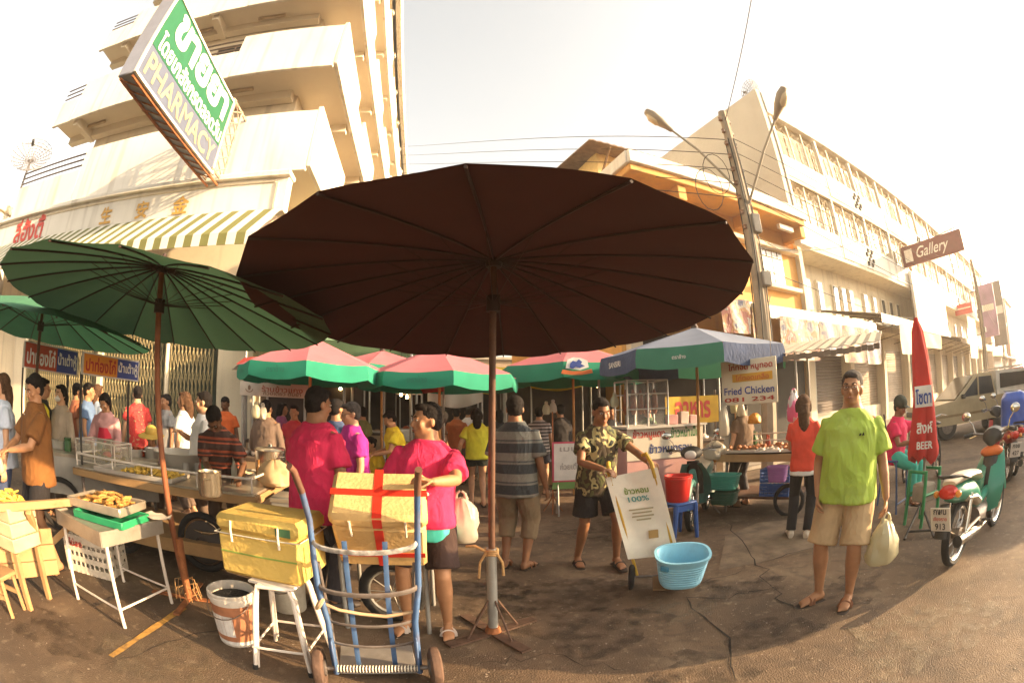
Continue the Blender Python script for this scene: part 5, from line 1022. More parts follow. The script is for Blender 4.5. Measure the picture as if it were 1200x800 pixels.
# ================================================================= foreground: boxes, stool, buckets, hand truck
foam = M('foam_yellow', (.54, .36, .085), .75, var=.16, vs=4, bump=.35, bs=35, dirt=.55, ds=4, dcol=(.40, .26, .07)); tape = M('red_tape', (.55, .03, .015), .4); cord = M('white_cord', (.6, .52, .40), .8); whitep = M('white_steel', (.62, .54, .46), .45, var=.08, dirt=.35, ds=14, dcol=(.25, .13, .06))
def foam_box(label, sx_, sy_, sz_, loc, rot, crossed):
    t = thing('foam_box', label, 'box', loc); t.rotation_euler = rot; lid = .10
    fm = M('foam_tan', (.60, .38, .15), .75, var=.14, vs=4, bump=.3, bs=45, dirt=.4, ds=5, dcol=(.36, .2, .07)) if crossed else foam; q = MB(); q.box((0, 0, (sz_-lid)/2), (sx_*.965, sy_*.965, sz_-lid), bev=.022); part(t, 'body', q, fm); q = MB(); q.box((0, 0, sz_-lid/2), (sx_, sy_, lid), bev=.028); part(t, 'lid', q, fm)
    if crossed:
        for (c, s) in (((0, 0, sz_+.001), (.05, sy_*1.004, .004)), ((0, -sy_/2-.001, sz_-lid/2), (.05, .004, lid-.03)), ((0, -sy_*.4825-.001, (sz_-lid)/2), (.05, .004, sz_-lid-.03)), ((0, .0, sz_+.0025), (sx_*1.0, .045, .004)), ((0, -sy_*.4825-.0025, .13), (sx_*.93, .004, .04)), ((-sx_/2-.001, 0, sz_-lid/2), (.004, .045, lid-.04)), ((sx_/2+.001, 0, sz_-lid/2), (.004, .045, lid-.04))):
            q = MB(); q.box(c, s); part(t, 'red_tape', q, tape)
    else:
        q = MB(); q.box((0, -sy_*.4825-.002, (sz_-lid)*.55), (sx_*.9, .004, .008)); part(t, 'green_line', q, M('line_green', (.2, .28, .05), .7)); q = MB(); q.box((sx_*.33, -sy_*.5-.002, sz_-lid*.55), (.09, .004, .045)); part(t, 'tag', q, M('tag_green', (.05, .12, .05), .6))
        q = MB(); z_ = sz_-lid-.006; q.tube([(x, y, z_+.006*math.sin(9*x)) for x, y in ((-sx_/2, -sy_/2-.004), (0, -sy_/2-.007), (sx_/2, -sy_/2-.004), (sx_/2+.004, 0), (sx_/2, sy_/2+.004), (-sx_/2, sy_/2+.004))], .004, 5, closed=True); part(t, 'cord', q, cord)
    for x in (-.28, .28):
        q = MB(); q.tube([(x*sx_, -sy_/2-.004, sz_-.03), (x*sx_, -sy_/2-.012, sz_-lid+.02), (x*sx_, -sy_/2-.006, sz_-lid-.05)], .007, 6); part(t, 'loop', q, cord)
    return t
foam_box('yellow foam box with white cord and green tag resting on the white stool', .55, .42, .36, (-1.37, 2.31, .548), (0, 0, .04), False)
S_ = thing('metal_stool', 'white tubular steel stool carrying a yellow foam box', 'stool', (-1.29, 2.22, 0)); corners = [(-.14, -.25), (.19, -.18), (.16, .24), (-.20, .17)]
for i in (0, 2):
    a, b = V3(*corners[i], 0), V3(*corners[(i+1) % 4], 0); ta, tb = a*.68+V3(0, 0, .53), b*.68+V3(0, 0, .53); q = MB()
    for o_ in (0, .028): dd = (V3(0, 1, 0) if i == 0 else V3(0, -1, 0))*o_; q.tube([a+dd, ta+dd+V3(0, 0, -.07), ta.lerp(tb, .09)+dd, ta.lerp(tb, .91)+dd, tb+dd+V3(0, 0, -.07), b+dd], .0125, 8)
    part(S_, 'leg_frame', q, whitep)
q = MB(); q.box((0, 0, .537), (.30, .28, .018), bev=.008); part(S_, 'seat', q, whitep)
q = MB(); q.tube([V3(*c_, 0)*.93+V3(0, 0, .15) for c_ in corners], .009, 8, closed=True); part(S_, 'ring_brace', q, whitep)
for c_ in corners: q = MB(); q.cyl(V3(*c_, 0), V3(*c_, .03), .018, n=10); part(S_, 'rubber_foot', q, M('rubber', (.015, .013, .012), .8))
def bucket(label, loc, r0, r1, h, m_body, bands=(), fill=None, name='paint_bucket', cat='bucket', wire_h=True):
    t = thing(name, label, cat, loc); q = MB(); q.lathe([(r0*.96, 0), (r0, .008), (r1*.97, h*.86), (r1*1.03, h*.87), (r1*1.03, h*.92), (r1, h*.93), (r1*1.03, h*.985), (r1*1.0, h), (r1*.95, h), (r1*.93, h*.9), (r0*.94, .012), (.001, .012)], 28); part(t, 'shell', q, m_body)
    for (z0, z1, m_, a0_, a1_) in bands:
        q = MB(); v = []; n_ = 16
        for z in (z0, z1):
            r = (r0+(r1*.97-r0)*(z*h)/(h*.86))*1.006
            for i in range(n_+1): A = a0_+(a1_-a0_)*i/n_; v.append((r*math.cos(A), r*math.sin(A), z*h))
        q.add(v, [(i, i+1, n_+2+i, n_+1+i) for i in range(n_)]); part(t, 'label_print', q, m_)
    if fill: q = MB(); q.lathe([(r1*.92, h*.84), (r1*.5, h*.87), (.001, h*.86)], 20, close=False); part(t, 'contents', q, fill)
    if wire_h: q = MB(); q.tube([(r1*1.03*math.cos(A), -.02+r1*1.03*math.sin(A), h*.86-.10*math.sin(max(0, min(PI, -A)))) for A in np.linspace(-PI, 0, 12)], .004, 5); part(t, 'handle', q, iron)
    return t
pb = M('bucket_white', (.55, .48, .40), .5, dirt=.3, ds=6, dcol=(.3, .18, .1)); brn = M('label_brown', (.33, .13, .06), .6, var=.3, vs=10); lw = M('label_white', (.6, .55, .5), .6, var=.15, vs=20); blk = M('charcoal_lumps', (.012, .01, .01), .8, var=.6, vs=40, bump=1, bs=50)
P0 = G(268, 758); P0.y += .02
bucket('white paint bucket with brown printed label filled with charcoal', (P0.x, P0.y+.13, 0), .135, .158, .37, pb, ((.12, .80, brn, -3.0, .3), (.22, .62, lw, -2.4, -1.1), (.05, .12, lw, -3.0, 0)), blk)
P0 = G(330, 720); bucket('empty pale bucket standing behind the white stool', (P0.x, P0.y+.15, 0), .13, .15, .33, M('bucket_pale', (.42, .37, .29), .6, dirt=.4, ds=6), (), dark_in)
for k in range(30): pass
# blue hand truck seen from its back
bl = M('truck_blue', (.05, .10, .20), .5, var=.2, vs=10, dirt=.45, ds=9, dcol=(.16, .10, .07)); barem = M('worn_steel', (.17, .14, .12), .45, metal=.4, var=.3, vs=14, dirt=.5, ds=10, dcol=(.12, .06, .03))
H0 = V3(-.72, 2.10, 0); t = thing('hand_truck', 'blue sack truck with bowed cross bars and bare pipe handles', 'hand truck', H0, .30); w_ = .245
def hx(z): return w_+.035*(z/1.24)
for s in (-1, 1):
    q = MB(); q.tube([(s*w_*.93, .02, .06), (s*w_*.93, .02, .4), (s*hx(.6), .06, .6), (s*hx(.95)*1.02, .10, .95), (s*hx(1.1)*(1.08 if s < 0 else 1.0), .04, 1.10)], .017, 10); part(t, 'side_rail', q, bl)
    q = MB(); q.tube([(s*hx(1.1)*(1.08 if s < 0 else 1.0), .04, 1.10), (s*hx(1.2)*(1.18 if s < 0 else 1.0), .0, 1.21), (s*hx(1.2)*(1.24 if s < 0 else 1.0), -.03, 1.235)], .0185, 10); part(t, 'handle', q, M('handle_brown', (.11, .05, .03), .6, var=.4))
    q = MB(); q.tube([(s*w_*.9, .05, .08), (s*w_*.92, .12, .35), (s*hx(.6)*.96, .10, .72)], .011, 8); part(t, 'stay', q, barem)
    q = MB(); q.tube([(s*.10, .06, .10), (s*.10, .09, .5), (s*.105, .10, .84)], .016, 6, flat=.35); part(t, 'slat', q, bl)
    q = MB(); A_ = Matrix.Rotation(PI/2, 3, 'Y'); q.lathe([(.04, -.025), (.085, -.032), (.115, -.02), (.12, 0), (.115, .02), (.085, .032), (.04, .025)], 22, (s*(w_+.065), -.02, .12), rot=A_); wl = part(t, 'wheel', q, M('tyre_brown', (.10, .055, .035), .85, var=.3, vs=12, bump=.3)); q = MB(); q.lathe([(.02, -.04), (.05, -.036), (.05, .036), (.02, .04)], 14, (s*(w_+.065), -.02, .12), rot=A_); q.build('hub', barem, wl)
    q = MB(); q.box((s*w_*.9, .0, .2), (.012, .09, .22), bev=.004); part(t, 'axle_plate', q, bl)
for z, m_, d_ in ((.84, M('paint_chip', (.26, .24, .22), .6, var=.7, vs=25), .07), (.60, barem, .06), (.42, barem, .07), (.28, barem, .05)):
    q = MB(); x_ = hx(z)*.97; q.tube([(x_*math.sin(a), .06-d_*(math.cos(a)), z-.03*math.cos(a)) for a in np.linspace(-PI/2, PI/2, 12)], .016 if z > .5 else .010, 8, flat=.6); part(t, 'cross_bar', q, m_)
q = MB(); q.tube([(-w_-.05, -.02, .12), (w_+.05, -.02, .12)], .014, 10); part(t, 'axle', q, barem)
q = MB()
for k in range(26): q.tube([(-w_*.85+.017*k+.004*math.cos(a), -.02+.019*math.cos(a), .12+.019*math.sin(a)) for a in np.linspace(0, 2*PI, 9)[:-1]], .004, 4, closed=True)
tag(part(t, 'rope_wrap', q, cord), kind='stuff')
q = MB(); q.box((0, .23, .035), (.44, .34, .012), bev=.004); part(t, 'toe_plate', q, M('plate_grey', (.28, .26, .24), .55, metal=.4, var=.3, dirt=.4))
q = MB(); q.tube([(-hx(.5), .06, .50), (-.16, .03, .47), (-.05, .05, .44), (.08, .06, .42), (hx(.45), .04, .46)], .010, 6); q.tube([(-hx(.52)+.02*math.cos(a), .05+.03*math.sin(a), .5+.03*math.cos(a)) for a in np.linspace(0, 6, 10)], .012, 6); part(t, 'rope', q, M('rope_tan', (.42, .28, .16), .9))
foam_box('yellow foam box crossed with bright red tape tilted behind the blue sack truck', .53, .36, .47, (-.78, 2.67, .69), (rad(37), 0, .20), True)
# low vendor cart behind the hand truck that carries the tilted box
t = thing('push_cart', 'low steel push cart with a rubber tyre under the red taped foam box', 'cart', (-.86, 2.98, 0), .1)
q = MB(); q.box((0, .05, .62), (.62, .62, .04), bev=.01); part(t, 'platform', q, galv); q = MB(); q.box((0, -.10, .69), (.5, .05, .12), bev=.01); part(t, 'stop_bar', q, wood)
for x in (-.28, .28):
    for y in (-.2, .3): q = MB(); q.cyl((x, y, 0), (x, y, .61), .016); part(t, 'leg', q, galv)
q = MB(); q.tube([(.02+.21*math.cos(a), .0, .23+.21*math.sin(a)) for a in np.linspace(0, 2*PI, 25)[:-1]], .035, 10, closed=True); wl = part(t, 'wheel', q, M('tyre_black', (.018, .016, .015), .85, bump=.3)); q = MB()
for k in range(10): a = 2*PI*k/10; q.tube([(.02, 0, .23), (.02+.18*math.cos(a), 0, .23+.18*math.sin(a))], .004, 4)
q.tube([(.02+.17*math.cos(a), 0, .23+.17*math.sin(a)) for a in np.linspace(0, 2*PI, 25)[:-1]], .012, 6, closed=True); q.build('spoked_rim', galv, wl)

# ================================================================= left: table with trays, wooden bench, crates
dough = M('fried_dough', (.42, .20, .045), .7, var=.45, vs=25, bump=.4, bs=40); dough_y = M('dough_yellow', (.60, .38, .06), .7, var=.3, vs=25, bump=.3); dough_p = M('dough_pale', (.55, .42, .26), .8, var=.2, vs=20)
def sticks(t, n, box, z, mat, L=(.06, .12), r=(.009, .016), hump=.05, name='fried_dough', seed=1):
    rg = random.Random(seed); q = MB(); x0, x1, y0, y1 = box
    for k in range(n):
        x, y = rg.uniform(x0, x1), rg.uniform(y0, y1); A = rg.uniform(0, PI); l = rg.uniform(*L)/2; u = 1-abs(2*(x-x0)/(x1-x0)-1)**2; zz = z+hump*u*rg.random(); dz = rg.uniform(-.015, .015); rr = rg.uniform(*r); d = V3(math.cos(A)*l, math.sin(A)*l, dz)
        q.tube([V3(x, y, zz)-d, V3(x, y, zz+.006), V3(x, y, zz)+d], [rr*.7, rr, rr*.7], 6)
    o = q.build(name, mat, t); tag(o, kind='stuff'); return o
TB = thing('metal_table', 'steel legged table with trays of fried dough beside the wooden bench', 'table', (-2.74, 2.10, 0), rad(-3)); tc4 = [(-.28, -.27), (.30, -.25), (.25, .31), (-.33, .29)]
q = MB(); q.box((0, 0, .655), (.66, .62, .02)); 
for (c, s) in (((0, -.31, .625), (.66, .012, .10)), ((0, .31, .625), (.66, .012, .10)), ((-.33, 0, .625), (.012, .62, .10)), ((.33, 0, .625), (.012, .62, .10))): q.box(c, s)
part(TB, 'top', q, M('table_steel', (.36, .31, .25), .4, metal=.5, var=.2, dirt=.3, ds=8))
for x, y in tc4: q = MB(); q.tube([(x*1.05, y*1.05, 0), (x, y, .6)], .014, 8); part(TB, 'leg', q, whitep)
q = MB(); q.tube([V3(*c_, .13)*1 for c_ in [(x*1.04, y*1.04) for x, y in (tc4[0], tc4[1], tc4[2], tc4[3])]], .009, 6, closed=False); part(TB, 'brace', q, whitep)
def tray(label, loc, rz, sx_, sy_, h, mat, dep=.012):
    t = thing('food_tray', label, 'tray', loc, rz); q = MB(); q.box((0, 0, .006), (sx_, sy_, .012))
    for (c, s) in (((0, -sy_/2, h/2), (sx_, dep, h)), ((0, sy_/2, h/2), (sx_, dep, h)), ((-sx_/2, 0, h/2), (dep, sy_, h)), ((sx_/2, 0, h/2), (dep, sy_, h))): q.box(c, s, bev=.003)
    part(t, 'pan', q, mat); return t
tray('green plastic tray under the steel tray of fried dough', (-2.66, 2.08, .668), .2, .5, .36, .05, M('plastic_green', (.02, .22, .09), .4))
t = tray('battered steel tray heaped with fried dough sticks', (-2.78, 2.14, .722), .25, .54, .38, .06, M('steel_dull', (.42, .36, .28), .35, metal=.6, var=.2, dirt=.3, ds=8)); sticks(t, 110, (-.23, .23, -.15, .15), .02, dough, hump=.07)
q = MB(); 
v = [(random.uniform(-.01, .01)+x*.05, y*.05, .02+.02*random.random()+.012*((x*y) % 2)) for y in range(4) for x in range(6)]; q.add(v, [(y*6+x, y*6+x+1, (y+1)*6+x+1, (y+1)*6+x) for y in range(3) for x in range(5)]); tag(q.build('paper_sheet', M('paper', (.55, .46, .38), .8), loc=(-2.52, 2.24, .667), rot=(0, 0, .3)), 'crumpled sheet of paper on the steel legged table', 'paper')
# white perforated crate beneath
def crate(label, loc, rz, sx_, sy_, h, mat, name='plastic_crate', solid=False):
    t = thing(name, label, 'crate', loc, rz); q = MB(); q.box((0, 0, .01), (sx_, sy_, .02)); part(t, 'base', q, mat)
    nb = 4
    for s in (-1, 1):
        for ax in (0, 1):
            W_ = sx_ if ax == 0 else sy_; q = MB(); n_ = max(3, int(W_/.055))
            for j in range(nb):
                z = h*(j+.5)/nb; hh = h/nb*(.55 if j < nb-1 else .8); c = (0, s*sy_/2, z) if ax == 0 else (s*sx_/2, 0, z); q.box(c, (W_, .01, hh) if ax == 0 else (.01, W_, hh), bev=.002)
            for i in range(n_+1):
                x = -W_/2+W_*i/n_; c = (x, s*sy_/2, h/2) if ax == 0 else (s*sx_/2, x, h/2); q.box(c, (.014, .013, h) if ax == 0 else (.013, .014, h))
            part(t, 'side', q, mat, smooth=False)
    return t
t = crate('white slatted plastic crate with red lettering under the steel legged table', (-3.45, 2.42, 0), .35, .5, .36, .34, M('crate_white', (.55, .47, .37), .6, dirt=.3, ds=6)); text(t, 'ไข่สด', M('crate_red', (.4, .04, .03), .7), (-.1, -.192, .27), (1, 0, 0), (0, 0, 1), height=.07, bold=.02)
t = thing('wooden_bench', 'rough plank bench frame with a diagonal brace next to the steel legged table', 'bench', (0, 0, 0))
q = MB(); a, b = V3(-3.20, .95, .705), V3(-2.93, 2.18, .745); d_ = b-a; Q_ = d_.to_track_quat('X', 'Z').to_matrix(); q.box((a+b)/2, (d_.length, .05, .055), rot=Q_, bev=.006); part(t, 'top_rail', q, wood)
q = MB(); a, b = V3(-3.38, 1.78, .30), V3(-2.93, 2.16, .73); d_ = b-a; q.box((a+b)/2, (d_.length, .035, .05), rot=d_.to_track_quat('X', 'Z').to_matrix(), bev=.005); part(t, 'brace', q, wood)
q = MB(); a, b = V3(-3.6, 1.96, 0), V3(-3.08, 1.52, .69); d_ = b-a; q.box((a+b)/2, (d_.length, .05, .06), rot=d_.to_track_quat('X', 'Z').to_matrix(), bev=.005); part(t, 'leg', q, wood); q = MB(); q.box((-3.22, 1.0, .35), (.06, .06, .7), bev=.005); part(t, 'leg', q, wood)
for j in range(3):
    q = MB(); c = V3(-3.36, 1.35, .20+.12*j); q.box(c, (.025, .95, .114), rot=rotz(-.25), bev=.004); part(t, 'plank', q, wood)
q = MB(); q.box((-3.5, 1.2, .12), (.06, .06, .24)); part(t, 'leg', q, wood)
t = thing('wooden_stool', 'small rough wooden stool at the foot of the plank bench', 'stool', G(8, 712), .4)
q = MB(); q.box((0, 0, .27), (.30, .22, .03), bev=.006); part(t, 'seat', q, wood)
for x in (-.12, .12):
    for y in (-.08, .08): q = MB(); q.tube([(x*1.15, y*1.15, 0), (x, y, .26)], .018, 6); part(t, 'leg', q, wood)
for y in (-.085, .085): q = MB(); q.box((0, y, .13), (.25, .02, .03)); part(t, 'rung', q, wood)
P0 = G(8, 585, .72); t = thing('wooden_crate', 'pale wooden crate with fried dough on top beside the young man in brown', 'crate', (P0.x-.02, P0.y, 0), .3)
for j in range(3): q = MB(); q.box((0, 0, .46+.1*j), (.40, .34, .094), bev=.006); part(t, 'board', q, M('wood_pale', (.46, .34, .2), .75, var=.15, vs=6))
for x in (-.17, .17):
    for y in (-.14, .14): q = MB(); q.box((x, y, .2), (.04, .04, .41)); part(t, 'leg', q, wood)
sticks(t, 50, (-.15, .15, -.12, .12), .72, dough_y, hump=.05, seed=4)

# ================================================================= main dough stall cart
CO = V3(-2.10, 3.21, 0); CA = math.atan2(.45, 1.96)
ct = thing('food_cart', 'long steel topped food cart with railings under the wide green umbrella', 'cart', CO, CA)
steel_t = M('steel_top', (.42, .36, .28), .35, metal=.6, var=.2, vs=4, dirt=.35, ds=6, dcol=(.15, .09, .05))
q = MB(); q.box((-1.0, .52, .78), (2.1, 1.08, .035), bev=.005); part(ct, 'top', q, steel_t)
for (c, s) in (((-1.0, -.03, .745), (2.14, .04, .07)), ((.06, .52, .745), (.04, 1.1, .07))): q = MB(); q.box(c, s, bev=.006); part(ct, 'edge_board', q, wood)
q = MB(); q.tube([(-2.03, 1.04, .92), (-2.03, 0, .92), (.03, 0, .92), (.03, 1.04, .92)], .011, 8); part(ct, 'rail', q, whitep)
for x in (-2.03, -1.5, -1.0, -.5, .03): q = MB(); q.cyl((x, 0, .8), (x, 0, .92), .008); part(ct, 'rail_post', q, whitep)
for x in (-2.0, .0):
    for y in (.05, 1.0): q = MB(); q.cyl((x, y, .0), (x, y, .76), .02); part(ct, 'leg', q, barem)
q = MB(); q.box((-1.0, .5, .28), (2.0, .98, .03)); part(ct, 'lower_shelf', q, wood); q = MB(); q.box((-.9, .02, .22), (2.0, .03, .09)); part(ct, 'shelf_board', q, wood)
for x in (-1.55, -.55):
    q = MB(); q.tube([(x+.25*math.cos(a), .12, .28+.25*math.sin(a)) for a in np.linspace(0, 2*PI, 29)[:-1]], .032, 10, closed=True); wl = part(ct, 'wheel', q, _m['tyre_black']); q = MB(); q.lathe([(.2, -.01), (.06, -.03), (.06, .03), (.2, .01)], 20, (x, .12, .28), rot=Matrix.Rotation(PI/2, 3, 'X')); q.build('disc', M('wheel_dark', (.06, .05, .045), .6, metal=.3), wl)
def cart_pt(px, py, z=.80): return G(px, py, z)
def pot(label, loc, r, h, mat, lid=False, handles=True, name='steel_pot', fill=None):
    t = thing(name, label, 'pot', loc, random.uniform(0, 3)); q = MB(); q.lathe([(r*.93, 0), (r, .02), (r, h-.01), (r*1.05, h), (r*.97, h), (r*.94, h*.9), (r*.92, .02), (.001, .02)], 26); part(t, 'body', q, mat)
    if handles:
        for s in (-1, 1): q = MB(); q.tube([(s*r, -.03, h*.75), (s*(r+.035), -.03, h*.77), (s*(r+.035), .03, h*.77), (s*r, .03, h*.75)], .006, 6); part(t, 'handle', q, mat)
    if fill: q = MB(); q.lathe([(r*.93, h*.8), (r*.5, h*.84), (.001, h*.85)], 18, close=False); part(t, 'contents', q, fill)
    if lid: q = MB(); q.lathe([(r*1.04, h), (r*.9, h+.02), (.03, h+.035), (.02, h+.06), (.001, h+.06)], 24); part(t, 'lid', q, mat)
    return t
shiny = M('steel_shiny', (.55, .47, .36), .22, metal=.85, var=.1); alu = M('aluminium', (.55, .50, .44), .4, metal=.55, var=.1)
t = thing('wash_basin', 'wide pale aluminium basin standing on the dough cart', 'basin', cart_pt(213, 548)+V3(0, 0, 0)); q = MB(); q.lathe([(.19, 0), (.21, .01), (.30, .15), (.33, .17), (.33, .18), (.29, .16), (.19, .02), (.001, .015)], 30); part(t, 'bowl', q, M('basin_white', (.55, .49, .42), .35, var=.06)); q = MB(); q.lathe([(.27, .12), (.001, .14)], 24, close=False); part(t, 'dough_batter', q, M('batter', (.55, .44, .32), .6))
pot('tall polished steel pot at the front corner of the dough cart', cart_pt(247, 580), .10, .19, shiny); pot('round bellied steel pot behind the basin', cart_pt(178, 540), .09, .15, alu, fill=dark_in); pot('large lidded steel pot beside the man in the taupe shirt', AT(317, 540, 5.0).xy.to_3d()+V3(0, 0, .80), .17, .26, shiny, lid=True)
t = tray('long shallow tray of yellow dough pieces on the dough cart', cart_pt(165, 556), CA+.05, .95, .42, .04, alu); sticks(t, 130, (-.2, .44, -.12, .17), .02, dough_y, L=(.04, .08), hump=.05, seed=8)
t = tray('floured tray of raw dough on the dough cart', cart_pt(262, 560)+V3(.0, .35, 0), CA, .6, .36, .04, alu); sticks(t, 40, (-.25, .25, -.14, .14), .015, dough_p, hump=.02, seed=9)
t = thing('glass_box', 'clear lidded box of salad garnish at the back corner of the dough cart', 'box', cart_pt(133, 540)+V3(.05, -.2, 0), CA); q = MB(); q.box((0, 0, .11), (.62, .34, .22), bev=.008); part(t, 'clear_walls', q, M('clear_plastic', (.55, .48, .38), .25, alpha=.35)); q = MB()
for x in (-.31, 0, .31):
    for y in (-.17, .17): q.cyl((x, y, 0), (x, y, .225), .007, n=6)
for z in (.0, .22): q.tube([(-.31, -.17, z), (.31, -.17, z), (.31, .17, z), (-.31, .17, z)], .007, 6, closed=True)
part(t, 'frame', q, whitep); sticks(t, 60, (-.27, .27, -.13, .13), .03, M('garnish', (.30, .22, .06), .7, var=.6, vs=14), L=(.03, .09), hump=.1, seed=11); q = MB(); q.ell((.13, -.08, .10), (.06, .05, .035), 10, 6); part(t, 'tomato_heap', q, M('tomato', (.45, .07, .03), .5))
for (px, py, lb, r) in ((290, 560, 'stack of small plates near the bending man in stripes', .09), (325, 556, 'white enamel plate on the dough cart', .10)):
    t = thing('plate_stack', lb, 'plates', cart_pt(px, py)+V3(0, .25, 0)); 
    for k in range(4): q = MB(); q.lathe([(r*.6, k*.014), (r, k*.014+.012), (r*.98, k*.014+.015), (r*.6, k*.014+.004)], 20); part(t, 'plate', q, M('enamel', (.55, .50, .42), .35))
bag('knotted clear bags of bread rolls at the end of the dough cart', cart_pt(318, 572, .80)+V3(-.02, .12, .28), .28, .17, M_cloth('bag_bread', (.58, .42, .24), translucent=.25), handles=False, name='bread_bag')
t = thing('steel_box', 'square steel side box hung on the end of the dough cart', 'box', CO+V3(.12, .35, .50), CA); q = MB(); q.box((.12, .0, .13), (.36, .30, .26), bev=.012); part(t, 'case', q, M('steel_case', (.38, .36, .32), .4, metal=.5, var=.15, dirt=.2)); q = MB(); q.box((.12, -.155, .23), (.36, .012, .03)); part(t, 'rim', q, steel_t)
bucket('steel basin of dishes on the lower shelf of the dough cart', G(235, 634, .30)+V3(0, .2, 0), .13, .2, .10, shiny, (), M('dishes', (.3, .26, .2), .4, var=.5, vs=30), name='dish_basin', cat='basin', wire_h=False)
# signboards of the stall behind
def signboard(label, a, b, zt, zb, left, right, ml, mr, lc, rc, posts=True, split=.6):
    a, b = Vector(a), Vector(b); ex = V3(b.x-a.x, b.y-a.y, 0); W_ = ex.length; rz = math.atan2(ex.y, ex.x); t = thing('signboard', label, 'sign', (a.x, a.y, 0), rz); H_ = zt-zb
    q = MB(); q.box((W_/2, 0, (zt+zb)/2), (W_, .03, H_), bev=.004); part(t, 'board', q, M('sign_edge', (.5, .46, .42), .6)); q = MB(); q.box((W_*split/2+.01, -.018, (zt+zb)/2), (W_*split-.02, .006, H_-.03)); part(t, 'panel', q, ml); q = MB(); q.box((W_*(1+split)/2-.01, -.018, (zt+zb)/2), (W_*(1-split)-.02, .006, H_-.03)); part(t, 'panel', q, mr)
    text(t, left, lc, (W_*split/2+.01, -.025, (zt+zb)/2), (1, 0, 0), (0, 0, 1), width=W_*split*.86, height=H_*.66, bold=.035); text(t, right, rc, (W_*(1+split)/2-.01, -.025, (zt+zb)/2), (1, 0, 0), (0, 0, 1), width=W_*(1-split)*.86, height=H_*.62, bold=.03)
    for x in (.02, W_*.85): q = MB(); q.cyl((x, .03, .0), (x, .03, zt), .014); part(t, 'post', q, M('post_black', (.03, .025, .02), .6))
    return t
sgo = M('sign_orange', (.60, .22, .02), .5, var=.1); sgb = M('sign_blue', (.03, .05, .22), .5, var=.1); sgr = M('sign_redf', (.42, .06, .03), .5, var=.15); sl_w = M('sl_white', (.65, .62, .58), .5); sl_r = M('sl_red', (.35, .03, .015), .5)
a = AT(94, 470, 4.95); b = AT(161, 470, 5.35); signboard('orange and blue signboard on thin posts above the dough cart', a, b, AT(94, 411, 4.95).z, AT(94, 438, 4.95).z, 'ปาท่องโก๋', 'น้ำเต้าหู้', sgo, sgb, sl_r, sl_w)
a = AT(25, 470, 5.9); b = AT(89, 470, 6.3); signboard('red and blue signboard behind the pole of the smaller green umbrella', a, b, AT(89, 410, 6.1).z, AT(89, 440, 6.1).z, 'ปาท่องโก๋', 'น้ำเต้าหู้', sgr, sgb, sl_w, sl_w)
# second stall of the pink apron vendor
p_ = AT(112, 520, 5.75); t2 = thing('food_cart', 'second food cart piled with bowls in front of the vendor in the hot pink apron', 'cart', (p_.x, p_.y, 0), .75)
q = MB(); q.box((0, 0, .82), (1.7, .8, .04), bev=.006); part(t2, 'top', q, steel_t); q = MB(); q.box((0, -.38, .6), (1.66, .03, .4)); part(t2, 'front_panel', q, M('panel_grey', (.36, .33, .29), .5, metal=.3, var=.15))
for x in (-.78, .78):
    for y in (-.34, .34): q = MB(); q.cyl((x, y, 0), (x, y, .8), .02); part(t2, 'leg', q, barem)
q = MB(); q.tube([(-.45+.27*math.cos(a), -.42, .29+.27*math.sin(a)) for a in np.linspace(0, 2*PI, 27)[:-1]], .03, 8, closed=True); part(t2, 'wheel', q, _m['tyre_black'])
for i, (x, y, r, mt, lb) in enumerate(((-.5, 0, .13, alu, 'wide bowl'), (-.15, -.1, .10, M('herbs', (.05, .10, .03), .8, bump=1), 'bowl of green herbs'), (.15, .1, .12, shiny, 'polished bowl'), (.5, -.05, .14, dark_in, 'black frying pan'))):
    w = rotz(.75) @ V3(x, y, .84)+V3(p_.x, p_.y, 0); pot(lb+' on the cart of the pink apron vendor', w, r, .09, alu, handles=False, name='serving_bowl', fill=mt)
tr = thing('cooking_wok', 'small gas cooker with a steel wok between the carts', 'cooker', AT(162, 540, 5.9).xy.to_3d()); q = MB(); q.cyl((0, 0, 0), (0, 0, .7), .14); part(tr, 'stand', q, barem); q = MB(); q.lathe([(.05, .7), (.2, .76), (.26, .83), (.25, .83), (.05, .72)], 22); part(tr, 'wok', q, alu)
# ================================================================= sack trolley with basket, red bucket, blue stool
hl, hr = AT(712, 548, 3.82), AT(762, 537, 3.78); axl, axr = V3(.86, 3.43, .12), V3(1.18, 3.34, .12); axl = G(747, 690)+V3(0, .03, .11); axr = axl+V3(.34, -.09, 0)
t = thing('sack_trolley', 'yellow handled sack trolley wrapped in a printed white sack', 'trolley', (axl.x, axl.y, 0)); O_ = Vector(t.location); ylw = M('trolley_yellow', (.55, .33, .03), .5)
for a, b, s in ((axl, hl, -1), (axr, hr, 1)):
    q = MB(); q.tube([a-O_, a.lerp(b, .85)-O_], .014, 8); part(t, 'frame_rail', q, ylw); q = MB(); q.tube([a.lerp(b, .84)-O_, a.lerp(b, .96)-O_, b+V3(-s*.02, .06, .035)-O_, b+V3(-s*.03, .12, .02)-O_], .018, 8); part(t, 'handle', q, ylw)
    c = a-O_+V3(s*.05, 0, 0); q = MB(); ax_ = (axr-axl).normalized(); RM = ax_.to_track_quat('Z', 'Y').to_matrix(); q.lathe([(.03, -.022), (.085, -.026), (.108, -.014), (.11, 0), (.108, .014), (.085, .026), (.03, .022)], 22, c, rot=RM); wl = part(t, 'wheel', q, _m['tyre_black']); q = MB(); q.lathe([(.01, -.03), (.045, -.028), (.045, .028), (.01, .03)], 12, c, rot=RM); q.build('hub', M('hub_grey', (.2, .18, .16), .5), wl)
q = MB(); q.tube([axl-O_-V3(.03, 0, 0), axr-O_+V3(.03, 0, 0)], .012, 8); part(t, 'axle', q, barem)
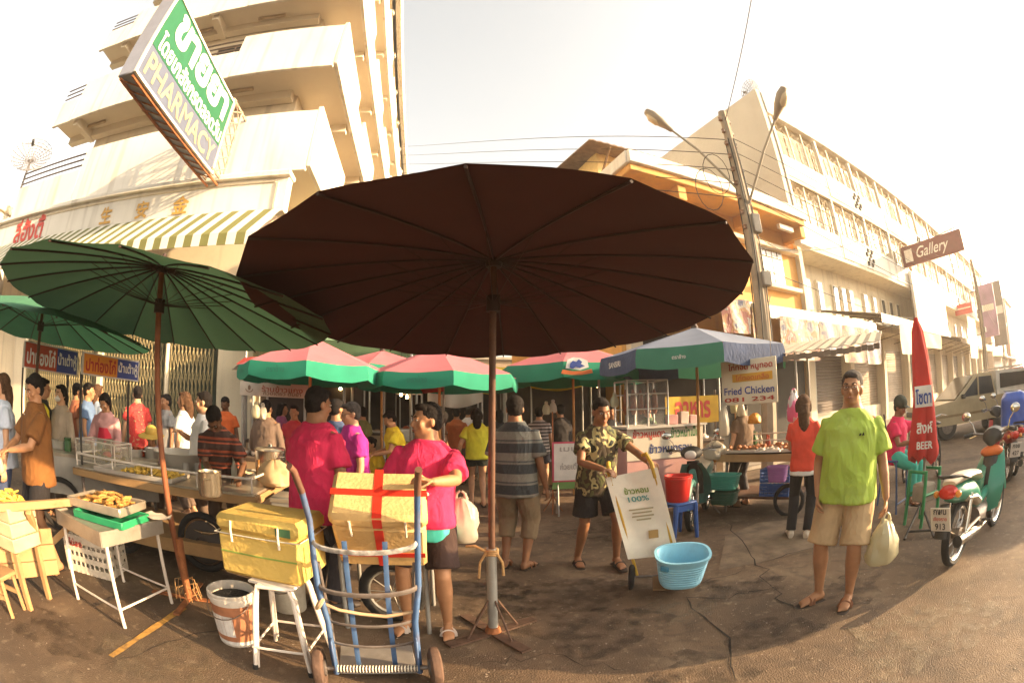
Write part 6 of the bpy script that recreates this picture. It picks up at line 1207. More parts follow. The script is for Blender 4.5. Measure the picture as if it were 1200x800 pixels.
nrm = (hr-hl).cross(hl-axl).normalized(); nrm = nrm if nrm.y < 0 else -nrm
sackm = M('sack_print', (.85, .80, .66), .75, var=.06, vs=8, bump=.2, bs=30)
q = MB(); v = []; n1, n2 = 8, 12
for j in range(n2+1):
    for i in range(n1+1):
        u, w = i/n1, j/n2; f_ = .17+.75*w; p = (axl.lerp(hl, f_)).lerp(axr.lerp(hr, f_), -.10+1.2*u); v.append(p-O_+nrm*(.022-.035*math.sin(PI*u)+.006*math.sin(u*11+w*7)))
k = len(v); v += [p-nrm*.03 for p in v]; f = []
for j in range(n2):
    for i in range(n1): a = j*(n1+1)+i; f += [(a, a+1, a+n1+2, a+n1+1), (k+a, k+a+n1+1, k+a+n1+2, k+a+1)]
q.add(v, f); part(t, 'printed_sack', q, sackm)
def on_sack(u, w, o_=.0): f_ = .17+.75*w; return (axl.lerp(hl, f_)).lerp(axr.lerp(hr, f_), -.05+1.1*u)-O_+nrm*(.042-.035*math.sin(PI*u)+o_)
gm_ = M('sack_green', (.22, .30, .06), .8); exs = (on_sack(1, .5)-on_sack(0, .5)).normalized(); eys = (on_sack(.5, 1)-on_sack(.5, 0)).normalized()
if exs.cross(eys).dot(nrm) < 0: exs = -exs
text(t, 'ข้าวหอม', gm_, on_sack(.5, .80), exs, eys, width=.20, height=.06, bold=.03); text(t, 'มะลิ 100%', M('sack_teal', (.10, .30, .28), .8), on_sack(.5, .70), exs, eys, width=.17, height=.045, bold=.02)
for w_, ww in ((.58, .2), (.54, .16), (.50, .18), (.46, .12)): q = MB(); c = on_sack(.5, w_); q.box(c, (ww, .012, .003), rot=basis(exs, eys)); part(t, 'print_line', q, M('sack_grey', (.40, .34, .2), .8))
q = MB(); c = on_sack(.62, .28); q.box(c, (.08, .07, .003), rot=basis(exs, eys)); part(t, 'print_patch', q, M('sack_tan', (.42, .27, .10), .8))
q = MB(); q.box((axl+axr)/2-O_+V3(.07, -.13, -.02), (.30, .24, .012), rot=rotz(-.26) @ Matrix.Rotation(rad(10), 3, 'X')); part(t, 'toe_plate', q, M('toe_rust', (.16, .09, .04), .7, var=.3))
bb = (axl+axr)/2+V3(.12, -.20, .0); t = thing('laundry_basket', 'sky blue plastic basket standing on the sack trolley', 'basket', bb, -.2); t.rotation_euler = (rad(10), 0, -.2); t.scale = (.78, .78, .88); bluep = M('basket_blue', (.28, .58, .72), .45, var=.06, dirt=.2, ds=6)
q = MB(); q.rings([(V3(0, 0, 0), V3(.20, 0, 0), V3(0, .16, 0)), (V3(0, 0, .02), V3(.215, 0, 0), V3(0, .175, 0)), (V3(0, 0, .26), V3(.262, 0, 0), V3(0, .215, 0)), (V3(0, 0, .285), V3(.285, 0, 0), V3(0, .235, 0)), (V3(0, 0, .31), V3(.29, 0, 0), V3(0, .24, 0)), (V3(0, 0, .31), V3(.262, 0, 0), V3(0, .215, 0)), (V3(0, 0, .27), V3(.255, 0, 0), V3(0, .205, 0)), (V3(0, 0, .03), V3(.205, 0, 0), V3(0, .165, 0))], 40, power=2.6); part(t, 'tub', q, bluep)
q = MB()
for j in range(8):
    z = .045+j*.026; f_ = (z-.02)/.24
    q.tube([((.2165+.047*f_)*math.copysign(abs(math.cos(A))**.77, math.cos(A)), (.1765+.04*f_)*math.copysign(abs(math.sin(A))**.77, math.sin(A)), z) for A in np.linspace(0, 2*PI, 41)[:-1]], .004, 4, closed=True)
tag(part(t, 'rib_bands', q, bluep), kind='stuff')
q = MB(); q.box((-.20, -.17, .235), (.09, .02, .05), bev=.008, rot=rotz(-.55)); part(t, 'handle_slot', q, M('basket_blue_dark', (.07, .28, .42), .5))
def plastic_stool(label, loc, rz, h, w_, mat):
    t = thing('plastic_stool', label, 'stool', loc, rz); q = MB(); q.box((0, 0, h-.02), (w_, w_, .04), bev=.015); part(t, 'seat', q, mat)
    for x in (-1, 1):
        for y in (-1, 1): q = MB(); q.rings([(V3(x*w_*.52, y*w_*.52, 0), V3(.022, 0, 0), V3(0, .022, 0)), (V3(x*w_*.42, y*w_*.42, h-.03), V3(.034, 0, 0), V3(0, .034, 0))], 8); part(t, 'leg', q, mat)
    for s in (-1, 1): q = MB(); q.box((0, s*w_*.44, h-.07), (w_*.8, .012, .07)); part(t, 'apron', q, mat)
    return t
bst = M('stool_blue', (.03, .08, .26), .4); P0 = G(790, 612); P0 = V3(1.86, 4.95, 0); plastic_stool('blue plastic stool under the red bucket', P0, .3, .44, .32, bst)
bucket('bright red plastic bucket standing on the blue stool', P0+V3(-.02, -.02, .44), .13, .16, .30, M('bucket_red', (.50, .02, .015), .4), (), dark_in, name='red_bucket', wire_h=False)
# ================================================================= rice stall with glass case and banners
sA = V3(1.62, 6.42, 0); sB = V3(2.88, 6.60, 0); rz = math.atan2(.18, 1.26); t = thing('rice_stall', 'glass fronted rice stall with pink and white printed front', 'stall', sA, rz); wal = M('alu_frame', (.55, .52, .48), .4, metal=.3)
q = MB(); q.box((.63, .35, .6), (1.26, .66, 1.2)); part(t, 'counter', q, M('stall_pink', (.55, .30, .28), .6, var=.12, vs=3)); q = MB(); q.box((.63, .01, 1.0), (1.28, .012, .48)); part(t, 'front_banner', q, M('banner_pale', (.60, .54, .44), .6, var=.06)); q = MB(); q.box((.63, .3, 1.235), (1.34, .75, .03)); part(t, 'counter_top', q, wal)
text(t, 'ข้าวหมูแดง', M('txt_red', (.42, .03, .02), .6), (.34, .0, 1.13), (1, 0, 0), (0, 0, 1), width=.52, height=.16, bold=.03); text(t, 'ข้าวหน้าเป็ด', M('txt_green', (.03, .16, .04), .6), (.95, .0, 1.14), (1, 0, 0), (0, 0, 1), width=.50, height=.16, bold=.025); text(t, 'ข้าวหมูกรอบ', M('txt_blue', (.03, .05, .18), .6), (.70, .0, .90), (1, 0, 0), (0, 0, 1), width=.72, height=.18, bold=.03)
q = MB()
for x in (.02, .35, .68): q.tube([(x, .05, 1.25), (x, .05, 1.92)], .014, 6); q.tube([(x, .55, 1.25), (x, .55, 1.92)], .014, 6)
for z in (1.25, 1.5, 1.72, 1.92): q.tube([(.02, .05, z), (.68, .05, z)], .011, 6); q.tube([(.02, .55, z), (.68, .55, z)], .011, 6)
for y in (.05, .55): pass
q.tube([(.02, .05, 1.92), (.02, .55, 1.92)], .012, 6); q.tube([(.68, .05, 1.92), (.68, .55, 1.92)], .012, 6); part(t, 'case_frame', q, wal); q = MB(); q.box((.35, .055, 1.58), (.64, .006, .64)); part(t, 'pane', q, M('case_glass', (.6, .6, .58), .08, alpha=.12, var=0))
for k in range(5): q = MB(); q.rings([(V3(.1+k*.12, .3, 1.80), V3(.015, 0, 0), V3(0, .015, 0)), (V3(.1+k*.12, .3, 1.68), V3(.045, 0, 0), V3(0, .04, 0)), (V3(.1+k*.12, .3, 1.5), V3(.055, 0, 0), V3(0, .05, 0)), (V3(.1+k*.12, .3, 1.42), V3(.02, 0, 0), V3(0, .02, 0))], 10); part(t, 'roast_meat', q, M('roast', (.22, .06, .02), .35, var=.4, vs=15))
for (x, w_, h_, c, lb) in ((.82, .16, .14, (.5, .25, .25), 'pink tissue box on the rice stall counter'), (1.02, .14, .18, (.55, .45, .4), 'pale carton on the rice stall counter'), (1.18, .12, .12, (.5, .3, .28), 'small pink carton on the rice stall counter')):
    w = rotz(rz) @ V3(x, .2, 1.25)+sA; q = MB(); q.box((0, 0, h_/2), (w_, .14, h_), bev=.008); o = thing('carton', lb, 'box', w, rz); part(o, 'box', q, M('carton%d' % int(x*100), c, .6)); q = MB(); q.box((0, 0, h_+.004), (w_*.5, .05, .008)); part(o, 'flap', q, lw)
yb = thing('yellow_banner', 'yellow banner with red lettering hung inside the market behind the rice stall', 'banner', AT(812, 480, 8.6)-V3(0, 0, .25), .2); q = MB(); q.box((0, 0, .25), (1.2, .02, .5)); part(yb, 'cloth', q, M('banner_yellow', (.5, .30, .02), .7)); text(yb, 'อาหาร', M('txt_red', (1, 0, 0)), (0, -.016, .25), (1, 0, 0), (0, 0, 1), width=.8, height=.32, bold=.03)
for x in (-.55, .55): q = MB(); q.cyl((x, .03, -yb.location.z), (x, .03, .6), .02); part(yb, 'post', q, iron)
p_ = V3(.83, 6.55, 0); t = thing('menu_stand', 'white menu board with pink border on a low stand by the rice stall', 'sign', p_, .05)
q = MB(); q.box((0, 0, .78), (.56, .02, .58), bev=.004); part(t, 'border', q, M('menu_pink', (.5, .06, .10), .6)); q = MB(); q.box((0, -.012, .78), (.51, .008, .53)); part(t, 'board', q, M('menu_white', (.62, .56, .50), .6)); text(t, 'เมนู', sl_w if False else M('menu_grey', (.35, .30, .27), .7), (-.05, -.02, .95), (1, 0, 0), (0, 0, 1), width=.25, height=.09); text(t, 'ก๋วยเตี๋ยว', M('menu_grey', (1, 1, 1)), (.0, -.02, .72), (1, 0, 0), (0, 0, 1), width=.34, height=.10)
q = MB(); q.box((0, -.012, .44), (.56, .012, .10)); part(t, 'green_strip', q, M('menu_green', (.12, .22, .06), .7))
for x in (-.2, .2): q = MB(); q.tube([(x, -.1, 0), (x, 0, .5)], .012, 6); q.tube([(x, .12, 0), (x, 0, .5)], .012, 6); part(t, 'leg', q, galv)
p_ = G(648, 600); t = thing('tripod_stand', 'thin brown tripod stand beside the menu board', 'stand', p_); q = MB(); q.cyl((0, 0, .05), (0, 0, 1.5), .011); part(t, 'pole', q, rust)
for k in range(3): a = k*2*PI/3+.4; q = MB(); q.tube([(.16*math.cos(a), .16*math.sin(a), 0), (0, 0, .26)], .009, 6); part(t, 'leg', q, rust)
# ================================================================= fried chicken stall
fA, fB = V3(2.86, 5.86, 0), V3(3.60, 5.02, 0); fr = math.atan2(fB.y-fA.y, fB.x-fA.x); t = thing('fried_chicken_cart', 'wooden edged cart of fried chicken under the faded blue umbrella', 'cart', fA, fr); Lf = (fB-fA).length
q = MB(); q.box((Lf/2, .42, .80), (Lf+.1, .9, .05), rot=Matrix.Rotation(rad(5), 3, 'X'), bev=.008); part(t, 'top', q, wood_d); q = MB(); q.box((Lf/2, -.04, .77), (Lf+.14, .04, .10), bev=.006); part(t, 'edge_board', q, wood)
for x in (.05, Lf-.05):
    for y in (.05, .8): q = MB(); q.cyl((x, y, 0), (x, y, .78), .022); part(t, 'leg', q, barem)
q = MB(); q.box((Lf/2, .42, .22), (Lf, .84, .03)); part(t, 'lower_shelf', q, wood_d); q = MB(); q.tube([(Lf-.1+.2*math.cos(a), -.02, .2+.2*math.sin(a)) for a in np.linspace(0, 2*PI, 25)[:-1]], .028, 8, closed=True); part(t, 'wheel', q, _m['tyre_black'])
q = MB(); q.tube([(.1, .6, .84), (.1, .6, 1.05), (.9, .6, 1.05), (.9, .6, .84)], .01, 6); q.tube([(.1, .6, .95), (.9, .6, .95)], .01, 6); part(t, 'rack', q, whitep)
for x in (.02, Lf): q = MB(); q.cyl((x, .85, .75), (x, .85, 2.15), .018); part(t, 'roof_post', q, galv)
q = MB(); q.cyl((Lf, -.02, .75), (Lf, -.02, 2.1), .016); part(t, 'roof_post', q, galv)
q = MB(); n_ = 26; q.prism([(x*.085, .02*(x % 2)) for x in range(n_)]+[(x*.085, .02*(x % 2)-.01) for x in range(n_-1, -1, -1)], (Lf-.9, -.2, 2.08), (1, 0, 0), (0, 0, 1), (0, 1.5, .28)); part(t, 'tin_roof', q, tin, smooth=False); q = MB()
for x in range(n_-1): q.box((Lf-.87+x*.085, -.21, 2.03-.012*(x % 2)), (.083, .01, .07))
tag(part(t, 'roof_fringe', q, M('fringe', (.14, .11, .08), .8), smooth=False), kind='stuff')
fc = M('fried_chicken', (.36, .12, .03), .5, var=.5, vs=18, bump=.8, bs=40); W = lambda x, y, z: rotz(fr) @ V3(x, y, z)+fA
tr = tray('steel tray of fried chicken pieces on the wooden edged cart', W(Lf*.5, .25, .835), fr, Lf*.95, .48, .04, alu); rg = random.Random(3); q = MB()
for k in range(46): q.ell((rg.uniform(-.5, .5)*Lf*.88, rg.uniform(-.18, .2), .035+rg.uniform(0, .05)), (rg.uniform(.03, .055), rg.uniform(.02, .035), rg.uniform(.018, .03)), 8, 6, rotz(rg.uniform(0, 3)))
tag(part(tr, 'fried_chicken', q, fc), kind='stuff')
tr = tray('white paper lined tray with rice packets on the fried chicken cart', W(Lf*.62, .02, .845), fr, .36, .2, .03, lw); q = MB()
for k in range(6): q.ell((-.13+.05*k, rg.uniform(-.04, .04), .035), (.04, .05, .025), 8, 6)
tag(part(tr, 'rice_packets', q, M('rice_bag', (.58, .50, .40), .5)), kind='stuff')
def basket(label, loc, r, h, mat, rz=0, sq=.75):
    t = thing('plastic_basket', label, 'basket', loc, rz); q = MB(); prof = ((0, .8), (.02, .84), (h*.9, .97), (h*.92, 1.06), (h, 1.06), (h, .95), (h*.9, .92), (.03, .78)); q.rings([(V3(0, 0, z), V3(r*f, 0, 0), V3(0, r*sq*f, 0)) for z, f in prof], 24, power=4); part(t, 'tub', q, mat); q = MB()
    for j in range(5): z = h*(.15+.14*j); f_ = .84+.13*z/h; q.tube([(r*f_*1.015*math.copysign(abs(math.cos(A))**.5, math.cos(A)), r*sq*f_*1.015*math.copysign(abs(math.sin(A))**.5, math.sin(A)), z) for A in np.linspace(0, 2*PI, 33)[:-1]], .005, 4, closed=True)
    tag(part(t, 'rib_bands', q, mat), kind='stuff'); return t
teal = M('basket_teal', (.03, .24, .19), .45); basket('teal plastic basket hung at the front of the fried chicken cart', W(.12, -.22, .38), .22, .2, teal, fr); basket('dark green plastic basket below the teal one', W(.12, -.2, .17), .2, .18, M('basket_dkgreen', (.03, .09, .06), .5), fr)
basket('lilac plastic basket hung on the fried chicken cart', W(.88, -.16, .48), .14, .2, M('basket_lilac', (.30, .12, .30), .5), fr)
for k in range(2): crate(['lower blue plastic crate under the fried chicken cart', 'upper blue plastic crate under the fried chicken cart'][k], W(.78, .2, .235+.19*k), fr, .42, .32, .18, M('crate_blue', (.03, .09, .30), .5))
bag('clear bag of chopped vegetables on the corner of the fried chicken cart', W(-.12, .0, 1.05), .3, .17, film, handles=False, name='vegetable_bag'); bag('long clear bag hanging from the fried chicken sign', AT(848, 470, 5.7), .42, .07, film, name='hanging_bag')
t = thing('fried_chicken_sign', 'white sign with red Thai words and Fried Chicken in blue letters', 'sign', (0, 0, 0)); a, b = AT(846, 450, 5.75), AT(911, 450, 5.45); ex = V3(b.x-a.x, b.y-a.y, 0); W_ = ex.length; ex.normalize(); nz_ = V3(ex.y, -ex.x, 0); zt, zb = AT(850, 425, 5.6).z+.02, AT(880, 473, 5.6).z; c = V3((a.x+b.x)/2, (a.y+b.y)/2, (zt+zb)/2); t.location = c; RM = Matrix.Rotation(math.atan2(ex.y, ex.x), 3, 'Z'); H_ = zt-zb
q = MB(); q.box((0, 0, 0), (W_, .015, H_), rot=RM, bev=.004); part(t, 'board', q, M('sign_ivory', (.58, .50, .36), .6, var=.06)); q = MB(); q.box(nz_*.010+V3(0, 0, H_*.10)+ex*.05, (W_*.72, .006, H_*.18), rot=RM); part(t, 'yellow_band', q, M('band_yellow', (.52, .26, .02), .6))
text(t, 'ไก่ทอด หมูทอด', sl_r, nz_*.014+V3(0, 0, H_*.33)+ex*.03, ex, (0, 0, 1), width=W_*.8, height=H_*.2, bold=.03); text(t, 'ไก่ทอดเกลือ', M('band_red', (.45, .10, .02), .6), nz_*.016+V3(0, 0, H_*.10)+ex*.05, ex, (0, 0, 1), width=W_*.6, height=H_*.13, bold=.02); text(t, 'Fried Chicken', M('sign_navy', (.02, .04, .22), .5), nz_*.014+V3(0, 0, -H_*.19), ex, (0, 0, 1), width=W_*.9, height=H_*.17, bold=.014); text(t, 'อร่อย สะอาด โทร 081 234', sl_r, nz_*.014+V3(0, 0, -H_*.39), ex, (0, 0, 1), width=W_*.9, height=H_*.1, bold=.02)
for s in (-1, 1): q = MB(); q.cyl(ex*s*W_*.42+V3(0, 0, H_/2), ex*s*W_*.42+V3(0, 0, H_/2+.2), .004, n=5); part(t, 'hanger', q, iron)
bag('pink and green printed bag hanging from the post of the fried chicken cart', AT(930, 455, 5.5), .38, .10, M_blotch('bag_print', [(.5, .06, .16), (.5, .1, .2), (.45, .4, .38), (.05, .25, .1)], 7, .5), name='hanging_bag')
bag('orange fruit in a net bag hanging in the fried chicken stall', AT(884, 482, 6.2), .16, .10, M('fruit_orange', (.55, .22, .02), .5, bump=.6, bs=30), handles=False, name='fruit_bag')
# ================================================================= vehicles
chrome = M('chrome', (.6, .57, .52), .18, metal=1, var=.05); blackp = M('black_plastic', (.02, .018, .017), .5); tyre = M('tyre', (.02, .018, .017), .85, bump=.3, bs=80); vinyl = M('vinyl_cream', (.50, .42, .31), .5); redlens = M('red_lens', (.42, .02, .01), .2); plate_m = M('number_plate', (.58, .52, .46), .5)
def wheel(t, c, R_, w_, spokes=18, rimc=None):
    q = MB(); q.lathe([(R_*.80, -w_*.35), (R_*.9, -w_*.5), (R_*.97, -w_*.35), (R_, 0), (R_*.97, w_*.35), (R_*.9, w_*.5), (R_*.80, w_*.35)], 32, c, rot=Matrix.Rotation(PI/2, 3, 'X'), close=False); wl = part(t, 'wheel', q, tyre)
    q = MB(); q.lathe([(R_*.82, -w_*.34), (R_*.74, -w_*.2), (R_*.74, w_*.2), (R_*.82, w_*.34)], 32, c, rot=Matrix.Rotation(PI/2, 3, 'X'), close=False); q.build('rim', rimc or chrome, wl); q = MB(); q.lathe([(.02, -w_*.55), (.05, -w_*.5), (.05, w_*.5), (.02, w_*.55)], 14, c, rot=Matrix.Rotation(PI/2, 3, 'X')); q.build('hub', barem, wl); q = MB()
    for k in range(spokes): a = 2*PI*k/spokes; q.tube([V3(*c)+V3(.045*math.cos(a+.4), (.02 if k % 2 else -.02), .045*math.sin(a+.4)), V3(*c)+V3(R_*.75*math.cos(a), 0, R_*.75*math.sin(a))], .0025, 4)
    tag(q.build('spokes', chrome, wl), kind='stuff')
def motorcycle(label, rear, front, paint, plate=None, seat=vinyl, extras=True, lean=0, fairing=True, basket_c=None):
    rear, front = Vector(rear), Vector(front); d = front-rear; rz = math.atan2(d.y, d.x); t = thing('motorcycle', label, 'motorcycle', rear, rz); t.rotation_euler = (lean, 0, rz); B_ = 1.22; X, Y, Z = V3(1, 0, 0), V3(0, 1, 0), V3(0, 0, 1)
    wheel(t, (0, 0, .28), .28, .085); wheel(t, (B_, 0, .28), .28, .075)
    q = MB()     # side and tail cowl
    q.rings([(V3(-.30, 0, .66), Y*.05, Z*.04), (V3(-.22, 0, .66), Y*.10, Z*.075), (V3(-.05, 0, .64), Y*.125, Z*.095), (V3(.18, 0, .60), Y*.13, Z*.10), (V3(.36, 0, .52), Y*.10, Z*.10), (V3(.5, 0, .44), Y*.06, Z*.08)], 16); part(t, 'tail_cowl', q, paint)
    q = MB(); q.rings([(V3(-.02, 0, .58), Y*.135, Z*.03), (V3(.2, 0, .54), Y*.14, Z*.05), (V3(.4, 0, .46), Y*.11, Z*.05)], 14); part(t, 'side_panel', q, seat)
    q = MB(); q.rings([(V3(-.26, 0, .74), Y*.07, Z*.025), (V3(-.12, 0, .755), Y*.12, Z*.035), (V3(.1, 0, .745), Y*.135, Z*.04), (V3(.3, 0, .72), Y*.125, Z*.04), (V3(.44, 0, .66), Y*.09, Z*.03)], 16); part(t, 'seat', q, seat)
    q = MB(); q.tube([(-.02, .12, .74), (-.24, .12, .80), (-.34, .06, .81), (-.34, -.06, .81), (-.24, -.12, .80), (-.02, -.12, .74)], .014, 8); part(t, 'grab_rail', q, blackp)
    q = MB(); q.rings([(V3(-.335, 0, .68), Y*.035, Z*.03), (V3(-.31, 0, .68), Y*.085, Z*.05), (V3(-.26, 0, .68), Y*.10, Z*.06)], 12); part(t, 'tail_light', q, redlens)
    for s in (-1, 1): q = MB(); q.ell((-.29, s*.115, .67), (.035, .03, .03), 10, 6); part(t, 'indicator', q, M('amber', (.5, .18, .02), .3))
    q = MB(); q.box((-.405, 0, .50), (.008, .20, .20), rot=Matrix.Rotation(-.25, 3, 'Y'), bev=.002); pl_ = part(t, 'number_plate', q, plate_m)
    if plate:
        for w_, z, m_, h_ in plate: text(t, w_, m_, (-.418+.25*(z-.5)*-1, 0, z), (0, -1, 0), (-.25, 0, 1), height=h_, bold=.02)
    q = MB(); q.rings([(V3(-.33, 0, .60), Y*.05, X*.02), (V3(-.35, 0, .50), Y*.06, X*.015), (V3(-.38, 0, .34), Y*.065, X*.012)], 10); part(t, 'mudguard', q, blackp)
    q = MB(); q.tube([(B_+.32*math.cos(a), 0, .28+.32*math.sin(a)) for a in np.linspace(.15, 2.6, 10)], .045, 8, flat=1.0); part(t, 'front_fender', q, paint)
    for s in (-1, 1):
        q = MB(); q.tube([(0, s*.10, .28), (.06, s*.11, .60)], .026, 10); part(t, 'shock_absorber', q, chrome); q = MB(); q.tube([(B_, s*.07, .28), (B_-.07, s*.07, .58)], .02, 8); part(t, 'fork', q, barem); q = MB(); q.tube([(0, s*.075, .28), (.45, s*.075, .30)], .018, 8); part(t, 'swing_arm', q, barem)
    q = MB(); q.tube([(.62, -.10, .22), (.35, -.12, .22), (.15, -.14, .25), (-.28, -.15, .30)], [.018, .022, .045, .048], 12); part(t, 'exhaust', q, chrome); q = MB(); q.lathe([(.05, 0), (.05, .02), (.02, .022)], 14, (-.285, -.15, .30), rot=Matrix.Rotation(-PI/2, 3, 'Y')); part(t, 'exhaust_tip', q, blackp)
    q = MB(); q.rings([(V3(.42, 0, .30), Y*.09, Z*.10), (V3(.55, 0, .30), Y*.11, Z*.11), (V3(.68, 0, .32), Y*.08, Z*.08), (V3(.74, 0, .33), Y*.06, Z*.06)], 14); part(t, 'engine', q, barem)
    q = MB(); q.tube([(.3, 0, .5), (.6, 0, .42), (.9, 0, .48), (B_-.14, 0, .72)], .045, 10); part(t, 'frame', q, paint)
    if fairing:
        for s in (-1, 1):   # leg shield wings
            q = MB(); v = []; n1, n2 = 8, 4
            for j in range(n1+1):
                w = j/n1; z = .26+.54*w; x = .80+.22*w-.10*math.sin(PI*w); h_ = .06+.10*math.sin(PI*min(1, .12+w*.8))
                for i in range(n2+1): u = i/n2; v.append((x+.10*u*u-.06*(1-u)*0, s*(.03+h_*u*1.1), z+.02*u))
            k = len(v); v += [(a-.018, b_, c_) for a, b_, c_ in v]; f = []
            for j in range(n1):
                for i in range(n2): a = j*(n2+1)+i; f += [(a, a+1, a+n2+2, a+n2+1), (k+a, k+a+n2+1, k+a+n2+2, k+a+1)]
            q.add(v, f); part(t, 'leg_shield', q, paint)
        q = MB(); q.rings([(V3(.84, 0, .40), Y*.10, X*.03), (V3(.92, 0, .65), Y*.11, X*.05), (V3(1.0, 0, .84), Y*.08, X*.05)], 12); part(t, 'inner_shield', q, blackp)
    q = MB(); q.rings([(V3(.96, 0, .90), Y*.06, Z*.05), (V3(1.02, 0, .94), Y*.13, Z*.08), (V3(1.10, 0, .95), Y*.14, Z*.085), (V3(1.17, 0, .93), Y*.08, Z*.06)], 14); part(t, 'handlebar_cowl', q, blackp if fairing else paint)
    q = MB(); q.ell((1.17, 0, .93), (.025, .075, .055), 12, 8); part(t, 'headlight', q, M('headlamp', (.6, .56, .5), .1))
    for s in (-1, 1):
        q = MB(); q.tube([(1.04, s*.10, .96), (1.0, s*.24, .99), (.93, s*.33, .98)], .013, 8); part(t, 'handlebar', q, barem); q = MB(); q.tube([(.99, s*.25, .99), (.92, s*.345, .98)], .02, 10); part(t, 'grip', q, blackp)
        q = MB(); q.tube([(1.0, s*.22, .99), (1.0, s*.25, 1.08), (.99, s*.31, 1.14)], .006, 6); mr = part(t, 'mirror', q, chrome); q = MB(); q.ell((.985, s*.33, 1.17), (.022, .065, .045), 14, 8, rotz(s*-.2)); q.build('mirror_glass', M('mirror_face', (.6, .58, .52), .06, metal=.9), mr); q = MB(); q.tube([(1.02, s*.2, .97), (1.0, s*.3, .95)], .005, 5); part(t, 'brake_lever', q, chrome)
    q = MB(); q.tube([(.45, .09, .24), (.40, .26, .015)], .012, 6); part(t, 'kickstand', q, barem)
    for s in (-1, 1): q = MB(); q.tube([(.5, s*.08, .26), (.5, s*.2, .26)], .014, 8); part(t, 'foot_peg', q, blackp)
    if basket_c: q = MB(); q.ell((1.0, 0, .80), (.10, .15, .06), 14, 8); part(t, 'orange_bag', q, basket_c)
    return t
green_p = M('paint_green', (.015, .20, .13), .28, var=.05, spec=.6); red_p = M('paint_red', (.35, .02, .015), .3, var=.05); grey_p = M('paint_grey', (.18, .21, .20), .4)
blk_t = M('plate_black', (.04, .03, .03), .6)
rw = G(1120, 664)+V3(.02, .06, 0); motorcycle('green and white step-through motorcycle with Thai number plate parked at the roadside', rw, rw+V3(1.3, .22, 0), green_p, ((('กพบ', .565, blk_t, .045)), ('เชียงราย', .51, M('plate_red', (.4, .04, .03), .6), .035), ('913', .445, blk_t, .055)), lean=-.07, basket_c=M('bag_orange', (.55, .12, .02), .6))
rw2 = G(1183, 566)+V3(.05, .1, 0); motorcycle('red motorcycle with cream seat loaded with a blue bag', rw2, rw2+V3(.9, .82, 0), red_p, (('กจย', .55, blk_t, .05), ('427', .46, blk_t, .06)), lean=.03)
p_ = AT(1188, 468, 8.0); t = thing('blue_bag', 'large blue tarpaulin bag strapped beyond the red motorcycle', 'bag', (p_.x, p_.y, .62), .5); q = MB(); q.box((0, 0, .30), (.72, .5, .6), bev=.09); me_ = remesh(q, .03, 4, wrinkle=.012, wf=7); me_.materials.append(M('tarp_blue', (.03, .08, .36), .45, var=.12)); obj('sack', me_, t)
for x in (-.2, .2): q = MB(); q.tube([(x, -.265, .02), (x, -.275, .3), (x, -.255, .6), (x, .2, .63)], .016, 6, flat=.4); part(t, 'strap', q, blackp)
b3 = V3(p_.x, p_.y, 0); motorcycle('dark motorcycle under the large blue tarpaulin bag', b3+V3(-.1, -.1, 0), b3+V3(.95, .7, 0), M('paint_dark', (.04, .035, .04), .35), lean=.03)
rw3 = V3(2.55, 5.45, 0); motorcycle('grey green motorcycle parked behind the blue stool and umbrella pole', V3(2.75, 6.15, 0), V3(2.25, 5.35, 0), M('paint_teal', (.06, .17, .15), .35), lean=.05)
def bicycle(label, loc, rz, col, R_=.31):
    t = thing('bicycle', label, 'bicycle', loc, rz); wheel(t, (0, 0, R_), R_, .035, 20); wheel(t, (1.02, 0, R_), R_, .035, 20); fr_ = M('bike_'+label[:6], col, .4)
    for a, b in (((0, 0, R_), (.42, 0, R_-.03)), ((.42, 0, R_-.03), (.32, 0, .80)), ((0, 0, R_), (.34, 0, .70)), ((.42, 0, R_-.03), (.86, 0, .68)), ((.35, 0, .70), (.84, 0, .76)), ((1.02, 0, R_), (.84, 0, .86))): q = MB(); q.tube([a, b], .016, 8); part(t, 'frame_tube', q, fr_)
    q = MB(); q.rings([(V3(.18, 0, .86), V3(0, .02, 0), V3(0, 0, .02)), (V3(.26, 0, .86), V3(0, .08, 0), V3(0, 0, .03)), (V3(.42, 0, .86), V3(0, .03, 0), V3(0, 0, .02))], 10); part(t, 'saddle', q, blackp); q = MB(); q.tube([(.74, .26, .93), (.86, .16, .96), (.84, 0, .92), (.86, -.16, .96), (.74, -.26, .93)], .012, 8); part(t, 'handlebar', q, chrome); q = MB(); q.lathe([(.09, -.005), (.09, .005)], 20, (.42, .05, R_-.03), rot=Matrix.Rotation(PI/2, 3, 'X')); part(t, 'chainring', q, chrome)
    q = MB(); q.tube([(.42, .05, R_-.03), (.42, .09, R_-.18)], .01, 6); q.tube([(.42, -.05, R_-.03), (.42, -.09, R_+.12)], .01, 6); part(t, 'crank', q, chrome)
bicycle('old bicycle with chrome wheels parked behind the seated woman in pink', AT(1062, 520, 8.0).xy.to_3d(), .55, (.12, .05, .03)); bicycle('second dark bicycle leaning near the closed red umbrella', AT(1092, 520, 8.3).xy.to_3d()+V3(.1, -.1, 0), .75, (.03, .03, .035))
t = thing('tall_chair', 'tall blue metal chair under the seated woman in pink', 'chair', SEATP, .35); bch = M('chair_blue', (.04, .09, .22), .45)
q = MB(); q.box((0, .05, .65), (.42, .40, .03), bev=.01); part(t, 'seat', q, bch); q = MB(); q.box((0, .25, .94), (.42, .025, .30), bev=.01); part(t, 'backrest', q, bch)
for x in (-.2, .2): q = MB(); q.tube([(x, -.18, 0), (x, -.12, .64)], .014, 8); part(t, 'leg', q, bch); q = MB(); q.tube([(x, .30, 0), (x, .24, .64), (x, .26, 1.1)], .014, 8); part(t, 'leg', q, bch)
